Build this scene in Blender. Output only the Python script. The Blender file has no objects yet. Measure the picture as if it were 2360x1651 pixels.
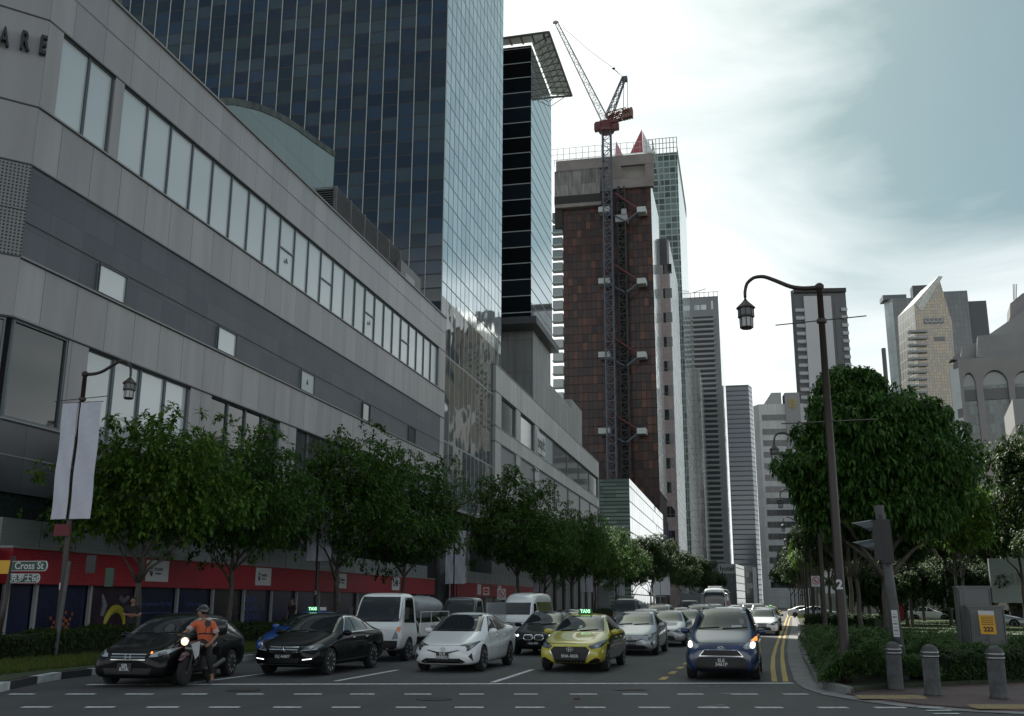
import bpy, bmesh, math, random
from mathutils import Vector, Matrix
from mathutils.bvhtree import BVHTree
SC=bpy.context.scene; COL=SC.collection
PI=math.pi; rad=math.radians
# ---------------------------------------------------------------- mesh building
class MB:
    def __init__(s): s.v=[]; s.f=[]; s.uv=[]; s.mi=[]; s.m=0
    def face(s,pts,uv=None):
        b=len(s.v); s.v+= [tuple(p) for p in pts]; s.f.append(tuple(range(b,b+len(pts)))); s.uv.append(uv); s.mi.append(s.m); return s
    def mesh(s,vs,fs):
        b=len(s.v); s.v+=[tuple(p) for p in vs]
        for f in fs: s.f.append(tuple(i+b for i in f)); s.uv.append(None); s.mi.append(s.m)
        return s
    def box(s,x0,y0,z0,x1,y1,z1):
        vs=[(x,y,z) for z in (z0,z1) for y in (y0,y1) for x in (x0,x1)]
        return s.mesh(vs,[(0,2,3,1),(4,5,7,6),(0,1,5,4),(2,6,7,3),(0,4,6,2),(1,3,7,5)])
    def obox(s,o,u,v,w):
        o,u,v,w=Vector(o),Vector(u),Vector(v),Vector(w)
        vs=[o+u*i+v*j+w*k for k in (0,1) for j in (0,1) for i in (0,1)]
        fs=[(0,2,3,1),(4,5,7,6),(0,1,5,4),(2,6,7,3),(0,4,6,2),(1,3,7,5)]
        if u.cross(v).dot(w)<0: fs=[tuple(reversed(f)) for f in fs]
        return s.mesh(vs,fs)
    def prism(s,poly,n):
        # poly: 3D points, extruded along vector n
        k=len(poly); n=Vector(n); P=[Vector(p) for p in poly]
        nn=Vector((0,0,0))
        for i in range(k): nn+=P[i].cross(P[(i+1)%k])
        if nn.dot(n)<0: P.reverse()
        vs=P+[p+n for p in P]
        fs=[tuple(reversed(range(k))),tuple(range(k,2*k))]+[(i,(i+1)%k,(i+1)%k+k,i+k) for i in range(k)]
        return s.mesh(vs,fs)
    def tube(s,pts,r,n=8,caps=True):
        P=[Vector(p) for p in pts]; R=r if isinstance(r,(list,tuple)) else [r]*len(P)
        vs=[]; ref=None
        for i,p in enumerate(P):
            t=(P[min(i+1,len(P)-1)]-P[max(i-1,0)]).normalized()
            if ref is None: ref=Vector((1,0,0)) if abs(t.x)<.9 else Vector((0,1,0))
            a=(ref-t*ref.dot(t))
            if a.length<1e-4: a=t.orthogonal()
            a.normalize(); ref=a; b=t.cross(a)
            vs+=[p+(a*math.cos(2*PI*j/n)+b*math.sin(2*PI*j/n))*R[i] for j in range(n)]
        fs=[(i*n+j,i*n+(j+1)%n,(i+1)*n+(j+1)%n,(i+1)*n+j) for i in range(len(P)-1) for j in range(n)]
        if caps: fs+=[tuple(reversed(range(n))),tuple(range((len(P)-1)*n,len(P)*n))]
        return s.mesh(vs,fs)
    def bar(s,a,b,w): return s.tube([a,b],w*.7,4)
    def lathe(s,c,prof,n=24,axis='z'):
        # prof [(r,h)]
        vs=[]
        for r,h in prof:
            for j in range(n):
                x,y=r*math.cos(2*PI*j/n),r*math.sin(2*PI*j/n)
                q={'z':(x,y,h),'x':(h,x,y),'y':(y,h,x)}[axis]
                vs.append((c[0]+q[0],c[1]+q[1],c[2]+q[2]))
        m=len(prof)
        fs=[(i*n+j,i*n+(j+1)%n,(i+1)*n+(j+1)%n,(i+1)*n+j) for i in range(m-1) for j in range(n)]
        fs+=[tuple(reversed(range(n))),tuple(range((m-1)*n,m*n))]
        return s.mesh(vs,fs)
    def build(s,name,mat,parent=None,smooth=False,loc=None):
        me=bpy.data.meshes.new(name)
        off=Vector(parent_world(parent)) if loc is None and parent else Vector(loc or (0,0,0))
        me.from_pydata([tuple(Vector(p)-off) for p in s.v] if off.length>0 else s.v,[],s.f)
        mats=mat if isinstance(mat,(list,tuple)) else [mat]
        for m in mats: me.materials.append(m)
        if len(mats)>1: me.polygons.foreach_set('material_index',s.mi)
        if any(u for u in s.uv):
            L=me.uv_layers.new(name='UVMap')
            for p,u in zip(me.polygons,s.uv):
                if u:
                    for li,q in zip(p.loop_indices,u): L.data[li].uv=q
        if smooth: me.polygons.foreach_set('use_smooth',[True]*len(me.polygons))
        me.update()
        o=bpy.data.objects.new(name,me); COL.objects.link(o)
        if parent: o.parent=parent
        elif loc: o.location=loc
        return o
def parent_world(p):
    v=Vector((0,0,0))
    while p is not None: v+=p.location; p=p.parent
    return v
def thing(name,label,cat,loc=(0,0,0),group=None,rz=0):
    o=bpy.data.objects.new(name,None); COL.objects.link(o); o.location=loc; o.rotation_euler=(0,0,rz)
    o.empty_display_size=.2; o['label']=label; o['category']=cat
    if group: o['group']=group
    return o
def tag(o,label,cat,group=None,kind=None):
    o['label']=label; o['category']=cat
    if group: o['group']=group
    if kind: o['kind']=kind
    return o
def struct(o): o['kind']='structure'; return o
def copy_tree(o,parent=None,mats=None):
    c=o.copy(); COL.objects.link(c)
    if parent: c.parent=parent
    for ch in list(o.children): copy_tree(ch,c)
    return c
def smooth_by_angle(o,deg=35):
    me=o.data; bm=bmesh.new(); bm.from_mesh(me)
    for f in bm.faces: f.smooth=True
    for e in bm.edges:
        if len(e.link_faces)==2 and e.calc_face_angle(0)>rad(deg): e.smooth=False
    bm.to_mesh(me); bm.free()
def text_mb(mb,txt,size,org,u,v,depth=.004,align='CENTER',bold=0,sx=1.0):
    """extruded lettering; u,v unit vectors of baseline and up; org = anchor"""
    cu=bpy.data.curves.new('lettering','FONT'); cu.body=txt; cu.size=size; cu.align_x=align; cu.align_y='CENTER'
    cu.extrude=depth/2; cu.offset=bold; cu.resolution_u=3
    ob=bpy.data.objects.new('lettering',cu); COL.objects.link(ob)
    dg=bpy.context.evaluated_depsgraph_get(); me=bpy.data.meshes.new_from_object(ob.evaluated_get(dg))
    u,v=Vector(u).normalized(),Vector(v).normalized(); w=u.cross(v); org=Vector(org)
    mb.mesh([org+u*p.co.x*sx+v*p.co.y+w*p.co.z for p in me.vertices],[tuple(f.vertices) for f in me.polygons])
    bpy.data.objects.remove(ob); bpy.data.curves.remove(cu); bpy.data.meshes.remove(me)
    return mb
# ---------------------------------------------------------------- camera model (used to place things at their real distances)
F=2330.;PW=2360;PH=1651;EYE=1.7
CR=(Matrix.Rotation(rad(14.48),3,'Z')@Matrix.Rotation(rad(90+13.55),3,'X')@Matrix.Rotation(rad(.27),3,'Z'))
def ray(x,y): return CR@Vector((x-PW/2,-(y-PH/2),-F))
def gnd(x,y,z=0):
    d=ray(x,y); return Vector((0,0,EYE))+d*((z-EYE)/d.z)
def atY(x,y,Y):
    d=ray(x,y); return Vector((0,0,EYE))+d*(Y/d.y)
def adir(az): return Vector((math.sin(rad(az)),math.cos(rad(az)),0))
def hit_line(px,py,p0,az):
    """ray through pixel meets vertical plane through p0 with azimuth az -> distance along, z"""
    d=ray(px,py); u=adir(az); n=Vector((u.y,-u.x,0)); p0=Vector((p0[0],p0[1],0))
    t=p0.dot(n)/d.dot(n); P=d*t; return (Vector((P.x,P.y,0))-p0).dot(u), P.z+EYE
# ---------------------------------------------------------------- materials
def lin(c): return tuple(((x/255)/12.92 if x/255<=.04045 else ((x/255+.055)/1.055)**2.4) for x in c)
MATS={}
def mat(name,col,rough=.6,metal=0,spec=.5,emit=0,noise=0,nscale=6,bump=0,bscale=30,coat=0,alpha=1,ior=1.5,trans=0,ecol=None):
    if name in MATS: return MATS[name]
    m=bpy.data.materials.new(name); m.use_nodes=True; N=m.node_tree; b=N.nodes['Principled BSDF']
    b.inputs['Base Color'].default_value=(*col,1); b.inputs['Roughness'].default_value=rough; b.inputs['Metallic'].default_value=metal
    b.inputs['Specular IOR Level'].default_value=spec; b.inputs['IOR'].default_value=ior
    b.inputs['Coat Weight'].default_value=coat; b.inputs['Coat Roughness'].default_value=.03
    if emit: b.inputs['Emission Color'].default_value=(*(ecol or col),1); b.inputs['Emission Strength'].default_value=emit
    if trans: b.inputs['Transmission Weight'].default_value=trans
    tc=N.nodes.new('ShaderNodeTexCoord')
    if noise:
        n=N.nodes.new('ShaderNodeTexNoise'); n.inputs['Scale'].default_value=nscale; n.inputs['Detail'].default_value=5; n.inputs['Roughness'].default_value=.6
        N.links.new(tc.outputs['Object'],n.inputs['Vector'])
        r=N.nodes.new('ShaderNodeMapRange'); r.inputs[1].default_value=.3; r.inputs[2].default_value=.7; r.inputs[3].default_value=1-noise; r.inputs[4].default_value=1+noise
        N.links.new(n.outputs[0],r.inputs[0])
        mx=N.nodes.new('ShaderNodeMix'); mx.data_type='RGBA'; mx.blend_type='MULTIPLY'; mx.inputs[0].default_value=1
        mx.inputs[6].default_value=(*col,1); N.links.new(r.outputs[0],mx.inputs[7]); N.links.new(mx.outputs[2],b.inputs['Base Color'])
    if bump:
        n2=N.nodes.new('ShaderNodeTexNoise'); n2.inputs['Scale'].default_value=bscale; n2.inputs['Detail'].default_value=3
        N.links.new(tc.outputs['Object'],n2.inputs['Vector'])
        bp=N.nodes.new('ShaderNodeBump'); bp.inputs['Strength'].default_value=bump; bp.inputs['Distance'].default_value=.02
        N.links.new(n2.outputs[0],bp.inputs['Height']); N.links.new(bp.outputs[0],b.inputs['Normal'])
    MATS[name]=m; return m
class NG:
    """tiny node-graph writer"""
    def __init__(s,name):
        s.m=bpy.data.materials.new(name); s.m.use_nodes=True; s.N=s.m.node_tree; s.b=s.N.nodes['Principled BSDF']; MATS[name]=s.m
    def n(s,t,**k):
        x=s.N.nodes.new(t)
        for a,v in k.items(): setattr(x,a,v)
        return x
    def l(s,a,b): s.N.links.new(a,b)
    def math(s,op,a,b=None,c=None):
        x=s.n('ShaderNodeMath',operation=op)
        for i,q in enumerate((a,b,c)):
            if q is None: continue
            if isinstance(q,(int,float)): x.inputs[i].default_value=q
            else: s.l(q,x.inputs[i])
        return x.outputs[0]
    def mix(s,f,a,b,mode='MIX'):
        x=s.n('ShaderNodeMix',data_type='RGBA',blend_type=mode)
        for i,q in ((0,f),(6,a),(7,b)):
            if isinstance(q,(int,float)): x.inputs[i].default_value=q
            elif isinstance(q,tuple): x.inputs[i].default_value=(*q,1)
            else: s.l(q,x.inputs[i])
        return x.outputs[2]
def grid_mat(name,cols,du,dv,line=(.3,.3,.3),lw=.06,lh=None,rough=.08,ior=1.5,wob=0,metal=0,varv=None,tilt=0,spec=.5,weights=None,lrough=.5,off=(0,0),dirt=0):
    """panelled facade: UV in metres; every cell takes one of the colours; thin joints between cells"""
    if name in MATS: return MATS[name]
    g=NG(name); uv=g.n('ShaderNodeUVMap'); sp=g.n('ShaderNodeSeparateXYZ'); g.l(uv.outputs[0],sp.inputs[0])
    u=g.math('DIVIDE',g.math('ADD',sp.outputs[0],off[0]+1000*du),du); v=g.math('DIVIDE',g.math('ADD',sp.outputs[1],off[1]+1000*dv),dv)
    fu=g.math('FLOOR',u); fv=g.math('FLOOR',v); ru=g.math('SUBTRACT',u,fu); rv=g.math('SUBTRACT',v,fv)
    cb=g.n('ShaderNodeCombineXYZ'); g.l(fu,cb.inputs[0]); g.l(fv,cb.inputs[1])
    wn=g.n('ShaderNodeTexWhiteNoise',noise_dimensions='3D'); g.l(cb.outputs[0],wn.inputs[0])
    cr=g.n('ShaderNodeValToRGB'); cr.color_ramp.interpolation='CONSTANT'; e=cr.color_ramp.elements
    k=len(cols); ws=weights or [1/k]*k; pos=0
    for i,c in enumerate(cols):
        if i<2: el=e[i]; el.position=pos
        else: el=e.new(pos)
        el.color=(*c,1); pos+=ws[i]
    if k==1: e[1].position=1; e[1].color=(*cols[0],1)
    g.l(wn.outputs[0],cr.inputs[0]); col=cr.outputs[0]
    if dirt:
        tn=g.n('ShaderNodeTexNoise'); tn.inputs['Scale'].default_value=.35; tn.inputs['Detail'].default_value=6
        mp=g.n('ShaderNodeMapping'); mp.inputs['Scale'].default_value=(3,.35,1); g.l(uv.outputs[0],mp.inputs[0]); g.l(mp.outputs[0],tn.inputs['Vector'])
        mr=g.n('ShaderNodeMapRange'); mr.inputs[1].default_value=.35; mr.inputs[2].default_value=.7; mr.inputs[3].default_value=1-dirt; mr.inputs[4].default_value=1+dirt*.5; g.l(tn.outputs[0],mr.inputs[0])
        col=g.mix(1.0,col,mr.outputs[0],'MULTIPLY')
    a=lw/du/2; b_=(lh if lh is not None else lw)/dv/2
    def edge(r,w): return g.math('MAXIMUM',g.math('LESS_THAN',r,w),g.math('GREATER_THAN',r,1-w))
    ln=g.math('MAXIMUM',edge(ru,a),edge(rv,b_))
    g.l(g.mix(ln,col,line),g.b.inputs['Base Color'])
    rr=g.math('MULTIPLY_ADD',ln,lrough-rough,rough); g.l(rr,g.b.inputs['Roughness'])
    g.b.inputs['IOR'].default_value=ior; g.b.inputs['Specular IOR Level'].default_value=spec; g.b.inputs['Metallic'].default_value=metal
    if metal: g.l(g.math('MULTIPLY_ADD',ln,-metal,metal),g.b.inputs['Metallic'])
    if wob or tilt:
        geo=g.n('ShaderNodeNewGeometry'); va=g.n('ShaderNodeVectorMath',operation='SUBTRACT'); g.l(wn.outputs[1],va.inputs[0]); va.inputs[1].default_value=(.5,.5,.5)
        sc=g.n('ShaderNodeVectorMath',operation='SCALE'); g.l(va.outputs[0],sc.inputs[0]); sc.inputs['Scale'].default_value=tilt
        tn=g.n('ShaderNodeTexNoise'); tn.inputs['Scale'].default_value=.55/du; tn.inputs['Detail'].default_value=1
        ad=g.n('ShaderNodeVectorMath',operation='MULTIPLY_ADD'); g.l(cb.outputs[0],ad.inputs[0]); ad.inputs[1].default_value=(7.3,5.1,3.3); g.l(uv.outputs[0],ad.inputs[2]); g.l(ad.outputs[0],tn.inputs['Vector'])
        v2=g.n('ShaderNodeVectorMath',operation='SUBTRACT'); g.l(tn.outputs[1],v2.inputs[0]); v2.inputs[1].default_value=(.5,.5,.5)
        s2=g.n('ShaderNodeVectorMath',operation='SCALE'); g.l(v2.outputs[0],s2.inputs[0]); s2.inputs['Scale'].default_value=wob
        a1=g.n('ShaderNodeVectorMath',operation='ADD'); g.l(sc.outputs[0],a1.inputs[0]); g.l(s2.outputs[0],a1.inputs[1])
        a2=g.n('ShaderNodeVectorMath',operation='ADD'); g.l(a1.outputs[0],a2.inputs[0]); g.l(geo.outputs['Normal'],a2.inputs[1])
        nz=g.n('ShaderNodeVectorMath',operation='NORMALIZE'); g.l(a2.outputs[0],nz.inputs[0]); g.l(nz.outputs[0],g.b.inputs['Normal'])
    return g.m
def wall_quad(mb,o,az,s0,s1,z0,z1,flip=False):
    """vertical wall along azimuth az from point o, UV in metres"""
    u=adir(az); a=Vector((o[0],o[1],0))+u*s0; b=Vector((o[0],o[1],0))+u*s1
    p=[a+Vector((0,0,z0)),b+Vector((0,0,z0)),b+Vector((0,0,z1)),a+Vector((0,0,z1))]; uv=[(s0,z0),(s1,z0),(s1,z1),(s0,z1)]
    if flip: p.reverse(); uv.reverse()
    mb.face(p,uv); return mb
def block(mb,foot,z0,z1,top=None):
    """closed prism over a footprint (list of xy, any order), UV in metres; top: optional list of top z per corner"""
    A=sum(foot[i][0]*foot[(i+1)%len(foot)][1]-foot[(i+1)%len(foot)][0]*foot[i][1] for i in range(len(foot)))
    idx=list(range(len(foot)))
    if A<0: idx.reverse()
    P=[foot[i] for i in idx]; T=[(top[i] if top else z1) for i in idx]; k=len(P); acc=0
    for i in range(k):
        a,b=P[i],P[(i+1)%k]; L=math.hypot(b[0]-a[0],b[1]-a[1])
        mb.face([(a[0],a[1],z0),(b[0],b[1],z0),(b[0],b[1],T[(i+1)%k]),(a[0],a[1],T[i])],[(acc,z0),(acc+L,z0),(acc+L,T[(i+1)%k]),(acc,T[i])]); acc+=L
    mb.face([(p[0],p[1],t) for p,t in zip(P,T)],[p for p in P]); mb.face([(p[0],p[1],z0) for p in reversed(P)],[p for p in reversed(P)])
    return mb
# ---------------------------------------------------------------- camera, sky, sun
cd=bpy.data.cameras.new('camera'); cam=bpy.data.objects.new('camera',cd); COL.objects.link(cam); SC.camera=cam
cd.sensor_width=36; cd.lens=36*F/PW; cd.clip_start=.1; cd.clip_end=6000
cam.location=(0,0,EYE); cam.rotation_euler=CR.to_euler()
SUN_AZ=-28.0; SUN_EL=47.0        # azimuth clockwise from +Y
W=bpy.data.worlds.new('World'); SC.world=W; W.use_nodes=True; nt=W.node_tree; bg=nt.nodes['Background']
def wn(t,**k):
    x=nt.nodes.new(t)
    for a,v in k.items(): setattr(x,a,v)
    return x
sky=wn('ShaderNodeTexSky',sky_type='NISHITA'); sky.sun_disc=False; sky.sun_elevation=rad(SUN_EL); sky.sun_rotation=rad(SUN_AZ)
sky.air_density=1.0; sky.dust_density=3.0; sky.ozone_density=2.0
tc=wn('ShaderNodeTexCoord'); mp=wn('ShaderNodeMapping'); mp.inputs['Scale'].default_value=(1,1,3.2); mp.inputs['Rotation'].default_value=(0,rad(8),rad(20))
nt.links.new(tc.outputs['Generated'],mp.inputs[0])
n1=wn('ShaderNodeTexNoise'); n1.inputs['Scale'].default_value=2.6; n1.inputs['Detail'].default_value=9; n1.inputs['Roughness'].default_value=.55; n1.inputs['Distortion'].default_value=.6
nt.links.new(mp.outputs[0],n1.inputs['Vector'])
# cloud cover: thin high cloud everywhere, heavier toward the horizon
sx=wn('ShaderNodeSeparateXYZ'); nt.links.new(tc.outputs['Generated'],sx.inputs[0])
def wm(op,a,b=None,c=None):
    x=wn('ShaderNodeMath',operation=op)
    for i,q in enumerate((a,b,c)):
        if q is None: continue
        if isinstance(q,(int,float)): x.inputs[i].default_value=q
        else: nt.links.new(q,x.inputs[i])
    return x.outputs[0]
up=wm('MAXIMUM',sx.outputs[2],0)
# cloud is thickest around the sun's bearing and along the horizon, thin high to the right
sd=Vector((math.sin(rad(-14))*math.cos(rad(30)),math.cos(rad(-14))*math.cos(rad(30)),math.sin(rad(30))))
dt=wn('ShaderNodeVectorMath',operation='DOT_PRODUCT'); nt.links.new(tc.outputs['Generated'],dt.inputs[0]); dt.inputs[1].default_value=sd
near=wn('ShaderNodeMapRange'); near.interpolation_type='SMOOTHSTEP'; nt.links.new(dt.outputs['Value'],near.inputs[0]); near.inputs[1].default_value=.915; near.inputs[2].default_value=1.0; near.inputs[3].default_value=0; near.inputs[4].default_value=.82
hor=wn('ShaderNodeMapRange'); hor.interpolation_type='SMOOTHSTEP'; nt.links.new(up,hor.inputs[0]); hor.inputs[1].default_value=.20; hor.inputs[2].default_value=.42; hor.inputs[3].default_value=.75; hor.inputs[4].default_value=0
cv=wm('ADD',wm('ADD',near.outputs[0],hor.outputs[0]),wm('MULTIPLY_ADD',n1.outputs[0],1.6,-.93))
cl=wn('ShaderNodeMapRange'); nt.links.new(cv,cl.inputs[0]); cl.inputs[1].default_value=-.08; cl.inputs[2].default_value=.88; cl.inputs[3].default_value=.05; cl.inputs[4].default_value=1
mx=wn('ShaderNodeMix',data_type='RGBA'); nt.links.new(cl.outputs[0],mx.inputs[0])
hs=wn('ShaderNodeMix',data_type='RGBA',blend_type='MULTIPLY'); hs.inputs[0].default_value=1; nt.links.new(sky.outputs[0],hs.inputs[6]); hs.inputs[7].default_value=(.205,.262,.222,1)
nt.links.new(hs.outputs[2],mx.inputs[6])
# cloud brightness: raised away from the sun, behind the camera, as added unseen fill
sd2=Vector((math.sin(rad(SUN_AZ))*math.cos(rad(SUN_EL)),math.cos(rad(SUN_AZ))*math.cos(rad(SUN_EL)),math.sin(rad(SUN_EL))))
d2=wn('ShaderNodeVectorMath',operation='DOT_PRODUCT'); nt.links.new(tc.outputs['Generated'],d2.inputs[0]); d2.inputs[1].default_value=sd2
br=wn('ShaderNodeMapRange'); br.interpolation_type='SMOOTHSTEP'; nt.links.new(d2.outputs['Value'],br.inputs[0]); br.inputs[1].default_value=-.3; br.inputs[2].default_value=.5; br.inputs[3].default_value=5.4; br.inputs[4].default_value=4.05
cc=wn('ShaderNodeMix',data_type='RGBA',blend_type='MULTIPLY'); cc.inputs[0].default_value=1; cc.inputs[6].default_value=(.975,1.0,1.0,1)
zen=wn('ShaderNodeMapRange'); zen.interpolation_type='SMOOTHSTEP'; nt.links.new(up,zen.inputs[0]); zen.inputs[1].default_value=.62; zen.inputs[2].default_value=.9; zen.inputs[3].default_value=0; zen.inputs[4].default_value=8.5  # overhead cloud out of view brightened as added fill for level surfaces
nt.links.new(wm('ADD',br.outputs[0],zen.outputs[0]),cc.inputs[7])
nt.links.new(cc.outputs[2],mx.inputs[7]); nt.links.new(mx.outputs[2],bg.inputs['Color']); bg.inputs['Strength'].default_value=.14
sl=bpy.data.lights.new('sun','SUN'); so=bpy.data.objects.new('sun',sl); COL.objects.link(so); sl.energy=3.2; sl.angle=rad(.5); sl.color=(1,.95,.87)
so.rotation_euler=sd2.to_track_quat('Z','Y').to_euler(); so.location=(0,0,60)
SC.view_settings.view_transform='Standard'; SC.view_settings.look='None'; SC.view_settings.exposure=1.2; SC.view_settings.gamma=1
# ---------------------------------------------------------------- ground, road, kerbs, paint
def asphalt():
    g=NG('asphalt'); tc=g.n('ShaderNodeTexCoord')
    a=g.n('ShaderNodeTexNoise'); a.inputs['Scale'].default_value=45; a.inputs['Detail'].default_value=4; g.l(tc.outputs['Object'],a.inputs['Vector'])
    mp=g.n('ShaderNodeMapping'); mp.inputs['Scale'].default_value=(.55,.12,1); g.l(tc.outputs['Object'],mp.inputs[0])
    b=g.n('ShaderNodeTexNoise'); b.inputs['Scale'].default_value=1.0; b.inputs['Detail'].default_value=6; b.inputs['Roughness'].default_value=.65; g.l(mp.outputs[0],b.inputs['Vector'])
    v=g.math('ADD',g.math('MULTIPLY',g.math('SUBTRACT',a.outputs[0],.5),.75),g.math('MULTIPLY',g.math('SUBTRACT',b.outputs[0],.5),1.5))
    f=g.math('ADD',v,1)
    g.l(g.mix(1.0,(.062,.063,.064),f,'MULTIPLY'),g.b.inputs['Base Color'])
    g.b.inputs['Roughness'].default_value=.72; g.b.inputs['Specular IOR Level'].default_value=.35
    bp=g.n('ShaderNodeBump'); bp.inputs['Strength'].default_value=.35; bp.inputs['Distance'].default_value=.01; g.l(a.outputs[0],bp.inputs['Height']); g.l(bp.outputs[0],g.b.inputs['Normal'])
    return g.m
M_ASPH=asphalt()
M_GROUND=mat('soil',(.05,.055,.045),.95,noise=.3,nscale=.3)
M_WHITE=mat('road_paint_white',(.60,.61,.61),.75,noise=.4,nscale=9)
M_YEL=mat('road_paint_yellow',(.50,.36,.11),.75,noise=.2,nscale=8)
M_KW=mat('kerb_white',(.45,.46,.46),.8,noise=.3,nscale=3); M_KB=mat('kerb_black',(.025,.025,.027),.8,noise=.2,nscale=3)
M_CONC=mat('concrete',(.22,.22,.215),.85,noise=.28,nscale=1.7,bump=.2)
M_KERB=mat('kerb_stone',(.18,.18,.175),.85,noise=.35,nscale=2.2)
b=MB(); b.face([(-2500,-400,-.02),(2500,-400,-.02),(2500,5000,-.02),(-2500,5000,-.02)]); struct(b.build('ground',M_GROUND))
KX=lambda Y:-14.9-.35*math.sin(min(1,max(0,(Y-19)/12))*PI) if Y<34 else -15.0      # left kerb
KR=[(23.2,.19),(28,.15),(36,.12),(50,.29),(80,.8),(136,1.43),(200,1.9),(420,3.2)]   # right kerb
b=MB(); b.face([(-15.4,15,0),(-70,2,0),(-70,-60,0),(60,-60,0),(60,18.6,0),(3.2,18.4,0),(1.2,21,0),(.25,24,0),(.2,36,0),(.3,50,0),(.82,80,0),(1.45,136,0),(2.0,200,0),(3.3,420,0),(3.3,900,0),(-15.4,900,0)])
struct(b.build('road',M_ASPH))
S0=Vector((-12.3,19.5,0)); S1=Vector((.15,23.6,0)); SD=(S1-S0).normalized(); SN=Vector((-SD.y,SD.x,0))
def strip(b,p,q,w,z=.004):
    p,q=Vector(p),Vector(q); d=(q-p).normalized(); n=Vector((-d.y,d.x,0))*w/2
    b.face([(p-n)+Vector((0,0,z)),(q-n)+Vector((0,0,z)),(q+n)+Vector((0,0,z)),(p+n)+Vector((0,0,z))])
b=MB(); P=[gnd(x,y) for x,y in [(200,1578.5),(700,1578),(1100,1577.5),(1500,1576.5),(1828,1575)]]
strip(b,P[0],P[4],.24); struct(b.build('stop_line',M_WHITE))
b=MB()
for a,c in [((426,1577),(610,1553.5)),((773,1571),(917,1545)),((1135,1574),(1228,1544))]:
    strip(b,gnd(*a),gnd(*c),.13,.0085)
for X in (-12.2,-9.5,-6.1):
    Y=42
    while Y<320: strip(b,(X-.1,Y,0),(X-.1,Y+3,0),.13,.0085); Y+=8
struct(b.build('lane_lines',M_WHITE))
b=MB(); Y=23.9
while Y<60: strip(b,(-2.66,Y,0),(-2.66,Y+1.0,0),.16,.0085); Y+=2.0
far_=[(.35,100),(1.0,136),(1.5,200),(2.8,420)]
for k,(off,w,px_) in enumerate(((0,.12,[(1811,1572),(1806,1545),(1803,1520),(1803,1495),(1808,1468),(1815,1445),(1820,1425)]),(0,.12,[(1785,1572),(1781,1540),(1782,1515),(1788,1492),(1798,1466),(1807,1444),(1813,1425)]))):
    pts=[tuple(gnd(*q)[:2]) for q in px_]+[(x-.45*k+.35,y) for x,y in far_[1:]]
    for (x0,y0),(x1,y1) in zip(pts,pts[1:]):
        b.face([(x0+off-w/2,y0,.0085+k*.0),(x0+off+w/2,y0,.0085),(x1+off+w/2,y1,.0085),(x1+off-w/2,y1,.0085)])
struct(b.build('yellow_lines',M_YEL))
b=MB(); rnd=random.Random(4)
for row,(ya,yb,ph) in enumerate(((1601,1601,0),(1631,1632,.35))):
    A=gnd(0,ya); B=gnd(1828,yb); d=(B-A).normalized(); L=(B-A).length+ (1.5 if row==0 else 4.2); t=-6+ph
    while t<L:
        j=rnd.uniform(-.03,.03); ln=.5+rnd.uniform(-.05,.03); strip(b,A+d*(t+j),A+d*(t+j+ln),.19 if row else .2,.0085); t+=1.0 if row else 1.03
for k in range(5):  # little zebra stubs at the pavement
    p=gnd(2118+k*17,1632+k*7.5); strip(b,p,p+SD*.42,.11,.013)
struct(b.build('crossing_dashes',M_WHITE))
M_PATCH=mat('patched_asphalt',(.052,.053,.055),.8,noise=.3,nscale=9)
b=MB(); p=gnd(1418,1591); strip(b,p,p+SD*.62,.16,.0125); struct(b.build('road_patch',M_PATCH))
M_IRON=mat('cast_iron',(.03,.03,.031),.6,metal=.3,bump=.5,bscale=60)
for (qx,qy) in ((1000,1612),(560,1592)):
    q=gnd(qx,qy); b=MB(); b.lathe((q.x,q.y,.003),[(.33,0),(.33,.008)],28); struct(b.build('manhole_cover',M_IRON))
q=gnd(1322,1613); b=MB(); b.obox((q.x,q.y,.006),(.10,.03,0),(0,.07,0),(0,0,.02)); struct(b.build('fallen_leaf',mat('dead_leaf',(.12,.04,.02),.8)))
M_OIL=mat('oil_stain',(.036,.036,.037),.5,noise=.3,nscale=5)
rs=random.Random(31); b=MB()
for k in range(26):
    lx=rs.choice((-13.6,-10.8,-7.8,-4.4,-1.2))+rs.gauss(0,.18); ly=rs.uniform(17.5,24.5); R0=rs.uniform(.04,.16); n=11
    if lx<-13: continue
    b.face([(lx+R0*rs.uniform(.6,1.2)*math.cos(2*PI*i/n),ly+R0*1.5*rs.uniform(.6,1.2)*math.sin(2*PI*i/n),.0022+k*.00002) for i in range(n)])
struct(b.build('oil_stains',M_OIL))
M_CRACK=mat('tar_seal',(.03,.03,.031),.6)
b=MB(); rr=random.Random(9)
for (x0,y0,x1,y1) in [(1230,1500,1330,1573),(1440,1512,1330,1573),(1760,1450,1790,1575),(1745,1560,1752,1470)]:
    A,B=gnd(x0,y0),gnd(x1,y1); q=A
    for i in range(1,14):
        n=A.lerp(B,i/13)+Vector((rr.uniform(-.05,.05),rr.uniform(-.05,.05),0)); strip(b,q,n,.02,.0065); q=n
struct(b.build('road_cracks',M_CRACK))
# left kerb painted black and white
w=[];k=MB();k2=MB()
kp=[gnd(-60,1612),gnd(22,1590),gnd(85,1576),gnd(140,1566),gnd(211,1557)]
kp=[Vector((p.x,p.y,0)) for p in kp]
kl=[(kp[0]+Vector((-8,-3.2,0))),kp[0],kp[1],kp[2],kp[3],kp[4]]
Y=kp[4].y
x=kp[4].x
while Y<260:
    Y+=1.0 if Y<60 else 4; x=x+(-15.0-x)*.25; kl.append(Vector((x,Y,0)))
seg=0
for i,(p,q) in enumerate(zip(kl,kl[1:])):
    d=(q-p).normalized(); n=Vector((-d.y,d.x,0)); (k if i%2 else k2).obox(p,q-p,n*.18,(0,0,.15))
struct(k2.build('kerb_black_blocks',M_KB)); struct(k.build('kerb_white_blocks',M_KW))
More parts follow.
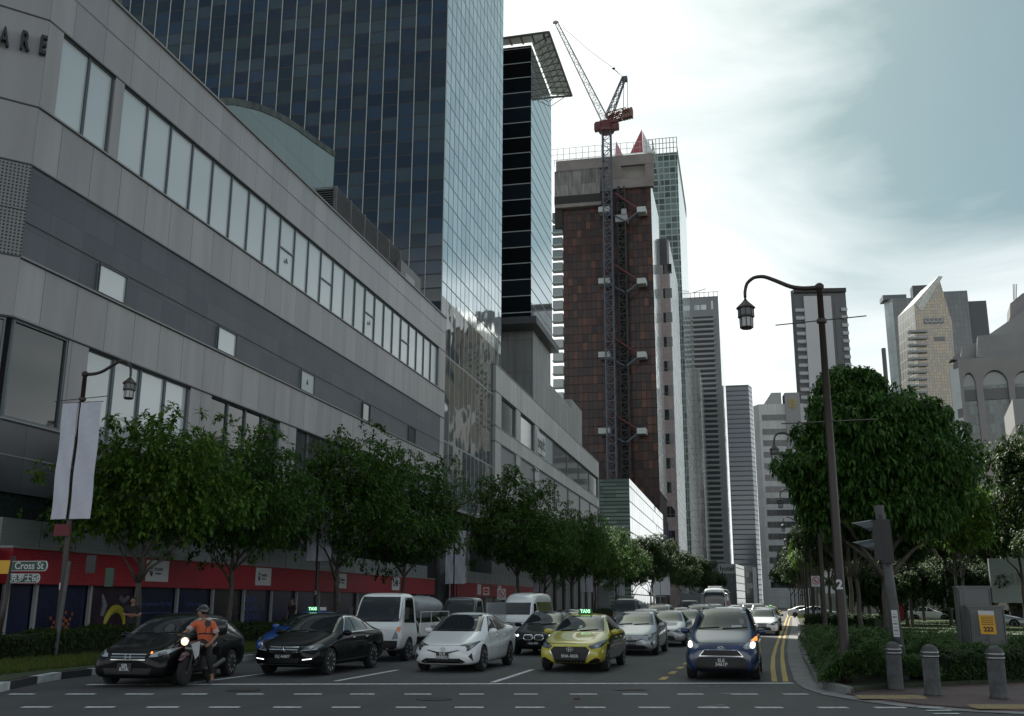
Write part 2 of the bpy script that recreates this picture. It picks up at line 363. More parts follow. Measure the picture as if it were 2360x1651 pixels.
# left verge and pavement
M_PAVE=mat('pavement_concrete',(.12,.12,.118),.85,noise=.2,nscale=.9,bump=.15)
M_GRASS_B=mat('turf_soil',(.030,.048,.014),.95,noise=.4,nscale=3)
inner=[p+Vector((-.18,0,0)) for p in kl]
b=MB(); b.prism([(p.x,p.y,-.01) for p in inner]+[(-26,260,-.01),(-26,8,-.01)],(0,0,.15)); struct(b.build('pavement',M_PAVE))
b=MB()
vg=[p for p in inner if p.y>17.2 and p.y<200]
b.prism([(p.x-.02,p.y,.13) for p in vg]+[(-18.6,200,.13),(-18.4,24,.13),(-18.2,20.4,.13),(-16.9,18.2,.13)],(0,0,.03)); struct(b.build('grass_verge',M_GRASS_B))
# right side: gutter, kerb, planted ground, brick pavement
def redbrick():
    g=NG('red_pavers'); tc=g.n('ShaderNodeTexCoord'); mp=g.n('ShaderNodeMapping'); mp.inputs['Rotation'].default_value=(0,0,rad(18)); g.l(tc.outputs['Object'],mp.inputs[0])
    br=g.n('ShaderNodeTexBrick'); g.l(mp.outputs[0],br.inputs['Vector']); br.inputs['Scale'].default_value=1; br.inputs['Brick Width'].default_value=.4; br.inputs['Row Height'].default_value=.2
    br.inputs['Mortar Size'].default_value=.008; br.inputs['Color1'].default_value=(.105,.058,.056,1); br.inputs['Color2'].default_value=(.075,.046,.048,1); br.inputs['Mortar'].default_value=(.04,.03,.03,1)
    n=g.n('ShaderNodeTexNoise'); n.inputs['Scale'].default_value=1.2; n.inputs['Detail'].default_value=5; g.l(tc.outputs['Object'],n.inputs['Vector'])
    g.l(g.mix(1.0,br.outputs[0],g.math('MULTIPLY_ADD',n.outputs[0],1.1,.45),'MULTIPLY'),g.b.inputs['Base Color']); g.b.inputs['Roughness'].default_value=.7
    return g.m
b=MB(); kr=[gnd(x,y) for x,y in [(2700,1665),(2360,1648),(2200,1640),(2080,1630),(1980,1617),(1900,1603),(1858,1590),(1838,1578),(1829,1566)]]
kr=[Vector((p.x,p.y,0)) for p in kr]+[Vector((.2,28,0)),Vector((.16,33,0)),Vector((.2,42,0))]+[Vector((x,y,0)) for y,x in KR[3:]]
kw=[.42,.42,.42,.42,.42,.42,.42,.4,.42,.45,.45]+[.45]*20
L=[];R_=[]
for i,p in enumerate(kr):
    d=(kr[min(i+1,len(kr)-1)]-kr[max(i-1,0)]).normalized(); n=Vector((d.y,-d.x,0)); L.append(p); R_.append(p+n*kw[i])
for i in range(len(kr)-1):
    b.face([L[i],R_[i],R_[i+1],L[i+1]]) if False else b.face([p+Vector((0,0,.012)) for p in (L[i+1],L[i],R_[i],R_[i+1])])
struct(b.build('gutter',M_CONC))
b=MB()
for i in range(len(kr)-1):
    d=(kr[i+1]-kr[i]).normalized(); n=Vector((d.y,-d.x,0)); p,q=R_[i],R_[i+1]
    if i>=5: 
        m=max(1,int((q-p).length/1.0)) if p.y<60 else 1
        for j in range(m):
            a_,c_=p.lerp(q,j/m),p.lerp(q,(j+1)/m-.012); b.obox(a_,c_-a_,n*.15,(0,0,.15))
struct(b.build('kerb_stone_blocks',M_KERB))
inn=[p+Vector((.12,0,0)) for p in R_[5:]]
b=MB(); b.prism([(p.x,p.y,-.01) for p in inn]+[(60,420,-.01),(60,32,-.01),(6.8,26.8,-.01),(5.4,25.7,-.01),(2.9,23.2,-.01),(2.3,22.75,-.01),(1.6,21.95,-.01)],(0,0,.13)); struct(b.build('park_ground',mat('dark_soil',(.03,.036,.018),.95,noise=.4,nscale=2)))
b=MB(); b.prism([(p.x,p.y+.02,-.01) for p in R_[:6]]+[(1.62,21.97,-.01),(2.32,22.77,-.01),(2.92,23.22,-.01),(5.42,25.72,-.01),(6.82,26.82,-.01),(60,32.1,-.01),(60,21,-.01)],(0,0,.05)); struct(b.build('brick_pavement',redbrick()))
# tactile paving
M_TAC=mat('tactile_paving',(.34,.27,.15),.8,noise=.2,nscale=5)
def tactile(name,label,px,nx,ny,z=.04):
    p=gnd(px[0],px[1],z); root=MB()
    for i in range(nx):
        for j in range(ny):
            o=p+SD*(i*.31+j*.12)+SN*(j*.31); root.obox(o+Vector((0,0,.001)),SD*.30,SN*.30,(0,0,.008))
            for k in range(4): root.obox(o+SD*(.02+k*.072)+SN*.02+Vector((0,0,.009)),SD*.035,SN*.26,(0,0,.006))
    return tag(root.build(name,M_TAC),label,'tactile paving','tactile paving slabs at the crossing')
tactile('tactile_slabs','cream ribbed tactile slabs in front of the bollard beside the traffic light',(1985,1611),4,2)
tactile('tactile_slabs','cream ribbed tactile slabs at the foot of the right-hand bollard',(2255,1634),4,2)
# park lawn and paths
M_LAWN=mat('lawn_grass',(.032,.062,.012),.95,noise=.35,nscale=1.5,bump=.6,bscale=60)
b=MB(); b.prism([(5.2,46,.12),(60,40,.12),(60,330,.12),(3.5,330,.12),(3.5,52,.12)],(0,0,.02)); struct(b.build('lawn',M_LAWN))
b=MB()
for q in [[(3.6,62),(9.5,45),(11,45),(4.4,66)],[(7.5,56),(30,75),(30,77),(7.1,57.5)],[(9,44),(40,48),(40,50),(8.5,45.6)]]:
    b.prism([(x,y,.135) for x,y in q],(0,0,.012 if q[0][0]>4 else .016))
struct(b.build('park_path',M_CONC))
# ---------------------------------------------------------------- the long podium on the left
FAZ=-1.85; FU=adir(FAZ); FN=Vector((FU.y,-FU.x,0)); FO=Vector((-24,0,0)); Z=Vector((0,0,1))
def FP(s,z=0,d=0): return FO+FU*s+FN*d+Z*z
def fbox(b,s0,s1,z0,z1,d0,d1): return b.obox(FP(s0,z0,d0),FU*(s1-s0),FN*(d1-d0),Z*(z1-z0))
def fwall(b,s0,s1,z0,z1,d=0,thick=.3):
    """slab of wall whose outer face carries UVs in metres"""
    p=[FP(s0,z0,d),FP(s1,z0,d),FP(s1,z1,d),FP(s0,z1,d)]; q=[v-FN*thick for v in p]
    b.face(p,[(s0,z0),(s1,z0),(s1,z1),(s0,z1)])
    for i in range(4): b.face([p[i],q[i],q[(i+1)%4],p[(i+1)%4]],[(0,0),(.3,0),(.3,.3),(0,.3)])
    return b
PANEL=[(.315,.305,.31),(.34,.33,.335),(.295,.292,.298),(.325,.322,.32)]
M_PAN=grid_mat('facade_panels',PANEL,1.89,60,line=(.07,.07,.075),lw=.028,rough=.42,spec=.5,off=(-1.05,0),tilt=.012,dirt=.15)
M_PAN2=grid_mat('facade_panels_upper',PANEL,1.89,60,line=(.07,.07,.075),lw=.02,rough=.38,off=(-1.05,0),tilt=.012,dirt=.1)
M_PANP=grid_mat('facade_panels_pale',[(.35,.36,.355),(.39,.40,.395),(.33,.34,.335)],3.3,60,line=(.16,.16,.16),lw=.02,rough=.45,off=(0,0),dirt=.22)
M_MESH=grid_mat('perforated_band',[(.075,.085,.10),(.085,.095,.11),(.068,.078,.093)],1.89,1.06,line=(.05,.055,.065),lw=.03,rough=.5,off=(-1.05,-13.3),tilt=.01,dirt=.12)
def perf():
    g=NG('perforated_screen'); uv=g.n('ShaderNodeUVMap'); sp=g.n('ShaderNodeSeparateXYZ'); g.l(uv.outputs[0],sp.inputs[0])
    fu=g.math('FRACT',g.math('MULTIPLY',g.math('ADD',sp.outputs[0],500),8)); fv=g.math('FRACT',g.math('MULTIPLY',sp.outputs[1],8))
    h=g.math('MULTIPLY',g.math('GREATER_THAN',fu,.45),g.math('GREATER_THAN',fv,.45))
    g.l(g.mix(h,(.20,.21,.21),(.02,.022,.025)),g.b.inputs['Base Color']); g.b.inputs['Roughness'].default_value=.55; return g.m
M_PERF=perf()
M_TRIM=mat('dark_trim',(.045,.047,.05),.5); M_TRIML=mat('ledge_metal',(.22,.22,.22),.45)
M_DPAN=grid_mat('dark_base_panels',[(.05,.055,.062),(.058,.062,.068)],1.89,60,line=(.02,.02,.022),lw=.03,rough=.3,off=(-1.05,0))
M_WGL=mat('window_glass',(.28,.33,.34),.07,ior=2.3,bump=.02,bscale=.9)
M_WGL2=mat('window_glass_film',(.52,.57,.58),.12,ior=2.1)
M_WGD=mat('window_glass_dark',(.02,.026,.028),.05,ior=1.7)
M_FRAME=mat('window_frame_metal',(.10,.12,.13),.4,metal=.3)
def window(root,s0,s1,z0,z1,m,d=-.16,fr=.05,transom=None,mframe=None,P=None,name='window'):
    P=P or FP; U=(P(1)-P(0)); N=(P(0,0,1)-P(0)); b=MB(); b.obox(P(s0,z0,d-.03),U*(s1-s0),N*.03,Z*(z1-z0)); w=b.build(name,m,root)
    f=MB()
    for a,c,e,g in ((s0,s0+fr,z0,z1),(s1-fr,s1,z0,z1),(s0+fr,s1-fr,z0,z0+fr),(s0+fr,s1-fr,z1-fr,z1)): f.obox(P(a,e,d-.02),U*(c-a),N*.10,Z*(g-e))
    if transom: f.obox(P(s0+fr,transom-.04,d-.02),U*(s1-s0-2*fr),N*.09,Z*.08)
    f.build('frame',mframe or M_FRAME,w); return w
pod=thing('shopping_podium','long grey panelled shopping building with tall pale windows above a red hoarding','building',FP(28.05))
CZ=[0,4.3,5.2,6.42,7.6,11.12,13.28,16.72,18.98,22.46,24.1,25.45]
b=MB(); b2=MB(); b3=MB(); bd=MB()
S0_,S1_=28.05,80.1
fwall(b,S0_,S1_,11.15,13.25); fwall(b,S0_,S1_,16.75,18.96); fwall(b2,S0_,S1_,22.5,24.08); fwall(b2,S0_,S1_,24.12,25.45)
for a,c in ((28.05,28.88),(32.2,32.82),(78.2,80.1)): fwall(b,a,c,19.0,22.46)
LW=[(32.3,39.8),(41.7,49.1),(51.2,58.6),(60.5,68.0),(70.0,77.5)]
prev=31.1
for a,c in LW+[(80.1,80.1)]: fwall(b,prev,a,7.64,11.11); prev=c
fwall(b3,28.05,79.0,13.3,14.58,-.02); fwall(b3,28.05,79.0,14.6,16.70,-.02); fwall(b,79.0,80.1,13.28,16.72)
fwall(bd,S0_,S1_,6.44,7.58); fwall(bd,S0_,S1_,5.2,6.40)
wl=b.build('wall',M_PAN,pod); b2.build('parapet',M_PAN2,pod); b3.build('perforated_band',M_MESH,pod); bd.build('base_panels',M_DPAN,pod)
t=MB()
for z,h,dd,m in ((25.45,.10,.10,0),(24.08,.05,.02,0),(22.46,.05,.03,0),(18.94,.07,.07,0),(16.70,.06,.06,0),(13.24,.07,.09,0),(11.10,.06,.07,0),(7.58,.07,.08,0),(6.40,.05,.03,0)):
    fbox(t,S0_-.02,S1_,z,z+h,-.1,dd)
t.build('ledges',M_TRIML,pod)
t=MB()
for z in (22.43,18.90,16.66,13.20,11.06,7.53,14.58,24.1): fbox(t,S0_,S1_,z,z+.035,-.1,.012)
t.build('shadow_joints',M_TRIM,pod)
window(pod,28.9,30.62,19.03,22.43,M_WGL2); window(pod,30.64,32.18,19.03,22.43,M_WGL2)
nW=24; ww=(78.18-32.84)/nW
for i in range(nW):
    a=32.84+i*ww; window(pod,a+.005,a+ww-.005,19.03,22.43,M_WGL2 if i<13 else M_WGL,transom=20.75 if i in (8,11,15,19) else None,fr=.045)
sg=MB()
for i in (8,15): # little triangle warning stickers
    a=32.84+i*ww; sg=MB(); sg.prism([FP(a+.8,20.05,-.1),FP(a+1.1,20.05,-.1),FP(a+.95,20.35,-.1)],FN*.02); sg.build('warning_sticker',M_TRIM,pod)
sg=MB(); sg.prism([FP(52.1,13.8,.02),FP(52.4,13.8,.02),FP(52.25,14.1,.02)],FN*.02); sg.build('warning_sticker',M_TRIM,pod)
for i,(a,c) in enumerate(((32.35,34.2),(41.75,43.6),(51.3,53.2),(61.1,62.5),(70.8,72.4))): window(pod,a,c,13.33,14.5,M_WGL2 if i<3 else M_WGD,d=.02,fr=.03)
for gi,(a,c) in enumerate(LW):
    n=4; w_=(c-a)/n
    for i in range(n): window(pod,a+i*w_+.01,a+(i+1)*w_-.01,7.66,11.08,M_WGL2 if (gi==0 and i>1) else (M_WGL if gi in(0,4) else M_WGD),fr=.06,d=-.2)
window(pod,28.15,31.08,7.66,11.08,M_WGD,fr=.08,d=-.1)
# roof slab and hidden body
b=MB(); fbox(b,28.4,80.0,.02,25.2,-30,-.32); b.build('core',mat('core_dark',(.02,.02,.022),.9),pod)
# dark glass strip, metal fascia, red hoarding, posters
b=MB(); fbox(b,28.05,76,4.36,5.18,-.3,-.12); b.build('clerestory_glass',M_WGD,pod)
def silver():
    g=NG('brushed_fascia'); tc=g.n('ShaderNodeTexCoord'); mp=g.n('ShaderNodeMapping'); mp.inputs['Scale'].default_value=(.3,.3,14); g.l(tc.outputs['Object'],mp.inputs[0])
    n=g.n('ShaderNodeTexNoise'); n.inputs['Scale'].default_value=1.3; n.inputs['Detail'].default_value=6; g.l(mp.outputs[0],n.inputs['Vector'])
    g.l(g.mix(1.0,(.20,.215,.215),g.math('MULTIPLY_ADD',n.outputs[0],.8,.6),'MULTIPLY'),g.b.inputs['Base Color']); g.b.inputs['Roughness'].default_value=.45; g.b.inputs['Metallic'].default_value=.2; return g.m
b=MB(); s=28.4
while s<75.4: fbox(b,s,min(s+1.93,75.5),3.42,4.34,-.1,.28); s+=1.98
b.build('metal_fascia',silver(),pod)
b=MB(); s=28.4
for s0,s1 in ((28.2,75.5),): fbox(b,s0,s1,3.33,3.40,-.1,.95)
b.build('fascia_ledge',M_TRIML,pod)
M_RED=mat('hoarding_red',(.25,.009,.02),.5,noise=.1,nscale=.7)
M_REDD=mat('hoarding_pattern_pink',(.46,.055,.05),.5)
b=MB(); fbox(b,28.3,75.5,2.2,3.32,.3,.9); red=b.build('hoarding_band',M_RED,pod)
b=MB(); rr=random.Random(2)
for c0,c1,dens in ((31,36.5,1),(40,46,1),(28.5,30.2,1)):
    s=c0
    while s<c1:
        z=2.3
        while z<3.25:
            if rr.random()<.72: b.obox(FP(s+rr.uniform(-.02,.02),z,.9),FU*.07,FN*.006,Z*.018+FU*.03)
            z+=.1
        s+=.14
b.build('pattern_dashes',M_REDD,red)
M_SIGNW=mat('sign_white',(.50,.51,.52),.5); M_INK=mat('ink_black',(.02,.02,.025),.5); M_INKR=mat('ink_maroon',(.15,.02,.04),.5)
for (px0,px1) in ((338,389),(591,626),(778,800),(905,922)):
    s0=hit_line(px0,1320,FP(0,0,.95),FAZ)[0]; s1=hit_line(px1,1320,FP(0,0,.95),FAZ)[0]; s1=max(s1,s0+1.25)
    b=MB(); fbox(b,s0,s1,2.42,3.26,.91,.94); sn=b.build('tenant_panel',M_SIGNW,pod)
    b=MB(); c=FP(s0+.33,2.86,.945)
    b.prism([c+FU*-.1+Z*.04,c+FU*.1+Z*.04,c+Z*.25],FN*.004)
    for k in range(4): b.prism([c+FU*(-.15+.08*k)+Z*-.01,c+FU*(-.11+.08*k)+Z*-.01,c+FU*(.03+.02*k)+Z*-.24,c+FU*(-.01+.02*k)+Z*-.24],FN*.004)
    text_mb(b,'FRASERS',.17,FP(s0+.86,2.9,.945),FU,Z,bold=.004); text_mb(b,'PROPERTY',.10,FP(s0+.86,2.73,.945),FU,Z,bold=.003)
    b.build('lettering',M_INK,sn)
M_POST=mat('post_pale_metal',(.30,.31,.32),.5)
posts=[28.6]+[30.0+3.0*k for k in range(16)]
for s in posts:
    if s>75: continue
    b=MB(); fbox(b,s-.06,s+.06,.14,2.2,.55,.67); b.build('post',M_POST,pod)
M_NAVY=mat('poster_navy',(.012,.016,.045),.25,noise=.5,nscale=.8); M_PUR=mat('poster_purple',(.028,.014,.03),.3,noise=.6,nscale=1.1); M_DK=mat('poster_dark',(.012,.013,.015),.25,noise=.5,nscale=.7)
M_BLUEL=mat('poster_blue_letters',(.05,.075,.22),.4); M_YELA=mat('poster_yellow',(.34,.30,.03),.5); M_ORA=mat('poster_orange',(.30,.08,.02),.5); M_PALEP=mat('poster_pale',(.11,.11,.14),.5); M_MAG=mat('poster_wine',(.12,.02,.05),.5)
ps=[s for s in posts if s<75]+[75.5]
rr=random.Random(11)
for i,(a,c) in enumerate(zip(ps,ps[1:])):
    b=MB(); fbox(b,a+.07,c-.07,.2,2.19,.35,.5); pn=b.build('shop_poster',[M_NAVY,M_NAVY,M_PUR,M_NAVY,M_NAVY,M_DK,M_NAVY][i%7],pod)
    if i in (3,4): b=MB(); text_mb(b,'New Experience For You' if i==3 else 'Coming Soon',.24,FP((a+c)/2,1.55,.505),FU,Z); fbox(b,a+.2,c-.2,1.18,1.2,.5,.505); b.build('lettering',M_BLUEL,pn)
    if i in (6,12):
        b=MB()
        for k,t_ in enumerate(('CHINA','SQUARE','CENTRAL')): text_mb(b,t_,.40,FP(a+.3,1.75-.42*k,.505),FU,Z,align='LEFT',bold=.006)
        b.build('lettering',M_BLUEL,pn)
    if i==2:
        b=MB(); c0=FP(a+1.85,.75,.51)
        arc=[c0+FU*(-.62*math.cos(t_))+Z*(.62*math.sin(t_)) for t_ in [x*.28 for x in range(0,12)]]
        b.tube([p-FN*.05 for p in arc],[.10,.13,.15,.16,.17,.17,.17,.16,.15,.14,.12,.1],6); b.build('fabric_swirl',M_YELA,pn)
        b=MB(); b.tube([FP(a+.9,1.9,.5),FP(a+1.05,1.5,.5),FP(a+.95,1.1,.5)],[.05,.16,.10],6); b.build('painted_shape',M_PALEP,pn); b=MB(); b.tube([FP(a+2.0,1.8,.47),FP(a+2.3,1.65,.47),FP(a+2.6,1.8,.47)],[.12,.12,.12],6); b.build('painted_shape',M_PALEP,pn)
    if i in (1,5,9):
        b=MB()
        for k in range(34):
            q=FP(a+.7+rr.gauss(1.0,.35),.35+abs(rr.gauss(.4,.45)),.47); b.lathe(q,[(.0,-.06),(.07,-.02),(.07,.03),(0,.06)],6,'x')
        b.build('flower_motif',[M_ORA,M_MAG,M_ORA][(i//4)%3],pn)
# chamfered corner face on the far left
CAZ=220; CU=-adir(CAZ); CN=Vector((CU.y,-CU.x,0)); CO=FP(28.05)   # CU runs toward the corner
def CP(s,z=0,d=0): return CO+CU*s+CN*d+Z*z      # s negative away from the corner
def cwall(b,s0,s1,z0,z1,d=0):
    p=[CP(s0,z0,d),CP(s1,z0,d),CP(s1,z1,d),CP(s0,z1,d)]; q=[v-CN*.3 for v in p]; b.face(p,[(s0,z0),(s1,z0),(s1,z1),(s0,z1)])
    for i in range(4): b.face([p[i],q[i],q[(i+1)%4],p[(i+1)%4]],[(0,0),(.3,0),(.3,.3),(0,.3)])
M_PANC=grid_mat('corner_panels',PANEL,4.0,60,line=(.07,.07,.075),lw=.02,rough=.42,off=(.0,0),dirt=.1)
b=MB()
for z0,z1 in ((22.5,30.0),(18.98,22.44),(16.75,18.92),(11.15,13.26)): cwall(b,-9,0,z0,z1)
b.build('corner_wall',M_PANC,pod)
b=MB(); cwall(b,-9,0,15.0,16.7); cwall(b,-9,0,13.3,14.97); b.build('perforated_screen',M_PERF,pod)
b=MB(); cwall(b,-9,0,5.2,6.4); cwall(b,-9,0,6.45,7.58); b.build('corner_base_panels',M_DPAN,pod)
b=MB()
for z in (22.44,18.93,16.70,13.26,11.08,7.55,6.40): b.obox(CP(-9,z,-.1),CU*9.0,CN*.13,Z*.05)
b.build('corner_joints',M_TRIM,pod)
for a in (-8.8,-4.5): window(pod,a,a+4.3,7.66,11.06,M_WGL if a<-5 else M_WGD,P=CP,d=-.1,fr=.07)
b=MB(); b.obox(CP(-9,4.36,-.3),CU*9,CN*.15,Z*.8); b.build('corner_glass',M_WGD,pod)
b=MB(); b.obox(CP(-9,3.42,-.1),CU*8.9,CN*.3,Z*.92); b.build('corner_fascia',MATS['brushed_fascia'],pod)
b=MB(); b.obox(CP(-9,2.2,.1),CU*9.3,CN*.6,Z*1.1); b.build('corner_hoarding_band',M_RED,pod)
b=MB(); b.obox(CP(-9,.2,.0),CU*9.1,CN*.3,Z*1.98); b.build('corner_posters',M_NAVY,pod)
# raised sign letters
M_BRZ=mat('letter_bronze',(.02,.018,.017),.45)
for ch,(px,py) in (('A',(9,87)),('R',(57,97)),('E',(99,107))):
    s,z=hit_line(px,py,CO+CN*.15,40); b=MB(); text_mb(b,ch,1.0,CP(s,z,.15),CU,Z,depth=.2,bold=.02,sx=.5)
    fm=b.build('raised_letter',M_BRZ,pod)
b=MB(); fbox(b,28.6,33.3,25.5,34,-6,-.9); b.build('stair_tower',M_PAN,pod)
# roof pavilion: curved pale green screen
M_TEAL=grid_mat('teal_cladding',[(.17,.23,.235),(.185,.245,.25)],2.0,2.6,line=(.10,.14,.145),lw=.03,rough=.35,off=(0,-1))
PD=-3.0; pl=[(500,243),(540,243),(570,249),(600,257),(640,274),(680,298),(720,328),(745,345),(771,363)]
top=[hit_line(x,y,FP(0,0,PD),FAZ) for x,y in pl]; mb=MB()
for (s0,z0),(s1,z1) in zip(top,top[1:]):
    mb.face([FP(s0,25,PD),FP(s1,25,PD),FP(s1,z1,PD),FP(s0,z0,PD)],[(s0,25),(s1,25),(s1,z1),(s0,z0)])
    mb.face([FP(s0,z0,PD),FP(s1,z1,PD),FP(s1,z1,PD-9),FP(s0,z0,PD-9)],[(s0,0),(s1,0),(s1,9),(s0,9)])
s1,z1=top[-1]; mb.face([FP(s1,25,PD),FP(s1,25,PD-9),FP(s1,z1,PD-9),FP(s1,z1,PD)],[(0,25),(9,25),(9,z1),(0,z1)])
mb.build('roof_pavilion',M_TEAL,pod)
mb=MB()
for (s0,z0),(s1,z1) in zip(top,top[1:]): mb.obox(FP(s0,z0+.02,PD+.05),FP(s1,z1,0)-FP(s0,z0,0),-FN*.5,Z*.42)
mb.build('pavilion_rim',mat('rim_weathered',(.07,.085,.08),.8,noise=.5,nscale=1.2),pod)
# louvred plant screens and small penthouse on the roof
M_LOU=mat('louvre_metal',(.17,.165,.165),.5,noise=.1,nscale=3); M_LOUD=mat('louvre_shadow',(.02,.02,.02),.8)
LD=-1.6; s0,zt=hit_line(775,416,FP(0,0,LD),FAZ); s1,zt1=hit_line(921,590,FP(0,0,LD),FAZ); zt=(zt+zt1)/2
mb=MB(); fbox(mb,s0+.1,s1-.1,25,zt-.1,LD-3.4,LD-.12); mb.build('plant_backing',M_LOUD,pod)
mb=MB(); z=25.3
while z<zt: 
    mb.obox(FP(s0,z,LD-.1),FU*(s1-s0),FN*.14-Z*.05,Z*.05); mb.obox(FP(s0,z,LD-3.4),FN*3.3,-FU*.12-Z*.04,Z*.05); z+=.17
n=5
for i in range(n+1): ss=s0+(s1-s0)*i/n; fbox(mb,ss-.04,ss+.04,25,zt,LD-.15,LD+.10)
mb.obox(FP(s0-.1,25,LD-3.5),FN*.12,FU*.1,Z*(zt-25)); mb.build('plant_louvres',M_LOU,pod)
s2,z2=hit_line(925,592,FP(0,0,-1.2),FAZ); s3,z3=hit_line(970,650,FP(0,0,-1.2),FAZ)
mb=MB(); fbox(mb,s2,s3,25,(z2+z3)/2,-6,-1.2); mb.build('penthouse',M_PANP,pod); mb=MB(); fbox(mb,s2+1.0,s2+3.4,26.2,27.3,-1.4,-1.18); mb.build('penthouse_window',M_WGD,pod)
# ---------------------------------------------------------------- blue glass tower over the podium
tw=thing('glass_tower','very tall blue glass office tower with thin white upright mullions rising over the grey podium','building',FP(90))
TD=-.3; T0,T1=79.7,102.2; TH=118
M_T1=grid_mat('tower_glass_front',[(.018,.034,.058),(.024,.044,.076),(.032,.052,.058),(.017,.029,.042),(.040,.062,.080),(.013,.024,.044)],1.52,1.28,line=(.006,.008,.01),lw=.0,lh=.13,rough=.05,ior=1.55,wob=.02,tilt=.008)
M_T2=grid_mat('tower_glass_side',[(.60,.66,.70),(.66,.72,.75),(.54,.61,.65)],1.5,1.92,line=(.03,.035,.04),lw=.16,lh=.12,rough=.03,metal=.85,wob=.018,tilt=.004)
tx=FP(T0,0,TD); L_=60
b=MB(); a0=FP(T0,0,TD)
p=[a0-FN*L_,a0]; b.face([p[0]+Z*20,p[1]+Z*20,p[1]+Z*TH,p[0]+Z*TH],[(-L_,20),(0,20),(0,TH),(-L_,TH)]); b.build('front_curtain_wall',M_T1,tw)
M_T2L=grid_mat('tower_glass_dark_reflection',[(.035,.05,.052),(.028,.04,.042),(.05,.065,.066)],1.5,7.5,line=(.20,.22,.22),lw=.12,lh=.14,rough=.03,ior=1.7,wob=.05,tilt=.01)  # darker glass colour stands in for dark reflections low on the tower
for za_,zb_,m_,n_ in ((9.6,27.5,M_T2L,'lower_glass_darkened'),(27.5,TH,M_T2,'side_curtain_wall')): b=MB(); b.face([FP(T0,za_,TD),FP(T1,za_,TD),FP(T1,zb_,TD),FP(T0,zb_,TD)],[(0,za_),(T1-T0,za_),(T1-T0,zb_),(0,zb_)]); b.build(n_,m_,tw)
b=MB(); fbox(b,T0+.05,T1-.02,9.7,TH-.5,TD-L_,TD-.06); b.build('core',mat('tower_core',(.03,.03,.03),.9),tw)
b=MB(); fbox(b,T0+.5,T1,9.4,9.66,TD-12,TD+.05); b.build('soffit',M_TRIML,tw)
M_MUL=mat('mullion_white',(.40,.42,.42),.5)
b=MB(); i=0
while i*1.52<L_: b.obox(a0-FN*(i*1.52+.03)+Z*20-FU*.10,FN*.065,FU*.09,Z*(TH-20)); i+=1
b.build('mullions',M_MUL,tw)
b=MB(); fbox(b,102.4,126,25,112,-60,-10); b.build('hidden_shade_volume',M_T1,tw)  # unseen volume added to keep the sun off the road
# dark recess under the tower
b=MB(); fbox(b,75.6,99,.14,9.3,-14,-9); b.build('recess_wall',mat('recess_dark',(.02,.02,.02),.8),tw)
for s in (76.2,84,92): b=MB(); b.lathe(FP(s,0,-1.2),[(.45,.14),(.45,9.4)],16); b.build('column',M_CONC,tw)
# ---------------------------------------------------------------- second podium wing
pw=thing('podium_wing','pale grey lower wing beyond the glass tower, with two rows of dark windows','building',FP(98.7))
b=MB(); fwall(b,98.7,177,22.9,25.7); fwall(b,98.7,177,17.7,19.25); fwall(b,98.7,177,9.8,13.6)
UW=[(101.3,108.7),(111.0,119.3),(122,133),(133.2,144),(144.2,155),(155.2,166),(166.2,176.5)]
prev=98.7
for a,c in UW+[(177,177)]: 
    if a>prev+.3: fwall(b,prev,a,19.3,22.88); fwall(b,prev,a,13.62,17.68)
    prev=c
b.build('wall',M_PANP,pw)
t=MB()
for z in (25.7,22.85,19.25,17.66,13.56): fbox(t,98.7,177,z,z+.08,-.1,.06)
t.build('ledges',M_TRIML,pw)
M_BGR=mat('bluegrey_infill',(.085,.10,.115),.3)
for i,(a,c) in enumerate(UW):
    window(pw,a,c,19.36,22.84,M_WGD if i!=2 else M_WGL,fr=.1,d=-.25); window(pw,a,c,13.65,17.64,M_BGR,fr=.1,d=-.12)
b=MB(); fbox(b,120.0,125.5,19.6,22.2,.02,.12); sg=b.build('white_sign',M_SIGNW,pw); b=MB(); text_mb(b,'pop!t',2.2,FP(122.7,20.95,.14),FU,Z,bold=.06); b.build('lettering',M_INK,sg)
b=MB(); fbox(b,98.9,176.8,.1,25.4,-30,-.32); fbox(b,176.8,177.0,9.8,25.7,-30,0); b.build('core',M_PANP,pw)
b=MB(); fbox(b,99,177,9.5,9.78,-2,.5); b.build('canopy',M_TRIML,pw)
b=MB(); s=82
while s<122: fbox(b,s,s+1.93,3.3,4.3,-.1,.3); s+=1.98
b.build('metal_fascia',MATS['brushed_fascia'],pw)
b=MB(); fbox(b,82,122,2.1,3.28,.3,.9); rd=b.build('hoarding_band',M_RED,pw)
b=MB(); fbox(b,82,122,.2,2.05,.3,.5); b.build('shop_posters',M_DK,pw)
for s in (85,89,93,97,101,105,109,113,117): b=MB(); fbox(b,s-.07,s+.07,.14,2.08,.55,.7); b.build('post',M_POST,pw)
for s in (88.5,96.5,104.5): 
    b=MB(); fbox(b,s,s+1.3,2.3,3.2,.91,.94); b.build('tenant_panel',M_SIGNW,pw)
for s in range(126,176,7): b=MB(); fbox(b,s,s+1.1,.1,9.6,-1,0); b.build('column',mat('column_dark',(.05,.05,.05),.7),pw)
b=MB(); fbox(b,122,177,.1,9.5,-9,-7); b.build('arcade_back',mat('recess_dark2',(.03,.03,.03),.8),pw)
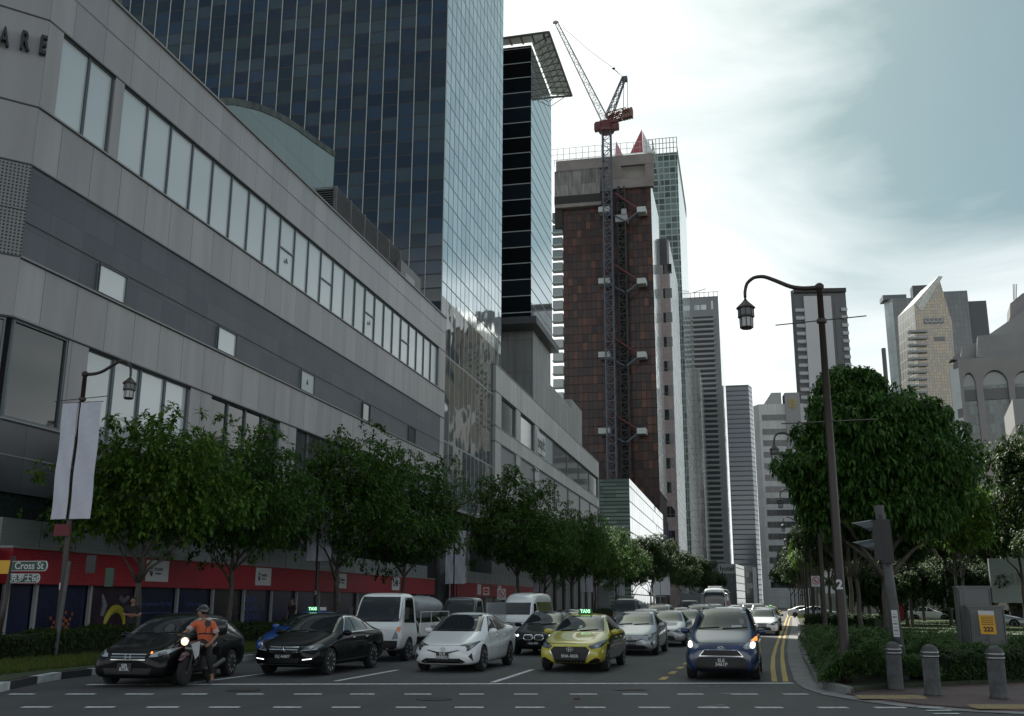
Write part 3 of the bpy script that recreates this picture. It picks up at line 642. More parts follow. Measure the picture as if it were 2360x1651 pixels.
# stepped block behind the wing, with handrail
blk=thing('concrete_block','stepped pale concrete service block under the second glass tower','building',FP(128))
b=MB(); BD=-2.0
def bwall(b,s0,s1,z0,z1,d,back=16):
    block(b,[FP(s0,0,d)[:2],FP(s1,0,d)[:2],FP(s1,0,d-back)[:2],FP(s0,0,d-back)[:2]],z0,z1)
bwall(b,128,141,20,38.5,BD); bwall(b,141.02,160,20,32.4,BD); bwall(b,160.02,171,20,34.0,BD-.02); b.build('wall',grid_mat('block_panels',[(.24,.25,.25),(.27,.28,.28)],4.2,4.5,line=(.14,.14,.14),lw=.06,rough=.6,dirt=.25),blk)
b=MB()
for k in range(5): b.bar(FP(112+k*1.3,25.7,-1.5),FP(112+k*1.3,27.0,-1.5),.05)
b.bar(FP(112,27,-1.5),FP(117.2,27,-1.5),.05); b.bar(FP(112,26.4,-1.5),FP(117.2,26.4,-1.5),.04); b.build('handrail',M_POST,blk)
# ---------------------------------------------------------------- second tower with roof canopy
t2=thing('canopied_tower','dark glass tower with a cantilevered glass and steel canopy at its top','building',FP(132))
s_a=hit_line(1219,500,FP(0,0,BD),FAZ)[0]; s_b=hit_line(1267,500,FP(0,0,BD),FAZ)[0]; zt2=hit_line(1222,112,FP(0,0,BD),FAZ)[1]
M_T3=grid_mat('tower2_front',[(.008,.012,.016),(.014,.02,.03),(.006,.008,.010)],6,2.3,line=(.42,.46,.46),lw=.0,lh=.13,rough=.05,ior=1.6,tilt=.004,off=(0,.3))
M_T4=grid_mat('tower2_side',[(.55,.62,.65),(.6,.67,.70)],40,2.0,line=(.05,.055,.06),lw=.06,lh=.22,rough=.03,metal=.85,wob=.015,tilt=.003)
a0=FP(s_a,0,BD+.3); LL=36
b=MB(); b.face([a0-FN*LL+Z*38.2,a0+Z*38.2,a0+Z*zt2,a0-FN*LL+Z*zt2],[(-LL,38),(0,38),(0,zt2),(-LL,zt2)]); b.build('front_curtain_wall',M_T3,t2)
b=MB(); b.face([FP(s_a,38.2,BD+.3),FP(s_b,38.2,BD+.3),FP(s_b,zt2,BD+.3),FP(s_a,zt2,BD+.3)],[(0,38),(s_b-s_a,38),(s_b-s_a,zt2),(0,zt2)]); b.build('side_curtain_wall',M_T4,t2)
b=MB(); fbox(b,s_a+.05,s_b-.05,38.3,zt2-.1,BD-LL,BD+.25); b.build('core',M_LOUD,t2)
b=MB(); fbox(b,s_a-1.0,s_b+.5,37.2,38.15,BD-LL,BD+1.2); b.build('base_cornice',mat('cornice',(.09,.095,.10),.6),t2)
zc=zt2+.3
cp=[gnd(1163,88,zc),gnd(1265,74,zc),gnd(1318,221,zc),gnd(1228,228,zc)]
M_STEEL=mat('canopy_steel',(.17,.165,.16),.5); 
M_CGL=mat('canopy_glass',(.50,.55,.55),.4,trans=.35)
A_,B_,C_,D_=cp; A_=A_+(A_-B_)*1.2
f=MB(); g_=MB()
inner0=FP(s_a,zc,BD+.4); inner1=FP(s_b,zc,BD+.4)
for p,q in ((A_,B_),(B_,C_),(C_,D_)): f.tube([p,q],.17,6)
for k in range(10):
    t_=(k+.5)/10; o=B_.lerp(C_,t_); i_=inner0.lerp(inner1,t_); f.tube([o,i_+Z*.1],.07,5); f.tube([o,i_-Z*2.2],.06,5)
for q in (.33,.66): f.tube([B_.lerp(inner0,q),C_.lerp(inner1,q)],.05,4)
for k in range(9): o=A_.lerp(B_,k/8.5); f.tube([o,o+FU*((inner0-o).dot(FU))],.12,5)
f.build('canopy_frame',M_STEEL,t2)
g_.face([A_+Z*.1,B_+Z*.1,inner0+Z*.1,inner0-FN*LL+Z*.1]); g_.face([B_+Z*.12,C_+Z*.12,inner1+Z*.12,inner0+Z*.12]); g_.build('canopy_glazing',M_CGL,t2)
b=MB(); fbox(b,s_a+.6,s_b-.6,zt2,zc-.1,BD-LL,BD-.6); b.build('roof_drum',M_STEEL,t2)
# ---------------------------------------------------------------- green louvred glass block
gb=thing('louvred_block','low green glass block wrapped in horizontal louvres in front of the brown tower','building',FP(229))
g0=hit_line(1451,1150,FP(0,0,0),FAZ)[0]; gz=hit_line(1451,1104,FP(0,0,0),FAZ)[1]; g1=hit_line(1531,1250,FP(0,0,0),FAZ)[0]
M_GR1=grid_mat('green_louvres',[(.09,.145,.125),(.11,.165,.145),(.06,.10,.09)],3,.85,line=(.015,.025,.022),lw=0,lh=.28,rough=.25,tilt=.01)
M_GR2=grid_mat('green_side_glass',[(.40,.46,.46),(.5,.55,.55),(.45,.5,.5)],5.5,3.4,line=(.05,.06,.06),lw=.25,rough=.03,metal=.85,wob=.03,tilt=.008)
b=MB(); a0=FP(g0,0,0); b.face([a0-FN*24,a0,a0+Z*gz,a0-FN*24+Z*gz],[(-24,0),(0,0),(0,gz),(-24,gz)]); b.build('louvred_front',M_GR1,gb)
b=MB(); b.face([FP(g0,0,0),FP(g1,0,0),FP(g1,gz,0),FP(g0,gz,0)],[(0,0),(g1-g0,0),(g1-g0,gz),(0,gz)]); b.build('side_glass',M_GR2,gb)
b=MB(); fbox(b,g0+.1,g1,0,gz-.2,-24,-.1); b.build('core',M_LOUD,gb)
# ---------------------------------------------------------------- far buildings: corner pixel + real distance
def far_foot(cx,cy,Y,lx,rx,azf=88.15,azs=-1.85,ly=None,ry=None,depth=None):
    """near corner seen at pixel (cx,cy) at distance Y; left face ends at lx, right/side face ends at rx"""
    C=atY(cx,cy,Y); C.z=0; l=hit_line(lx,ly or cy,C,azf)[0]; r=hit_line(rx,ry or cy,C,azs)[0]
    U=adir(azf); S=adir(azs); A=C+U*l; B=C+S*(r if depth is None else depth)
    return C,A,B,(A+B-C)
def zpx(x,y,C,az=88.15): return hit_line(x,y,C,az)[1]
def xy(p): return (p.x,p.y)
def face_box(b,o,u,n,a0,a1,z0,z1,d0,d1): return b.obox(o+u*a0+n*d0+Z*z0,u*(a1-a0),n*(d1-d0),Z*(z1-z0))
def quadwall(b,p,q,z0,z1,zq=None):
    L=(q-p).length; zq=zq or z1; b.face([p+Z*z0,q+Z*z0,q+Z*zq,p+Z*z1],[(0,z0),(L,z0),(L,zq),(0,z1)])
FN_=-adir(-1.85)  # outward normal of faces that look down the street toward the camera
# --- brown tower under construction
C,A,B,D=far_foot(1520,1120,385,1302,1538,ry=1150); C_br=C
zb=zpx(1503,432,C); zlo=zpx(1521,1130,C)
bt=thing('brown_tower','copper-brown clad tower under construction with grey netting around its top','building',C)
M_BR=grid_mat('copper_cladding',[(.050,.027,.024),(.072,.033,.026),(.032,.022,.022),(.11,.046,.029),(.054,.029,.025),(.040,.025,.024)],1.9,3.4,line=(.015,.010,.010),lw=.16,lh=.32,rough=.25,ior=1.33,tilt=.05,wob=.05,weights=[.25,.2,.2,.1,.15,.1])
b=MB(); quadwall(b,A,C,zlo-6,zb); b.build('front_cladding',M_BR,bt)
M_BRS=grid_mat('pale_side_glass',[(.80,.86,.86),(.72,.79,.79)],3,3.3,line=(.16,.17,.17),lw=.3,rough=.08,metal=.8,tilt=.006)
b=MB(); quadwall(b,C,B,zlo,zb+3); b.build('side_glass',M_BRS,bt)
b=MB(); block(b,[xy(C+Vector((-.3,.3,0))),xy(A+Vector((.3,.3,0))),xy(D),xy(B+Vector((-.3,0,0)))],0,zb-.3); b.build('core',mat('core_brown',(.03,.022,.02),.9),bt)
# base flare
b=MB(); b.prism([C+Z*zlo,B+Z*zlo,B+Vector((-7,0,0))+Z*(zlo-16),C+Vector((-7,0,0))+Z*(zlo-16)],Vector((-1,0,0))*6); b.build('base_flare',MATS['core_brown'],bt)
U=adir(88.15); W_=(C-A).length; zt=zpx(1503,335,C)
M_NET=grid_mat('site_netting',[(.19,.18,.175),(.24,.23,.22),(.15,.145,.14),(.21,.20,.19)],5.5,6.5,line=(.07,.07,.07),lw=.1,rough=.9,dirt=.4)
M_SLAB=mat('raw_concrete_pink',(.20,.18,.172),.85,noise=.2,nscale=.2)
b=MB(); o=A-U*3.2; 
za=zpx(1288,455,C); b.face([o+FN_*1.5+Z*(za-1),o+U*(W_*.52)+FN_*1.5+Z*(za-1),o+U*(W_*.52)+FN_*1.2+Z*(zt-8.5),o+FN_*1.2+Z*(zt-8.5)],[(0,0),(W_*.5,0),(W_*.5,14),(0,14)])
for i in range(0): pass
b.build('netting',M_NET,bt)
b=MB(); b.face([o+U*(W_*.62)+FN_*1.3+Z*(zb+5),o+U*(W_*.80)+FN_*1.3+Z*(zb+5),o+U*(W_*.76)+FN_*1.3+Z*(zt-8.5),o+U*(W_*.62)+FN_*1.3+Z*(zt-8.5)],[(0,0),(6,0),(6,14),(0,14)]); b.build('tarpaulin',mat('tarpaulin',(.19,.17,.15),.8,noise=.3,nscale=.3),bt)
b=MB(); face_box(b,A,U,FN_,1,W_-1,zb-.2,zt-4.5,-12,-4); b.build('upper_core',grid_mat('core_glass_grey',[(.16,.17,.17),(.22,.23,.225),(.10,.11,.115)],3,4,line=(.25,.25,.24),lw=.3,rough=.4),bt)
b=MB(); face_box(b,A,U,FN_,-2.5,W_+1.0,zt-8.5,zt-4,-.5,1.4); face_box(b,A,U,FN_,W_*.55,W_+1.2,zb,zb+4.2,-1,1.6); face_box(b,A,U,FN_,-3.0,W_*.45,zb-6.8,zb-5.3,-1,2.6); face_box(b,A,U,FN_,W_-2,W_+1.2,zb+4,zt-4,-3,1.2); b.build('slab_edges',M_SLAB,bt)
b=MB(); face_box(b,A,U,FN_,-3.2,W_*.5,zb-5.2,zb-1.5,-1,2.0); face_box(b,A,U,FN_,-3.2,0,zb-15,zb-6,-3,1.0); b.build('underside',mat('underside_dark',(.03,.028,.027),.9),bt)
M_SCAF=mat('scaffold_steel',(.26,.30,.29),.6)
b=MB()
def scaf(b,p,q,z0,z1,nx,nz,r=.14):
    for i in range(nx+1): w=p.lerp(q,i/nx); b.bar(w+Z*z0,w+Z*z1,r)
    for j in range(nz+1): zz=z0+(z1-z0)*j/nz; b.bar(p+Z*zz,q+Z*zz,r)
scaf(b,A-U*4.5+FN_*2,C+U*1.5+FN_*2,zt-4,zt+1.2,16,2); scaf(b,A-U*4.5-FN_*6,C-FN_*6,zt-3,zt,14,2,.12)
scaf(b,C+U*1.5+FN_*2,B+U*1.5,zt-4,zt+1,10,2)
b.build('roof_scaffold',M_SCAF,bt)
# glass hoist bays up the left edge
g_=MB(); zz=30; k=0
while zz<zb-10:
    b=MB(); face_box(b,A,U,FN_,-4.6,-.2,zz,zz+.5,-3,.6); b.build('floor_edge',mat('floor_edge_pale',(.33,.38,.37),.5),bt); face_box(g_,A,U,FN_,-4.4,-.3,zz+.5,zz+3.6,-2.6,.2); zz+=5.4
g_.build('side_bays',mat('bay_glass',(.10,.14,.14),.1,ior=2.0),bt)
# --- tower crane
M_CR=mat('crane_blue_grey',(.07,.085,.11),.5); M_CRR=mat('crane_red',(.09,.02,.022),.5); M_CRW=mat('crane_pale',(.22,.22,.24),.5); M_CW=mat('counterweight',(.16,.09,.075),.8)
YC=378
def cpx(x,y,Y=YC): return atY(x,y,Y)
def lattice(b,p,q,w0,w1,step,r,tri=False,side=None):
    d=(q-p); L=d.length; d.normalize(); s=side or U; s=(s-d*s.dot(d)).normalized(); t=d.cross(s); n=max(2,int(L/step))
    cor=[(-1,-1),(1,-1),(1,1),(-1,1)] if not tri else [(-1,-1),(1,-1),(0,1)]
    P=[[p+d*(L*i/n)+(s*a+t*c)*((w0+(w1-w0)*i/n)/2) for a,c in cor] for i in range(n+1)]; m=len(cor)
    for k in range(m): b.tube([P[i][k] for i in range(n+1)],r,4,False)
    for i in range(n):
        for k in range(m):
            if i%2: b.tube([P[i][k],P[i+1][(k+1)%m]],r*.6,3,False)
            else: b.tube([P[i+1][k],P[i][(k+1)%m]],r*.6,3,False)
            b.tube([P[i][k],P[i][(k+1)%m]],r*.6,3,False)
cr=thing('tower_crane','luffing tower crane with pale lattice jib, its mast braced to the brown tower','crane',cpx(1411,1105)); 
b=MB(); lattice(b,Vector((cpx(1411,1105).x,YC,0)),cpx(1398,300),3.3,3.3,3.3,.27); mast=b.build('mast',M_CR,cr)
b=MB(); p=cpx(1398,300); p2=cpx(1399,288); b.lathe(p,[(3.2,-1),(3.4,0),(2.6,3.5)],12); b.obox(p+Vector((-4.4,-2,2)),(9.2,0,.3),(0,5,0),(0,0,1.2)); b.obox(p+Vector((-4.8,-2.2,-.5)),(2.6,0,.3),(0,2.6,0),(0,0,3)); b.obox(p+Vector((2.6,-2.2,-.9)),(2.6,0,.3),(0,2.6,0),(0,0,2.4)); b.build('slewing_unit',M_CRR,cr)
b=MB(); b.obox(cpx(1382,292),(3,0,0),(0,3,0),(0,0,2.8)); b.build('cab',M_CRW,cr)
b=MB(); lattice(b,cpx(1394,277),cpx(1283,55),2.8,1.3,2.6,.15); b.lathe(cpx(1281,52),[(.5,-1.2),(.9,0),(.3,1.2)],8,'x'); b.build('jib',M_CRW,cr)
b=MB(); lattice(b,cpx(1403,277),cpx(1452,262),2.6,2.6,2.4,.4); lattice(b,cpx(1400,272),cpx(1445,258),3.2,3.0,2.8,.25); b.build('counter_jib',M_CRR,cr)
b=MB()
for i in range(4):
    for j in range(2): b.obox(cpx(1434+i*6,265-j*9+ (4-i)*1.5,YC-1.5),(.92,0,-.2),(0,3,0),(0,0,2.1))
b.build('counterweight',M_CW,cr)
b=MB(); lattice(b,cpx(1402,272),cpx(1438,180),2.6,1.4,2.6,.24); b.tube([cpx(1446,252),cpx(1446,185)],.12,4); b.tube([cpx(1437,250),cpx(1438,182)],.14,4); b.obox(cpx(1433,186),(2.2,0,0),(0,2,0),(0,0,2)); b.build('a_frame',M_CR,cr)
b=MB(); q=[cpx(1436,178),cpx(1414,158),cpx(1360,118),cpx(1296,62)]; b.tube(q,.09,4); b.tube([cpx(1439,180),cpx(1414,160)],.09,4); b.tube([cpx(1394,276),cpx(1300,80)],.05,4); b.lathe(cpx(1414,158),[(.2,-.6),(.8,0),(.2,.6)],8); b.build('stay_cables',mat('cable_dark',(.05,.05,.055),.5),cr)
def braces(y,root):
    b=MB(); f=YC; t=Vector((0,6,0)); 
    l,r,c=cpx(1384,y+34),cpx(1474,y+34),cpx(1409,y)
    b.tube([c,l+t*.3],.42,6); b.tube([c+Vector((1.5,0,0)),r+t*.3],.42,6); b.build('brace',M_CRR,root)
    b=MB(); b.tube([r+t*.3,cpx(1444,y+62)],.4,6); b.tube([l+t*.3+Vector((1,0,0)),cpx(1440,y+62)],.3,6); b.build('lower_brace',M_CR,root)
    b=MB(); b.obox(cpx(1379,y+42,YC+1),(4.6,0,0),(0,5,0),(0,0,2.2)); b.obox(cpx(1468,y+42,YC+1),(3.4,0,0),(0,5,0),(0,0,2.2)); b.build('anchor_plate',mat('anchor_white',(.42,.45,.44),.7),root)
for y in (447,612,782,958): braces(y,cr)
b=MB(); face_box(b,cpx(1405,480),Vector((1,0,0)),Vector((0,1,0)),0,1,0,.1,0,.1)
hm=thing('hoist_mast','dark lattice hoist mast standing to the right of the tower crane against the brown cladding','hoist',cpx(1437,1105))
b=MB(); lattice(b,Vector((cpx(1440,1105).x,YC+3,0)),cpx(1431,442,YC+3),3.0,3.0,2.7,.34); lattice(b,Vector((cpx(1436,1105).x,YC+5,0)),cpx(1432,432,YC+5),2.4,2.4,2.0,.3); b.build('mast',mat('hoist_black',(.02,.02,.021),.6),hm)
b=MB(); b.obox(cpx(1418,512,YC+1),(4.8,0,0),(0,4,0),(0,0,3)); b.obox(cpx(1432,496,YC+1),(2,0,0),(0,2,0),(0,0,2.6)); b.build('hoist_car',mat('hoist_car_pale',(.28,.29,.29),.6),hm)
# --- pink granite tower with a column of square windows
def tower(name,label,cat,foot,z1,mfront,mside,z0=0,top=None,mroof=None):
    C,A,B,D=foot; r=thing(name,label,cat,C); b=MB(); quadwall(b,A,C,z0,z1); b.build('front_wall',mfront,r)
    b=MB(); quadwall(b,C,B,z0,z1); b.build('side_wall',mside,r)
    b=MB(); i=Vector((-.25,.25,0)); block(b,[xy(C+i),xy(A+Vector((.2,.25,0))),xy(D),xy(B+Vector((-.25,0,0)))],0,z1-.1); b.build('core',mroof or M_CONC,r)
    return r
ft=far_foot(1556,1000,440,1500,1582,ry=1200); C,A,B,D=ft; zp=zpx(1545,552,C)
M_PK=grid_mat('pink_granite',[(.36,.30,.30),(.39,.33,.33)],1.6,2.1,line=(.24,.2,.2),lw=.1,rough=.6,dirt=.1)
M_PKS=grid_mat('pale_window_grid',[(.30,.36,.36),(.6,.66,.66),(.7,.76,.76)],2.6,3.0,line=(.72,.76,.76),lw=1.1,lh=.5,rough=.2,tilt=.02)
r=tower('granite_tower','pink granite tower with one column of square windows, right of brown tower','building',ft,zp,M_PK,M_PKS)
Wc=(C-A).length; k=0
for py in range(14): 
    y0=620+py*56; z_=zpx(1540,y0,C); 
    if z_<20: break
    a=hit_line(1528+py*.7,y0,C,88.15)[0]; c_=hit_line(1548+py*.75,y0,C,88.15)[0]
    b=MB(); face_box(b,C,U,FN_,a,c_,z_-2.3,z_+2.3,-.1,.08); w=b.build('window',M_WGD,r)
    b=MB(); face_box(b,C,U,FN_,(a+c_)/2-.1,(a+c_)/2+.1,z_-2.3,z_+2.3,.08,.16); face_box(b,C,U,FN_,a,c_,z_-1.2,z_-1.0,.08,.14); b.build('glazing_bars',M_FRAME,w)
b=MB(); a=hit_line(1521,590,C,88.15)[0]; face_box(b,C,U,FN_,a,-1,zp-12,zp+.6,-.1,.2); b.build('crown_glass',grid_mat('crown_glass',[(.03,.045,.06),(.04,.06,.075)],2,2.4,line=(.015,.02,.025),lw=.2,rough=.05,ior=1.8),r)
bl=thing('blue_banner_wall','narrow bright blue vertical hoarding at the foot of the pink granite tower','hoarding',atY(1534,1290,425)); b=MB(); p=atY(1529,1285,425); b.obox(Vector((p.x,425,p.z-8)),(2.4,0,0),(0,.5,0),(0,0,zpx(1529,1205,Vector((0,425,0)),90)-p.z+8)); b.build('panel',mat('blue_panel',(.02,.09,.36),.5),bl)
# --- unfinished green glazed tower behind it
ft=far_foot(1563,420,520,1490,1612,ry=1290,ly=420); C,A,B,D=ft; zg=zpx(1558,352,C)
M_UG=grid_mat('unfinished_green_grid',[(.05,.075,.07),(.09,.13,.12),(.03,.045,.04),(.12,.17,.155)],3.2,3.6,line=(.24,.30,.28),lw=.4,lh=.7,rough=.25,tilt=.01)
M_UGS=grid_mat('pale_green_side',[(.66,.76,.74),(.74,.84,.82),(.70,.80,.78)],8,9,line=(.34,.42,.41),lw=.35,rough=.10,metal=.7,tilt=.006)
r=tower('unfinished_tower','tall unfinished green glass tower with a pale mirrored side, behind the brown tower','building',ft,zg,M_UG,M_UGS)
b=MB(); scaf(b,A+FN_*.5,C+FN_*.5,zg,zg+9,9,3,.3); scaf(b,C,B,zg-2,zg+4,14,3,.25); b.build('roof_frame',M_SCAF,r)
b=MB(); p=atY(1465,352,515); q=atY(1479,298,515); b.prism([p+Vector((-3,0,0)),p+Vector((4,0,0)),q],(0,.6,0)); b.build('red_sail',mat('sail_red',(.30,.06,.08),.6),r)
b=MB(); b.prism([p+Vector((4.2,0,0)),p+Vector((10,0,-2)),q+Vector((.3,0,-1))],(0,.6,0)); b.build('white_sail',mat('sail_white',(.55,.55,.57),.6),r)
b=MB(); p=atY(1412,360,515); b.prism([p+Vector((1,0,-4)),p+Vector((8,0,-6)),p+Vector((2.0,0,9))],(0,.6,0)); b.build('pink_sail',mat('sail_pink',(.42,.20,.24),.6),r)
# white stepped side slab
def dark_strips():
    b=MB(); 
    for x0,y0,x1,y1 in ((1563,700,1579,860),(1583,1020,1600,1055)): pass
dark_strips()
# --- slim dark green tower and twin
ft=far_foot(1622,1100,600,1598,1640,ry=1290); C,A,B,D=ft; zz=zpx(1612,850,C)
M_DG=grid_mat('dark_green_glass',[(.02,.034,.032),(.03,.045,.04)],2.2,3.6,line=(.05,.065,.06),lw=.2,rough=.08,ior=1.8,tilt=.01)
M_DGS=grid_mat('greygreen_side',[(.10,.13,.14),(.12,.15,.155)],3,4,line=(.16,.2,.2),lw=.2,rough=.2,tilt=.01)
tower('slim_green_tower','slim dark green tower standing in front of the balconied tower','building',ft,zz,M_DG,M_DGS)
# --- balcony tower
ft=far_foot(1669,1000,680,1592,1705,ry=1290); C,A,B,D=ft; zz=zpx(1660,683,C)
M_BT=mat('tower_grey_render',(.19,.205,.215),.7,noise=.08,nscale=.05); M_BTS=grid_mat('mirror_side',[(.008,.013,.02),(.012,.02,.03),(.02,.03,.04),(.16,.19,.2)],4.5,3.6,line=(.02,.03,.035),lw=.0,lh=.3,rough=.03,ior=1.7,tilt=.03,wob=.06,weights=[.42,.35,.2,.03])
r=tower('balcony_tower','tall slender grey residential tower with close rows of balconies','building',ft,zz,M_BT,M_BTS); Wc=(C-A).length
n=0; z=zz-17; rr=random.Random(3)
M_BAL=mat('balcony_slab',(.25,.26,.265),.7); M_BGAP=mat('balcony_shade',(.03,.035,.04),.6)
while z>24 and n<62:
    b=MB(); j=1.2 if n%2 else 0; face_box(b,A,U,FN_,Wc*.18-j,Wc*.84+j*.4,z,z+1.35,0,1.5); bb=b.build('balcony',M_BAL,r)
    b=MB(); face_box(b,A,U,FN_,Wc*.20,Wc*.82,z+1.36,z+3.2,-.1,.05); b.build('balcony_window',M_BGAP,bb); z-=3.45; n+=1
for a_,c_,h_ in ((.25,.42,5.5),(.45,.62,5.5),(.06,.11,3),(.78,.83,3)): b=MB(); face_box(b,A,U,FN_,Wc*a_,Wc*c_,zz-9,zz-h_,-.1,.1); b.build('window',M_WGL,r)
b=MB(); scaf(b,A+FN_*.2,C+FN_*.2,zz,zz+3.4,7,1,.3); b.tube([A+U*4+Z*(zz+3.4),A+U*14+Z*(zz+6)],.3,4); b.build('roof_rail',M_STEEL,r)
# --- blue tower
ft=far_foot(1738,1150,860,1684,1746,azs=12,ry=1150); C,A,B,D=ft; zz=zpx(1720,887,C)
M_BL=grid_mat('blue_grey_glass',[(.055,.085,.12),(.065,.10,.135),(.05,.075,.105)],60,4,line=(.035,.055,.08),lw=.0,lh=.9,rough=.1,ior=1.7,tilt=.006)
tower('blue_tower','plain blue-grey glass tower at the end of the left-hand row','building',ft,zz,M_BL,M_BL)
# --- low dark buildings at the street end
ft=far_foot(1640,1330,430,1612,1652); C,A,B,D=ft; zz=zpx(1630,1299,C); r=tower('low_dark_block','low dark block with white side louvres beside the slim green tower','building',ft,zz,mat('charcoal_render',(.055,.057,.06),.7),grid_mat('white_louvre_side',[(.05,.05,.05)],60,3,line=(.6,.62,.62),lh=1.2,lw=0,rough=.5))
ft=far_foot(1697,1340,560,1655,1716,azs=4); C,A,B,D=ft; zz=zpx(1690,1300,C)
r=tower('hotel_block','small grey block with lettering on a pale panel at the street end','building',ft,zz,grid_mat('hotel_wall',[(.075,.08,.085),(.085,.09,.095)],2,3,line=(.05,.05,.055),lw=.2,rough=.6),grid_mat('bright_side_glass',[(.45,.5,.5),(.5,.55,.55)],60,4,line=(.08,.09,.09),lw=0,lh=.5,rough=.1,ior=2.2))
Wc=(C-A).length; b=MB(); face_box(b,A,U,FN_,.3,Wc,zz-5,zz,.05,.3); pn=b.build('sign_panel',M_BAL,r); b=MB(); text_mb(b,'hotel',3.6,A+U*(Wc*.52)+FN_*.35+Z*(zz-2.5),U,Z,bold=.08); b.build('lettering',M_INK,pn)
ft=far_foot(1736,1350,700,1712,1745,azs=14); C,A,B,D=ft; zz=zpx(1725,1307,C); tower('low_grey_block','low dark grey block at the very end of the street left of the sky gap','building',ft,zz,M_DG,M_BAL)
# ---------------------------------------------------------------- buildings on the right
# striped office tower with crest
ft=far_foot(1757,1100,400,1745,1850,azf=200,azs=86,ry=1100); 
def tower2(name,label,cx,cy,Y,lx,rx,azl,azr,ytop,mL,mR,ly=None,ry=None,cat='building'):
    """corner nearest the camera at cx; left face runs away at azimuth azl to lx, right face at azr to rx"""
    C=atY(cx,cy,Y); C.z=0; l=hit_line(lx,ly or cy,C,azl)[0]; q=hit_line(rx,ry or cy,C,azr)[0]
    A=C+adir(azl)*l; B=C+adir(azr)*q; D=A+B-C; z1=zpx(cx,ytop,C,azr)
    r=thing(name,label,cat,C); b=MB(); quadwall(b,A,C,0,z1); b.build('left_wall',mL,r); b=MB(); quadwall(b,C,B,0,z1); b.build('front_wall',mR,r)
    cc=(A+B)/2; sh=lambda p:(p+(cc-p).normalized()*.35); b=MB(); block(b,[xy(sh(C)),xy(sh(A)),xy(sh(D)),xy(sh(B))],0,z1-.05); b.build('core',M_CONC,r)
    uR=(B-C).normalized(); nR=Vector((uR.y,-uR.x,0)); 
    if nR.dot(C)>0: nR=-nR
    return r,C,A,B,D,z1,uR,nR
M_ST=grid_mat('striped_spandrel',[(.50,.50,.49),(.54,.54,.53)],3.4,3.7,line=(.33,.33,.33),lw=.1,rough=.7,dirt=.12)
r,C,A,B,D,z1,uR,nR=tower2('striped_tower','pale office tower with dark window stripes and a round crest at its top','',1,1,1,1,1,1,1,1,1) if False else tower2('striped_tower','pale office tower with dark ribbon-window stripes and a shield crest at its top right',1757,1100,400,1744,1862,-30,84,932,M_ST,M_ST)
Wr=(B-C).length; z=z1-4.2; k=0
M_RIB=grid_mat('ribbon_glass',[(.02,.025,.03),(.03,.036,.04),(.045,.05,.05)],1.7,9,line=(.10,.105,.11),lw=.12,rough=.08,ior=1.6,tilt=.01)
while z>8:
    b=MB(); p=C+uR*1.0+nR*-.1; q=C+uR*(Wr-1.5); b.obox(p+Z*(z-2.3),q-p,nR*.16,Z*2.3); 
    o=[p+nR*.17,q+nR*.07]; b2=MB(); L=(o[1]-o[0]).length; b2.face([o[0]+Z*(z-2.3),o[1]+Z*(z-2.3),o[1]+Z*z,o[0]+Z*z],[(0,0),(L,0),(L,2.3),(0,2.3)])
    b2.build('window_band',M_RIB,r); z-=4.45 if k else 5.6; k+=1
b=MB(); p=C+uR*(Wr*.12); b.prism([p+Z*z1,C+uR*(Wr*.52)+Z*z1,C+uR*(Wr*.52)+Z*(z1+4.5),C+uR*(Wr*.30)+Z*(z1+4.5)],-nR*12); b.build('roof_block',M_ST,r)
p0=hit_line(1808,905,C+nR*.8,84)[0]; p1=hit_line(1842,905,C+nR*.8,84)[0]; b=MB(); zt_=zpx(1826,905,C+nR*.8,84); b.obox(C+uR*p0+nR*.8+Z*(zt_-22),uR*(p1-p0),-nR*8,Z*22); cb=b.build('crest_pylon',mat('pylon_grey',(.26,.26,.26),.7),r)
M_GOLD=mat('crest_gold',(.28,.22,.10),.5,metal=.3)
b=MB(); c=C+uR*((p0+p1)/2)+nR*.85+Z*(zt_-4.6); k=.9
sh=[(-1.6,1.9),(0,2.4),(1.6,1.9),(1.6,-.6),(0,-2.6),(-1.6,-.6)]
b.prism([c+uR*(x*k)+Z*(y*k) for x,y in sh],nR*.15)
for a in range(3): b.lathe(c+nR*.1+Z*(1-a*1.1),[(.5,0),(.5,.3)],8)
b.build('shield_crest',M_GOLD,cb)
# tall grey slab tower with balconies at both edges
M_SLG=mat('slab_tower_render',(.50,.50,.51),.75,noise=.06,nscale=.04); M_SLD=mat('slab_tower_dark',(.11,.113,.118),.6)
r,C,A,B,D,z1,uR,nR=tower2('slab_tower','tall grey apartment slab tower behind the big street lamp, with stacked balconies along both edges',1838,800,520,1830,1958,-40,80,668,M_SLD,M_SLD,ry=800)
Wr=(B-C).length
def rib(b,a0,a1,za,zb_,d0,d1): b.obox(C+uR*(Wr*a0)+nR*d0+Z*za,uR*(Wr*(a1-a0)),nR*(d1-d0),Z*(zb_-za))
b=MB(); rib(b,.17,.45,0,z1-4,0,1.6); rib(b,.47,.70,0,z1-4,0,1.3); rib(b,.40,.47,0,z1-8,0,.9); b.build('render_slab',M_SLG,r)
b=MB(); rib(b,-.02,1.0,z1-2,z1,-1,1.9); b.build('roof_frame',mat('roof_frame_dark',(.03,.03,.03),.6),r)
b=MB(); rib(b,.71,.745,0,z1-8,0,1.0); rib(b,.755,.87,0,z1-8,0,.6); b.build('service_strip',grid_mat('service_glass',[(.12,.13,.135),(.05,.055,.06),(.2,.21,.21)],2,3.3,line=(.1,.1,.1),lw=.2,rough=.3),r)
z=z1-12
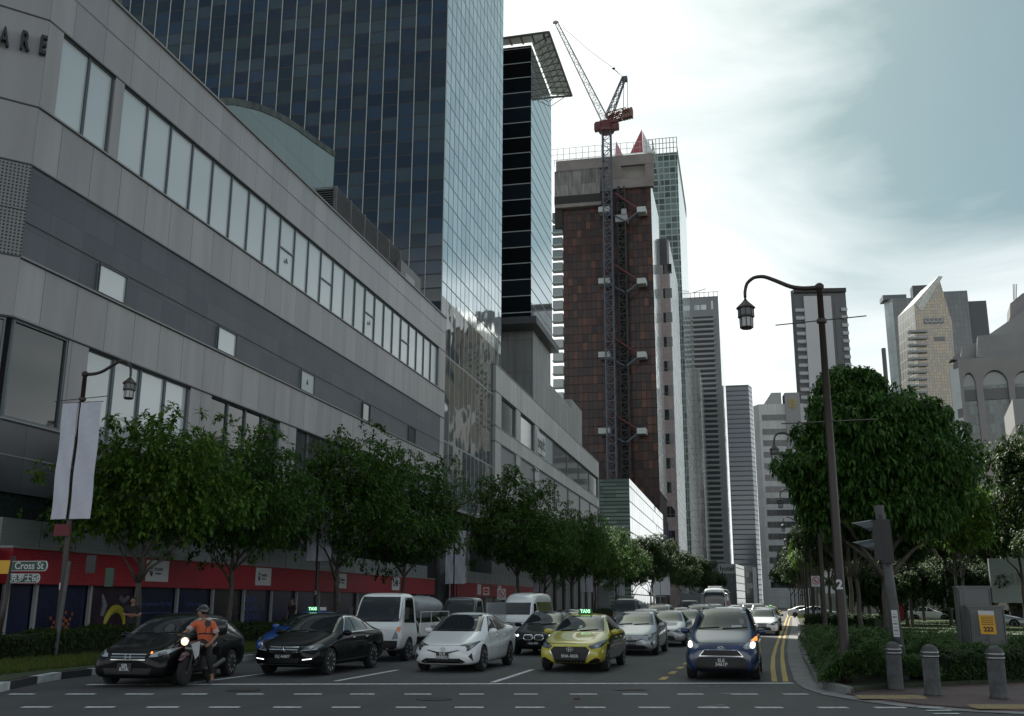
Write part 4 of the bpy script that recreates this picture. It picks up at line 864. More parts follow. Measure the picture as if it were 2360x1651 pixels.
while z>20:
    for a0,a1 in ((0,.165),(.88,1.0)):
        b=MB(); rib(b,a0,a1,z,z+1.5,0,1.4); rib(b,a0+.01,a1-.01,z-.25,z,-.2,1.2); b.build('balcony',M_KW if False else MATS.get('balcony_pale') or mat('balcony_pale',(.42,.43,.43),.7),r)
    z-=4.15
# dark twin behind the golden tower
M_TW=grid_mat('twin_dark_glass',[(.035,.055,.06),(.05,.07,.075),(.028,.042,.048)],2.6,4,line=(.03,.04,.045),lw=.15,rough=.08,ior=1.7,tilt=.01)
M_TWP=grid_mat('twin_lit_side',[(.50,.55,.55),(.46,.5,.5)],5,8,line=(.25,.28,.28),lw=.3,rough=.2)  # the lit look of the left side is put into this pale colour
r,C,A,B,D,z1,uR,nR=tower2('dark_office_tower','dark glass office tower with a pale lit left side, left of the golden pointed tower',2066,800,640,2046,2118,-25,84,688,M_TWP,M_TW,ly=800)
b=MB(); b.obox(C+uR*-5+nR*-2+Z*z1,uR*14,-nR*10,Z*3.0); b.build('roof_plant',MATS['bluegrey_infill'],r)
r,C,A,B,D,z1,uR,nR=tower2('stepped_office_tower','dark stepped glass office tower rising behind the right flank of the golden pointed tower',2160,700,700,2128,2232,-25,86,673,M_TW,M_TW)
b=MB(); u2=uR; b.obox(C+u2*((B-C).length)+nR*-3,u2*12,-nR*14,Z*(zpx(2232,692,C,86))); b.build('right_step',M_TW,r)
b=MB(); a=hit_line(2113,690,C,86)[0]; c_=hit_line(2134,690,C,86)[0]; b.obox(C+uR*a-nR*10,uR*(c_-a+6),-nR*8,Z*zpx(2120,648,C,86)); b.build('rear_lift_tower',M_TW,r)
b=MB(); p=atY(2040,850,600); b.tube([Vector((p.x,600,0)),Vector((p.x,600,p.z+12))],1.2,6); tag(b.build('chimney_mast',M_SLD),'thin dark mast standing left of the dark office tower','mast')
# golden pointed tower
M_GO=grid_mat('golden_glazing',[(.36,.29,.18),(.31,.25,.16),(.42,.31,.16),(.27,.24,.19)],1.3,1.7,line=(.12,.10,.08),lw=.22,rough=.12,ior=1.9,tilt=.02,wob=.02)
C=atY(2105,800,560); C.z=0; azr=84; uR=adir(azr); nR=Vector((uR.y,-uR.x,0)); nR=nR if nR.dot(C)<0 else -nR
def gp(x,y): s,z=hit_line(x,y,C,azr); return s,z
out=[gp(2107,700),gp(2163,637),gp(2194,742),gp(2200,1010),gp(2112,1010)]
out=[(s,max(0,z)) for s,z in out]; out[3]=(out[3][0],0); out[4]=(out[4][0],0)
r=thing('golden_tower','pointed golden-bronze glazed tower with curved balconies down its left edge','building',C)
b=MB(); b.face([C+uR*s+Z*z for s,z in reversed(out)],[(s,z) for s,z in reversed(out)]); b.build('golden_front',M_GO,r)
b=MB(); P=[C+uR*s+Z*z for s,z in out]; k=[p-nR*26-Vector((3,0,0)) for p in P]; b.face(k)
for i in range(5):
    j=(i+1)%5; L=(P[j]-P[i]).length; b.face([P[i],k[i],k[j],P[j]],[(0,0),(26,0),(26,L),(0,L)])
b.build('side_walls',grid_mat('golden_side',[(.30,.30,.27),(.34,.34,.31)],4,5.5,line=(.5,.5,.46),lw=.5,rough=.25,ior=1.8),r)
b=MB(); s0,z0=gp(2107,700); s1,z1_=gp(2163,637); s2,z2=gp(2118,722); s3,z3=gp(2178,650)
for t_ in (0,.33,.66,1): pass
o=[C+uR*s0+Z*z0,C+uR*s1+Z*z1_]; w=uR*3.6-Z*.5
b.face([o[0]+nR*.3,o[0]+nR*.3+w+Z*-4,o[1]+nR*.3+w*.6,o[1]+nR*.3],[(0,0),(5,0),(5,30),(0,30)]); b.build('slanted_glass_roof',grid_mat('slanted_roof_glass',[(.40,.41,.37),(.45,.46,.42)],2.7,4,line=(.65,.65,.6),lw=.35,rough=.15),r)
b=MB()
for (x0,y0,x1,y1) in ((2128,735,2175,746),(2152,777,2178,786)):
    b=MB(); a,za=gp(x0,y0); c_,zb_=gp(x1,y1); b.obox(C+uR*a+nR*.1+Z*zb_,uR*(c_-a),nR*.2,Z*(za-zb_)); b.build('dark_opening',M_WGD,r)
b=MB(); a,za=gp(2130,738); c_,zb_=gp(2172,743); b.obox(C+uR*a+nR*.3+Z*zb_,uR*(c_-a),nR*.3,Z*.6); 
for k in range(5): b.obox(C+uR*(a+(c_-a)*k/4.2)+nR*.3+Z*zb_,uR*.6,nR*.3,Z*(za-zb_))
b.build('white_frames',MATS['balcony_pale'],r)
M_BCG=mat('balcony_grey_pale',(.30,.31,.31),.6)
y=768
while y<960:
    a,za=gp(2104,y); c_,_=gp(2136,y); b=MB(); n=9; p=C+uR*a+Z*za
    pts=[p+uR*((c_-a)*i/n)+nR*(2.2*math.sin(min(1,i/n*1.6)*PI*.62)) for i in range(n+1)]
    for q,q2 in zip(pts,pts[1:]): b.obox(q-nR*2.2,q2-q,nR*2.2,Z*1.1)
    b.lathe(p-uR*.5,[(2.4,0),(2.4,1.1)],10); b.build('balcony',M_BCG,r); y+=15.6
# arched grey office block on the far right
Ya=230
M_AG=mat('arched_block_stone',(.25,.235,.235),.75,noise=.07,nscale=.15)
C=atY(2214,900,Ya); C.z=0; azr=97; uR=adir(azr); nR=Vector((uR.y,-uR.x,0)); nR=nR if nR.dot(C)<0 else -nR
def ga(x,y,d=0): s,z=hit_line(x,y,C+nR*d,azr); return s,z
r=thing('arched_office','grey stone office block with tall arched glazed bays on the far right','building',C)
zt_=ga(2214,828)[1]; se=ga(2420,900)[0]
GA=grid_mat('arched_bay_glass',[(.05,.075,.07),(.08,.11,.10),(.04,.05,.05),(.12,.16,.145)],.85,2.05,line=(.19,.20,.20),lw=.10,lh=.22,rough=.1,ior=1.7,tilt=.02)
GA2=mat('arch_upper_glass',(.13,.15,.155),.2,ior=1.8)
bays=[(2227,2256,858,888),(2272,2331,852,884),(2345,2400,853,880)]
def archpoly(s0,s1,zb_,za): # arch crown between s0,s1 springing zb_, crown za
    m=(s0+s1)/2; h=(s1-s0)/2; return [(m-h*math.cos(t),zb_+(za-zb_)*math.sin(t)) for t in [PI*i/12 for i in range(13)]]
def solid_with_arches():
    b=MB(); prev=0
    for x0,x1,yc,ys in bays:
        s0,_=ga(x0,950); s1,_=ga(x1,950); zs=ga((x0+x1)/2,ys)[1]; zc_=ga((x0+x1)/2,yc)[1]
        b.obox(C+uR*prev-nR*2,uR*(s0-prev),nR*2,Z*zs)
        ar=archpoly(s0,s1,zs,zc_)
        for (sa,a1),(sb,b1) in zip(ar,ar[1:]): b.prism([C+uR*sa+Z*a1,C+uR*sb+Z*b1,C+uR*sb+Z*zt_,C+uR*sa+Z*zt_],-nR*2)
        b.obox(C+uR*prev-nR*2+Z*zs,uR*(s0-prev),nR*2,Z*(zt_-zs)); prev=s1
    b.obox(C+uR*prev-nR*2,uR*(se-prev),nR*2,Z*zt_); return b
solid_with_arches().build('stone_front',M_AG,r)
for i,(x0,x1,yc,ys) in enumerate(bays):
    s0,_=ga(x0,950); s1,_=ga(x1,950); zs=ga((x0+x1)/2,ys)[1]; zc_=ga((x0+x1)/2,yc)[1]
    b=MB(); o=C-nR*1.2; b.face([o+uR*s0,o+uR*s1,o+uR*s1+Z*zs,o+uR*s0+Z*zs],[(0,0),(s1-s0,0),(s1-s0,zs),(0,zs)]); b.build('glazed_bay',GA,r)
    b=MB(); b.face([o+uR*s+Z*z for s,z in archpoly(s0,s1,zs,zc_)]); b.build('arch_glass',GA2,r)
    b=MB(); b.obox(o+uR*s0+Z*(zs-3.2),uR*(s1-s0),nR*.3,Z*2.4); b.build('dark_transom',M_RIB,r)
b=MB(); b.obox(C-nR*14,uR*se,nR*11.9,Z*(zt_-.2)); b.build('core',M_LOUD,r)
# recessed chamfer bay on the left
uL=adir(150); l=hit_line(2190,870,C,-28)[0]; A=C+adir(-28)*l
b=MB(); quadwall(b,A,C,0,zt_-1.5,zt_); b.build('chamfer_wall',grid_mat('chamfer_windows',[(.03,.035,.04),(.40,.42,.43),(.44,.46,.47)],9,3.6,line=(.46,.48,.49),lw=2.6,lh=1.6,rough=.3),r)
# sloped roof storeys above
def ub(pts,d,th,name,m):
    b=MB(); b.prism([C+uR*s+Z*z+nR*d for s,z in [ga(x,y,d) for x,y in pts]],-nR*th); return b.build(name,m,r)
M_SR=grid_mat('sloped_roof_panels',[(.15,.16,.165),(.17,.18,.185)],4,30,line=(.10,.10,.10),lw=.15,rough=.5)
ub([(2213,832),(2217,800),(2252,790),(2358,717),(2420,680),(2420,832)],-5,8,'sloped_roof',MATS['pylon_grey'])
ub([(2251,824),(2253,774),(2300,771),(2420,768),(2420,824)],-2.2,2.5,'upper_storey',mat('upper_storey_panels',(.24,.235,.235),.7,noise=.1,nscale=.3))
ub([(2196,829),(2188,832),(2211,812),(2216,830)],-1,3,'roof_wing',M_LOU)
ub([(2328,730),(2328,700),(2357,676),(2420,670),(2420,735)],-8,9,'lift_tower',M_AG)
b=MB()
for k in range(3): s,z=ga(2336+k*3,692,-8); s2,z2=ga(2335+k*4,655,-8); b.tube([C+uR*s+nR*-8+Z*z,C+uR*s2+nR*-8+Z*z2],.08,4)
b.build('roof_antennas',M_STEEL,r)
# pale building at the edge with small windows, and the low white arcaded one
C2=atY(2342,1000,150); C2.z=0; r=thing('edge_building','pale building with rows of small dark windows at the right edge of the picture','building',C2)
z1=zpx(2342,943,C2,97); M_SW=grid_mat('small_dark_windows',[(.03,.03,.035)],1.25,2.0,line=(.30,.295,.295),lw=.62,lh=.75,rough=.4)
b=MB(); block(b,[xy(C2),xy(C2+adir(97)*20),xy(C2+adir(97)*20+adir(7)*15),xy(C2+adir(7)*15)],0,z1-2.2,); b.build('window_wall',M_SW,r)
b=MB(); block(b,[xy(C2+nR*.1),xy(C2+adir(97)*20+nR*.1),xy(C2+adir(97)*20+adir(7)*15),xy(C2+adir(7)*15)],z1-2.3,z1+1.4); b.build('parapet',mat('edge_stone',(.30,.295,.295),.7),r)
C3=atY(2303,1100,105); C3.z=0; r=thing('arcaded_building','white low building with rows of narrow arched windows behind the park trees on the right','building',C3)
z1=zpx(2340,1040,C3,88); u3=adir(92)
b=MB(); z=z1-2.6
M_WA=mat('arcade_white',(.50,.50,.50),.6); b.obox(C3-Vector((0,-.3,0)),u3*25,adir(2)*8,Z*z1); b.build('body',M_LOUD,r)
lv=0
while z>5:
    b=MB(); b.obox(C3+Z*(z-.25),u3*24,-adir(2)*.4,Z*.5)
    for k in range(24):
        q=C3+u3*(k*1.0)+Z*(z-2.2); b.obox(q,u3*.3,-adir(2)*.35,Z*2.0)
        for t0,t1 in ((0,.35),(.35,.7),(.7,1)): b.obox(q+u3*(.3+.7*t0)+Z*(1.45+.5*math.sin(t0*PI)),u3*.25,-adir(2)*.3,Z*(.55-.45*math.sin((t0+t1)/2*PI)))
    b.build('arcade',M_WA,r); z-=2.75
b=MB(); b.obox(C3+Z*(z1-1.8),u3*25,-adir(2)*.6,Z*1.9); b.build('cornice',M_WA,r)
for nm_,x0_,x1_,y0_,h_,lb_ in (('reflection_block',22,47,300,50,'dark glazed block added for the tower glass to reflect, almost hidden behind the large dome tree'),('reflection_block',49,74,330,56,'grey glazed block added for the tower glass to reflect, behind the right flank of the large dome tree')):  # blocks added behind the tree to darken the reflection in the tower glass
    r=thing(nm_,lb_,'building',(x0_,y0_,0)); b=MB(); block(b,[(x0_,y0_),(x1_,y0_),(x1_,y0_+30),(x0_,y0_+30)],0,h_); b.build('walls',M_TW,r); b=MB(); b.box(x0_+4,y0_+4,h_+.01,x1_-4,y0_+20,h_+3); b.build('roof_plant',M_SLD,r)
b=MB(); p=atY(1932,903,260); tag(b.obox(Vector((p.x,260,0)),(16,0,0),(0,12,0),(0,0,atY(1932,903,260).z)).build('low_park_building',mat('pale_block',(.35,.36,.36),.7)),'pale flat-roofed block whose corner shows above the big tree','building')
# ---------------------------------------------------------------- trees, hedges, ground cover
def leaf_mat(name,c1,c2,c3):
    g=NG(name); geo=g.n('ShaderNodeNewGeometry'); cr=g.n('ShaderNodeValToRGB'); g.l(geo.outputs['Random Per Island'],cr.inputs[0])
    e=cr.color_ramp.elements; e[0].color=(*c1,1); e[1].color=(*c2,1); x=e.new(.93); x.color=(*c3,1); e[1].position=.8
    g.l(cr.outputs[0],g.b.inputs['Base Color']); g.b.inputs['Roughness'].default_value=.5; g.b.inputs['Specular IOR Level'].default_value=.28
    tr=g.n('ShaderNodeBsdfTranslucent'); g.l(cr.outputs[0],tr.inputs[0]); ms=g.n('ShaderNodeMixShader'); ms.inputs[0].default_value=.42
    out=[n for n in g.N.nodes if n.type=='OUTPUT_MATERIAL'][0]; g.l(g.b.outputs[0],ms.inputs[1]); g.l(tr.outputs[0],ms.inputs[2]); g.l(ms.outputs[0],out.inputs[0])
    return g.m
M_LEAF=leaf_mat('leaf_deep',(.015,.056,.009),(.040,.115,.016),(.085,.17,.026))
M_LEAF2=leaf_mat('leaf_fresh',(.026,.080,.010),(.062,.155,.018),(.12,.21,.03))
M_LEAFB=leaf_mat('leaf_broad',(.014,.052,.010),(.036,.11,.018),(.08,.17,.03))
M_LEAF3=leaf_mat('leaf_dark',(.014,.036,.010),(.030,.066,.016),(.055,.095,.025))
M_BARK=mat('bark',(.075,.068,.058),.9,noise=.35,nscale=4,bump=.5,bscale=18)
M_BARKP=mat('bark_pale',(.13,.12,.10),.9,noise=.3,nscale=4)
def rosette(V,Fc,p,ax,n,L,w,droop,rnd):
    """a whorl of n folded leaves round the shoot tip"""
    ax=ax.normalized(); s=ax.orthogonal().normalized(); t=ax.cross(s); a0=rnd.uniform(0,6.28)
    for i in range(n):
        a=a0+6.283*i/n+rnd.uniform(-.3,.3); o=(s*math.cos(a)+t*math.sin(a)); l=L*rnd.uniform(.7,1.15); dr=droop*rnd.uniform(.5,1.4)
        d1=(o+ax*rnd.uniform(.1,.5)+Vector((0,0,-dr*.3))).normalized(); d2=(o*.8+Vector((0,0,-dr))).normalized()
        wv=d1.cross(Vector((0,0,1)))
        if wv.length<.1: wv=s
        wv=wv.normalized()*w*.5*rnd.uniform(.8,1.15); b=len(V); m=p+d1*l*.5; e=m+d2*l*.5; up=Vector((0,0,w*.15))
        V+= [p,m-wv+up,m,m+wv+up,e]; Fc+=[(b,b+2,b+1),(b,b+3,b+2),(b+1,b+2,b+4),(b+2,b+3,b+4)]
def crown_mesh(lobes,n,L,w,leaves,droop,seed,shell=.55):
    rnd=random.Random(seed); V=[];Fc=[]; vol=[a[3]*a[4]*a[5] for a in lobes]; tot=sum(vol)
    for (cx,cy,cz,rx,ry,rz),v in zip(lobes,vol):
        for _ in range(int(n*v/tot)):
            d=Vector((rnd.gauss(0,1),rnd.gauss(0,1),rnd.gauss(0,1))).normalized(); r=shell+(1-shell)*rnd.random()**.6
            if rnd.random()<.12: r*=rnd.uniform(1.0,1.12)
            p=Vector((cx+d.x*rx*r,cy+d.y*ry*r,cz+d.z*rz*r)); ax=Vector((d.x,d.y,d.z*.6+.45))+Vector((rnd.gauss(0,.3),rnd.gauss(0,.3),0))
            rosette(V,Fc,p,ax,leaves,L,w,droop,rnd)
    return V,Fc
def clumps(base,k,spread,size,seed,squash=.8):
    """sub-lobes scattered round big lobes so the outline is broken"""
    rnd=random.Random(seed); out=[]
    for (cx,cy,cz,rx,ry,rz) in base:
        out.append((cx,cy,cz,rx*.86,ry*.86,rz*.86))
        for _ in range(k):
            d=Vector((rnd.gauss(0,1),rnd.gauss(0,1),rnd.gauss(0,.8))).normalized(); r=rnd.uniform(.75,1.0)*spread; q=size*rnd.uniform(.6,1.25)
            out.append((cx+d.x*rx*r,cy+d.y*ry*r,cz+d.z*rz*r,q,q,q*squash))
    return out
def trunk_mb(h,r,limbs,seed,lean=0,top=.5,spread=1.0):
    rnd=random.Random(seed); b=MB(); pts=[Vector((0,0,0))]
    n=6
    for i in range(1,n+1): pts.append(Vector((lean*i/n+rnd.uniform(-.04,.04),rnd.uniform(-.04,.04),h*i/n)))
    b.tube([pts[0]-Z*.05]+pts,[r*1.35]+[r*(1.08-(1-top)*i/n) for i in range(n+1)],9)
    for k in range(limbs):
        a=6.28*k/limbs+rnd.uniform(-.4,.4); s=pts[rnd.choice((4,5,6))]; L=spread*rnd.uniform(.8,1.25); q=[s]
        for i in range(1,5): q.append(s+Vector((math.cos(a)*L*i/4*.9,math.sin(a)*L*i/4*.9,L*.9*(i/4)**.8))+Vector((rnd.uniform(-.1,.1),rnd.uniform(-.1,.1),0)))
        b.tube(q,[r*.55,r*.42,r*.3,r*.2,r*.1],6)
        for _ in range(2):
            a2=a+rnd.uniform(-1,1); m=q[rnd.choice((2,3))]; b.tube([m,m+Vector((math.cos(a2)*L*.4,math.sin(a2)*L*.4,L*.35))],[r*.22,r*.07],5)
    return b
PROTO={}
def tree_proto(key,h,r,limbs,lobes,n,L,w,leaves,droop,lm,seed,spread=1.2,bark=None,shell=.5,top=.5):
    b=trunk_mb(h,r,limbs,seed,spread=spread,top=top); tm=b.build('trunk',bark or M_BARK,smooth=True)
    V,Fc=crown_mesh(lobes,n,L,w,leaves,droop,seed,shell); c=MB(); c.v=[tuple(v) for v in V]; c.f=Fc; c.uv=[None]*len(Fc); c.mi=[0]*len(Fc); cm=c.build('crown',lm)
    PROTO[key]=(tm.data,cm.data); bpy.data.objects.remove(tm); bpy.data.objects.remove(cm)
def tree(key,loc,label,s=1,rz=0,group=None,name='street_tree',sz=None):
    r=thing(name,label,'tree',loc,group,rz)
    for nm,me in zip(('trunk','crown'),PROTO[key]): o=bpy.data.objects.new(nm,me); COL.objects.link(o); o.parent=r
    r.scale=(s,s,sz or s); return r
# street trees along the left pavement (layered, spreading crowns)
tree_proto('L1',3.3,.12,6,clumps([(0,0,5.1,3.3,3.0,1.8),(.6,-.3,6.7,2.2,2.2,1.3)],46,1.18,.47,5),2000,.30,.125,6,.45,M_LEAF2,5,1.8,shell=.35)
tree_proto('L2',3.4,.13,6,clumps([(0,0,5.3,3.4,3.2,2.0),(-.4,.2,7.3,2.3,2.3,1.6)],46,1.18,.50,8),2300,.28,.11,6,.35,M_LEAF,8,1.9,shell=.35)
tree_proto('L3',3.4,.13,6,clumps([(0,0,5.5,3.5,3.4,2.4),(.5,0,7.9,2.3,2.3,1.7)],46,1.18,.52,12),2800,.28,.11,6,.3,M_LEAF,12,1.9,shell=.45)
tree_proto('P4',1.5,.12,6,clumps([(0,0,3.4,2.5,2.5,1.9)],24,1.08,.7,37),2600,.28,.12,6,.5,M_LEAF3,37,1.5,shell=.3)
GL='street trees along the left-hand pavement'
LT=[('L1',30.6,-20.8,1.03,.3,'small loose-leaved street tree beside the white banner, in front of the tenant signs'),
 ('L2',37.5,-21.3,1.02,2.1,'darker street tree second from the white banner, over the small advert board'),
 ('L2',47.6,-21.2,1.2,4.0,'street tree behind the second left street lamp, above the white lorry'),
 ('L3',56.5,-21.0,1.12,1.0,'street tree at the end of the first red hoarding, above the lorry tank'),
 ('L3',82,-20.6,1.36,2.6,'broad dense street tree hiding the second red hoarding'),
 ('L2',94,-21.0,1.2,5.0,'street tree between the dense broad tree and the third left lamp'),
 ('L3',106,-20.8,1.2,.6,'street tree in front of the last windows of the podium wing'),
 ('L3',120,-20.8,1.25,3.3,'street tree in front of the green louvred block'),
 ('L2',136,-20.8,1.3,1.7,'bright-edged street tree beside the banner in front of the louvred block'),
 ('P3',150,-20.5,1.15,.4,'dark street tree left of the pale street lamp with white banners'),  # from here on, darker leaves stand in for shade on the far trees
 ('P3',172,-20.5,1.5,2.4,'tall dark street tree below the blue hoarding'),
 ('P3',196,-20.5,1.55,1.4,'tall dark street tree below the pale mirrored tower side'),
 ('P3',225,-20.5,1.5,3.6,'dark street tree behind the distant white coach'),
 ('P3',262,-20.2,1.55,5.2,'dark street tree left of the low block with white louvres'),
 ('P3',310,-20,1.6,2.2,'far street tree in front of the lettered grey block'),]
# big tree on the right: dense dome of drooping leaf whorls
base=[(0,0,6.1,3.6,3.3,1.9),(.1,0,7.5,2.9,2.7,1.6),(.2,-.3,5.0,2.7,2.4,1.0),(-.7,0,9.2,.8,.8,.5)]
tree_proto('B',3.5,.19,9,clumps(base,46,1.03,.55,21),8600,.36,.11,7,1.15,M_LEAFB,21,2.4,shell=.62)
tree('B',(3.6,38,.1),'large dome-shaped tree with drooping glossy leaves behind the traffic light',1.0,0,None,'large_tree')
# park trees and avenue on the right
tree_proto('P1',4.6,.13,6,clumps([(0,0,7.0,2.6,2.6,2.3)],26,1.0,.8,31),2400,.30,.12,6,.7,M_LEAF3,31,2.0,shell=.4)
tree_proto('P2',3.6,.07,5,clumps([(0,0,5.2,1.7,1.7,1.9)],16,1.0,.5,33),1300,.26,.10,6,.5,M_LEAF2,33,1.3,shell=.35)
tree_proto('P3',2.8,.10,6,clumps([(0,0,5.6,3.0,3.0,2.2),(0,0,7.5,2,2,1.4)],24,1.05,.8,35),2600,.30,.12,6,.8,M_LEAF3,35,1.8,shell=.4)
for k,Y,X,s,rz,lb in LT: tree(k,(X,Y,.1),lb,s,rz,GL,sz=s*.94)
GA_='avenue trees along the right-hand kerb'; GP='trees in the park on the right'
AV=[(3.3,47,'P1',.85,'avenue tree nearest the road sign behind the right-hand lamp'),(3.6,56,'P1',.95,'avenue tree just beyond the small red-bordered road sign'),(3.7,66,'P1',.95,'avenue tree above the third right-hand lantern'),(3.9,76,'P1',1.0,'avenue tree above the fourth right-hand lantern'),
 (4.0,88,'P1',1.0,'avenue tree above the fifth right-hand lantern'),(4.1,102,'P1',1.0,'avenue tree before the sunlit pale-green trees'),(4.4,118,'P2',1.45,'sunlit pale green avenue tree at the edge of the shade'),(4.6,134,'P2',1.6,'sunlit avenue tree, second of the pale green ones'),
 (4.8,152,'P2',1.7,'sunlit avenue tree overhanging the end of the yellow lines'),(4.8,172,'P2',1.8,'sunlit avenue tree behind the distant yellow car'),(4.6,198,'P3',1.4,'far avenue tree left of the sunlit ones'),(4.4,230,'P3',1.6,'far dark avenue tree below the striped tower'),(3.8,275,'P3',1.7,'farthest dark avenue tree beside the sky gap'),(3.4,330,'P3',1.9,'dark tree closing the right side of the street')]
for x,y,k,s,lb in AV: tree(k,(x,y,.1),lb,s,y*.7,GA_,'avenue_tree')
PK=[(10.9,40.5,'P3',.74,'layered dark park tree behind the grey cabinets'),(12.5,52,'P3',1.1,'dark park tree between the cabinets and the white arcaded building'),(9.6,62,'P2',1.3,'thin park tree by the path junction'),(8.0,50,'P2',1.1,'slender park tree right behind the big dome tree'),(13.8,66,'P1',.95,'park tree in front of the parked white cars'),
 (11.5,78,'P1',1.0,'park tree standing in the middle of the lawn'),(8.5,74,'P1',.9,'park tree left of the lawn centre'),(16.5,60,'P3',.95,'park tree at the right picture edge behind the fence'),(15.6,84,'P1',1.1,'park tree in front of the white round sign wall'),(19,78,'P3',1.2,'park tree beneath the arcaded building'),
 (6.6,84,'P1',1.0,'park tree between the lamp post and the signal post'),(8.8,98,'P1',1.05,'park tree at the lit far end of the lawn'),(13,104,'P1',1.1,'park tree far behind the cabinets'),(18.5,108,'P3',1.3,'park tree far right of the lawn'),(7.4,120,'P2',1.6,'bright backlit park tree seen left of the signal post'),(10.5,132,'P2',1.7,'bright backlit park tree seen through the trunks'),(25,100,'P3',1.4,'park tree at the far right edge'),(16,140,'P1',1.4,'distant park tree behind the red kiosk'),(23,150,'P1',1.5,'distant park tree right of the red kiosk'),(30,130,'P3',1.6,'far park tree behind the parked white cars'),(9.5,86,'P4',1.0,'low-crowned dark park tree behind the lawn, left'),(14,92,'P4',1.15,'low-crowned dark park tree behind the lawn, middle'),(18.5,88,'P4',1.1,'low-crowned dark park tree left of the cabinets'),(12.4,72,'P4',.8,'small low-crowned dark tree near the path'),(24,94,'P4',1.2,'low-crowned dark park tree behind the cabinets'),(6.2,70,'P4',.8,'low dark tree beside the avenue trunks'),(7.6,104,'P4',1.1,'low dark tree far beyond the avenue trunks'),(22,120,'P4',1.5,'bushy dark tree at the back of the park'),(15,118,'P4',1.4,'bushy dark tree behind the red kiosk')]
for x,y,k,s,lb in PK: tree(k,(x,y,.12),lb,s,x+y,GP,'park_tree')
# leafy hedges and shrubs
def foliage(name,pts_fn,n,L,w,leaves,m,seed,droop=.3):
    rnd=random.Random(seed); V=[];Fc=[]
    for _ in range(n):
        p,ax=pts_fn(rnd); rosette(V,Fc,p,ax,leaves,L*rnd.uniform(.7,1.2),w,droop,rnd)
    c=MB(); c.v=[tuple(v) for v in V]; c.f=Fc; c.uv=[None]*len(Fc); c.mi=[0]*len(Fc); return c
def hedge(name,label,x0,y0,x1,y1,wd,h,n,m,seed,z=.12,wob=.08,L=.09):
    p0=Vector((x0,y0,z)); d=Vector((x1-x0,y1-y0,0)); nn=Vector((-d.y,d.x,0)).normalized(); 
    def f(rnd):
        t=rnd.random(); k=rnd.random(); s=rnd.choice((-1,1)); hh=h*(1+wob*math.sin(t*23+seed)+wob*math.sin(t*61))
        if k<.5: a=rnd.uniform(-1,1); p=p0+d*t+nn*(a*wd/2)+Z*(hh*(1-.12*a*a)); ax=Vector((0,0,1))+nn*a*.4
        else: q=rnd.random(); p=p0+d*t+nn*(s*wd/2*rnd.uniform(.9,1.08))+Z*(hh*q); ax=nn*s+Z*.4
        return p+Vector((rnd.gauss(0,.025),rnd.gauss(0,.025),rnd.gauss(0,.025))),ax
    r=thing(name,label,'hedge',(x0,y0,z)); foliage(name,f,n,L,L*.5,5,m,seed).build('foliage',m,r)
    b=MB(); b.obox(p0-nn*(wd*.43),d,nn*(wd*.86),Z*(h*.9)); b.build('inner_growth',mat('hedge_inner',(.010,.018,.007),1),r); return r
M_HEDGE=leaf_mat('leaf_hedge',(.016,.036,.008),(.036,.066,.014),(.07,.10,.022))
hedge('clipped_hedge','clipped boxy hedge behind the left kerb, in front of the dark shop posters',-20.0,22.0,-19.6,46,1.0,.72,9000,M_HEDGE,3)
hedge('clipped_hedge','clipped hedge continuing behind the white lorry and van',-19.6,48,-19.2,120,1.0,.75,7000,M_HEDGE,4,L=.14)
# verge grass tufts
def tufts(name,poly_fn,n,h,m,seed):
    rnd=random.Random(seed); b=MB()
    for _ in range(n):
        p=poly_fn(rnd)
        for k in range(4):
            a=rnd.uniform(0,6.28); l=h*rnd.uniform(.5,1.2); o=Vector((math.cos(a),math.sin(a),0)); s=Vector((-o.y,o.x,0))*.012; b.face([p-s,p+s,p+o*l*.55+Z*l])
    return b
M_GRS=leaf_mat('grass_blades',(.055,.085,.016),(.085,.125,.022),(.13,.15,.03))
def vf(rnd):
    Y=17.6+rnd.random()**1.7*30; return Vector((rnd.uniform(-19.3+max(0,20.5-Y)*.6,-15.75-.35*math.sin(min(1,max(0,(Y-17)/12))*PI)),Y,.14))
tag(tufts('grass',vf,11000,.13,M_GRS,5).build('grass',M_GRS),'short yellow-green grass on the verge behind the painted kerb','grass',kind='stuff')
M_SHR=leaf_mat('leaf_shrub',(.018,.058,.013),(.044,.11,.022),(.09,.165,.04))
M_SHR2=leaf_mat('leaf_shrub_dark',(.012,.034,.010),(.028,.062,.018),(.05,.09,.025))
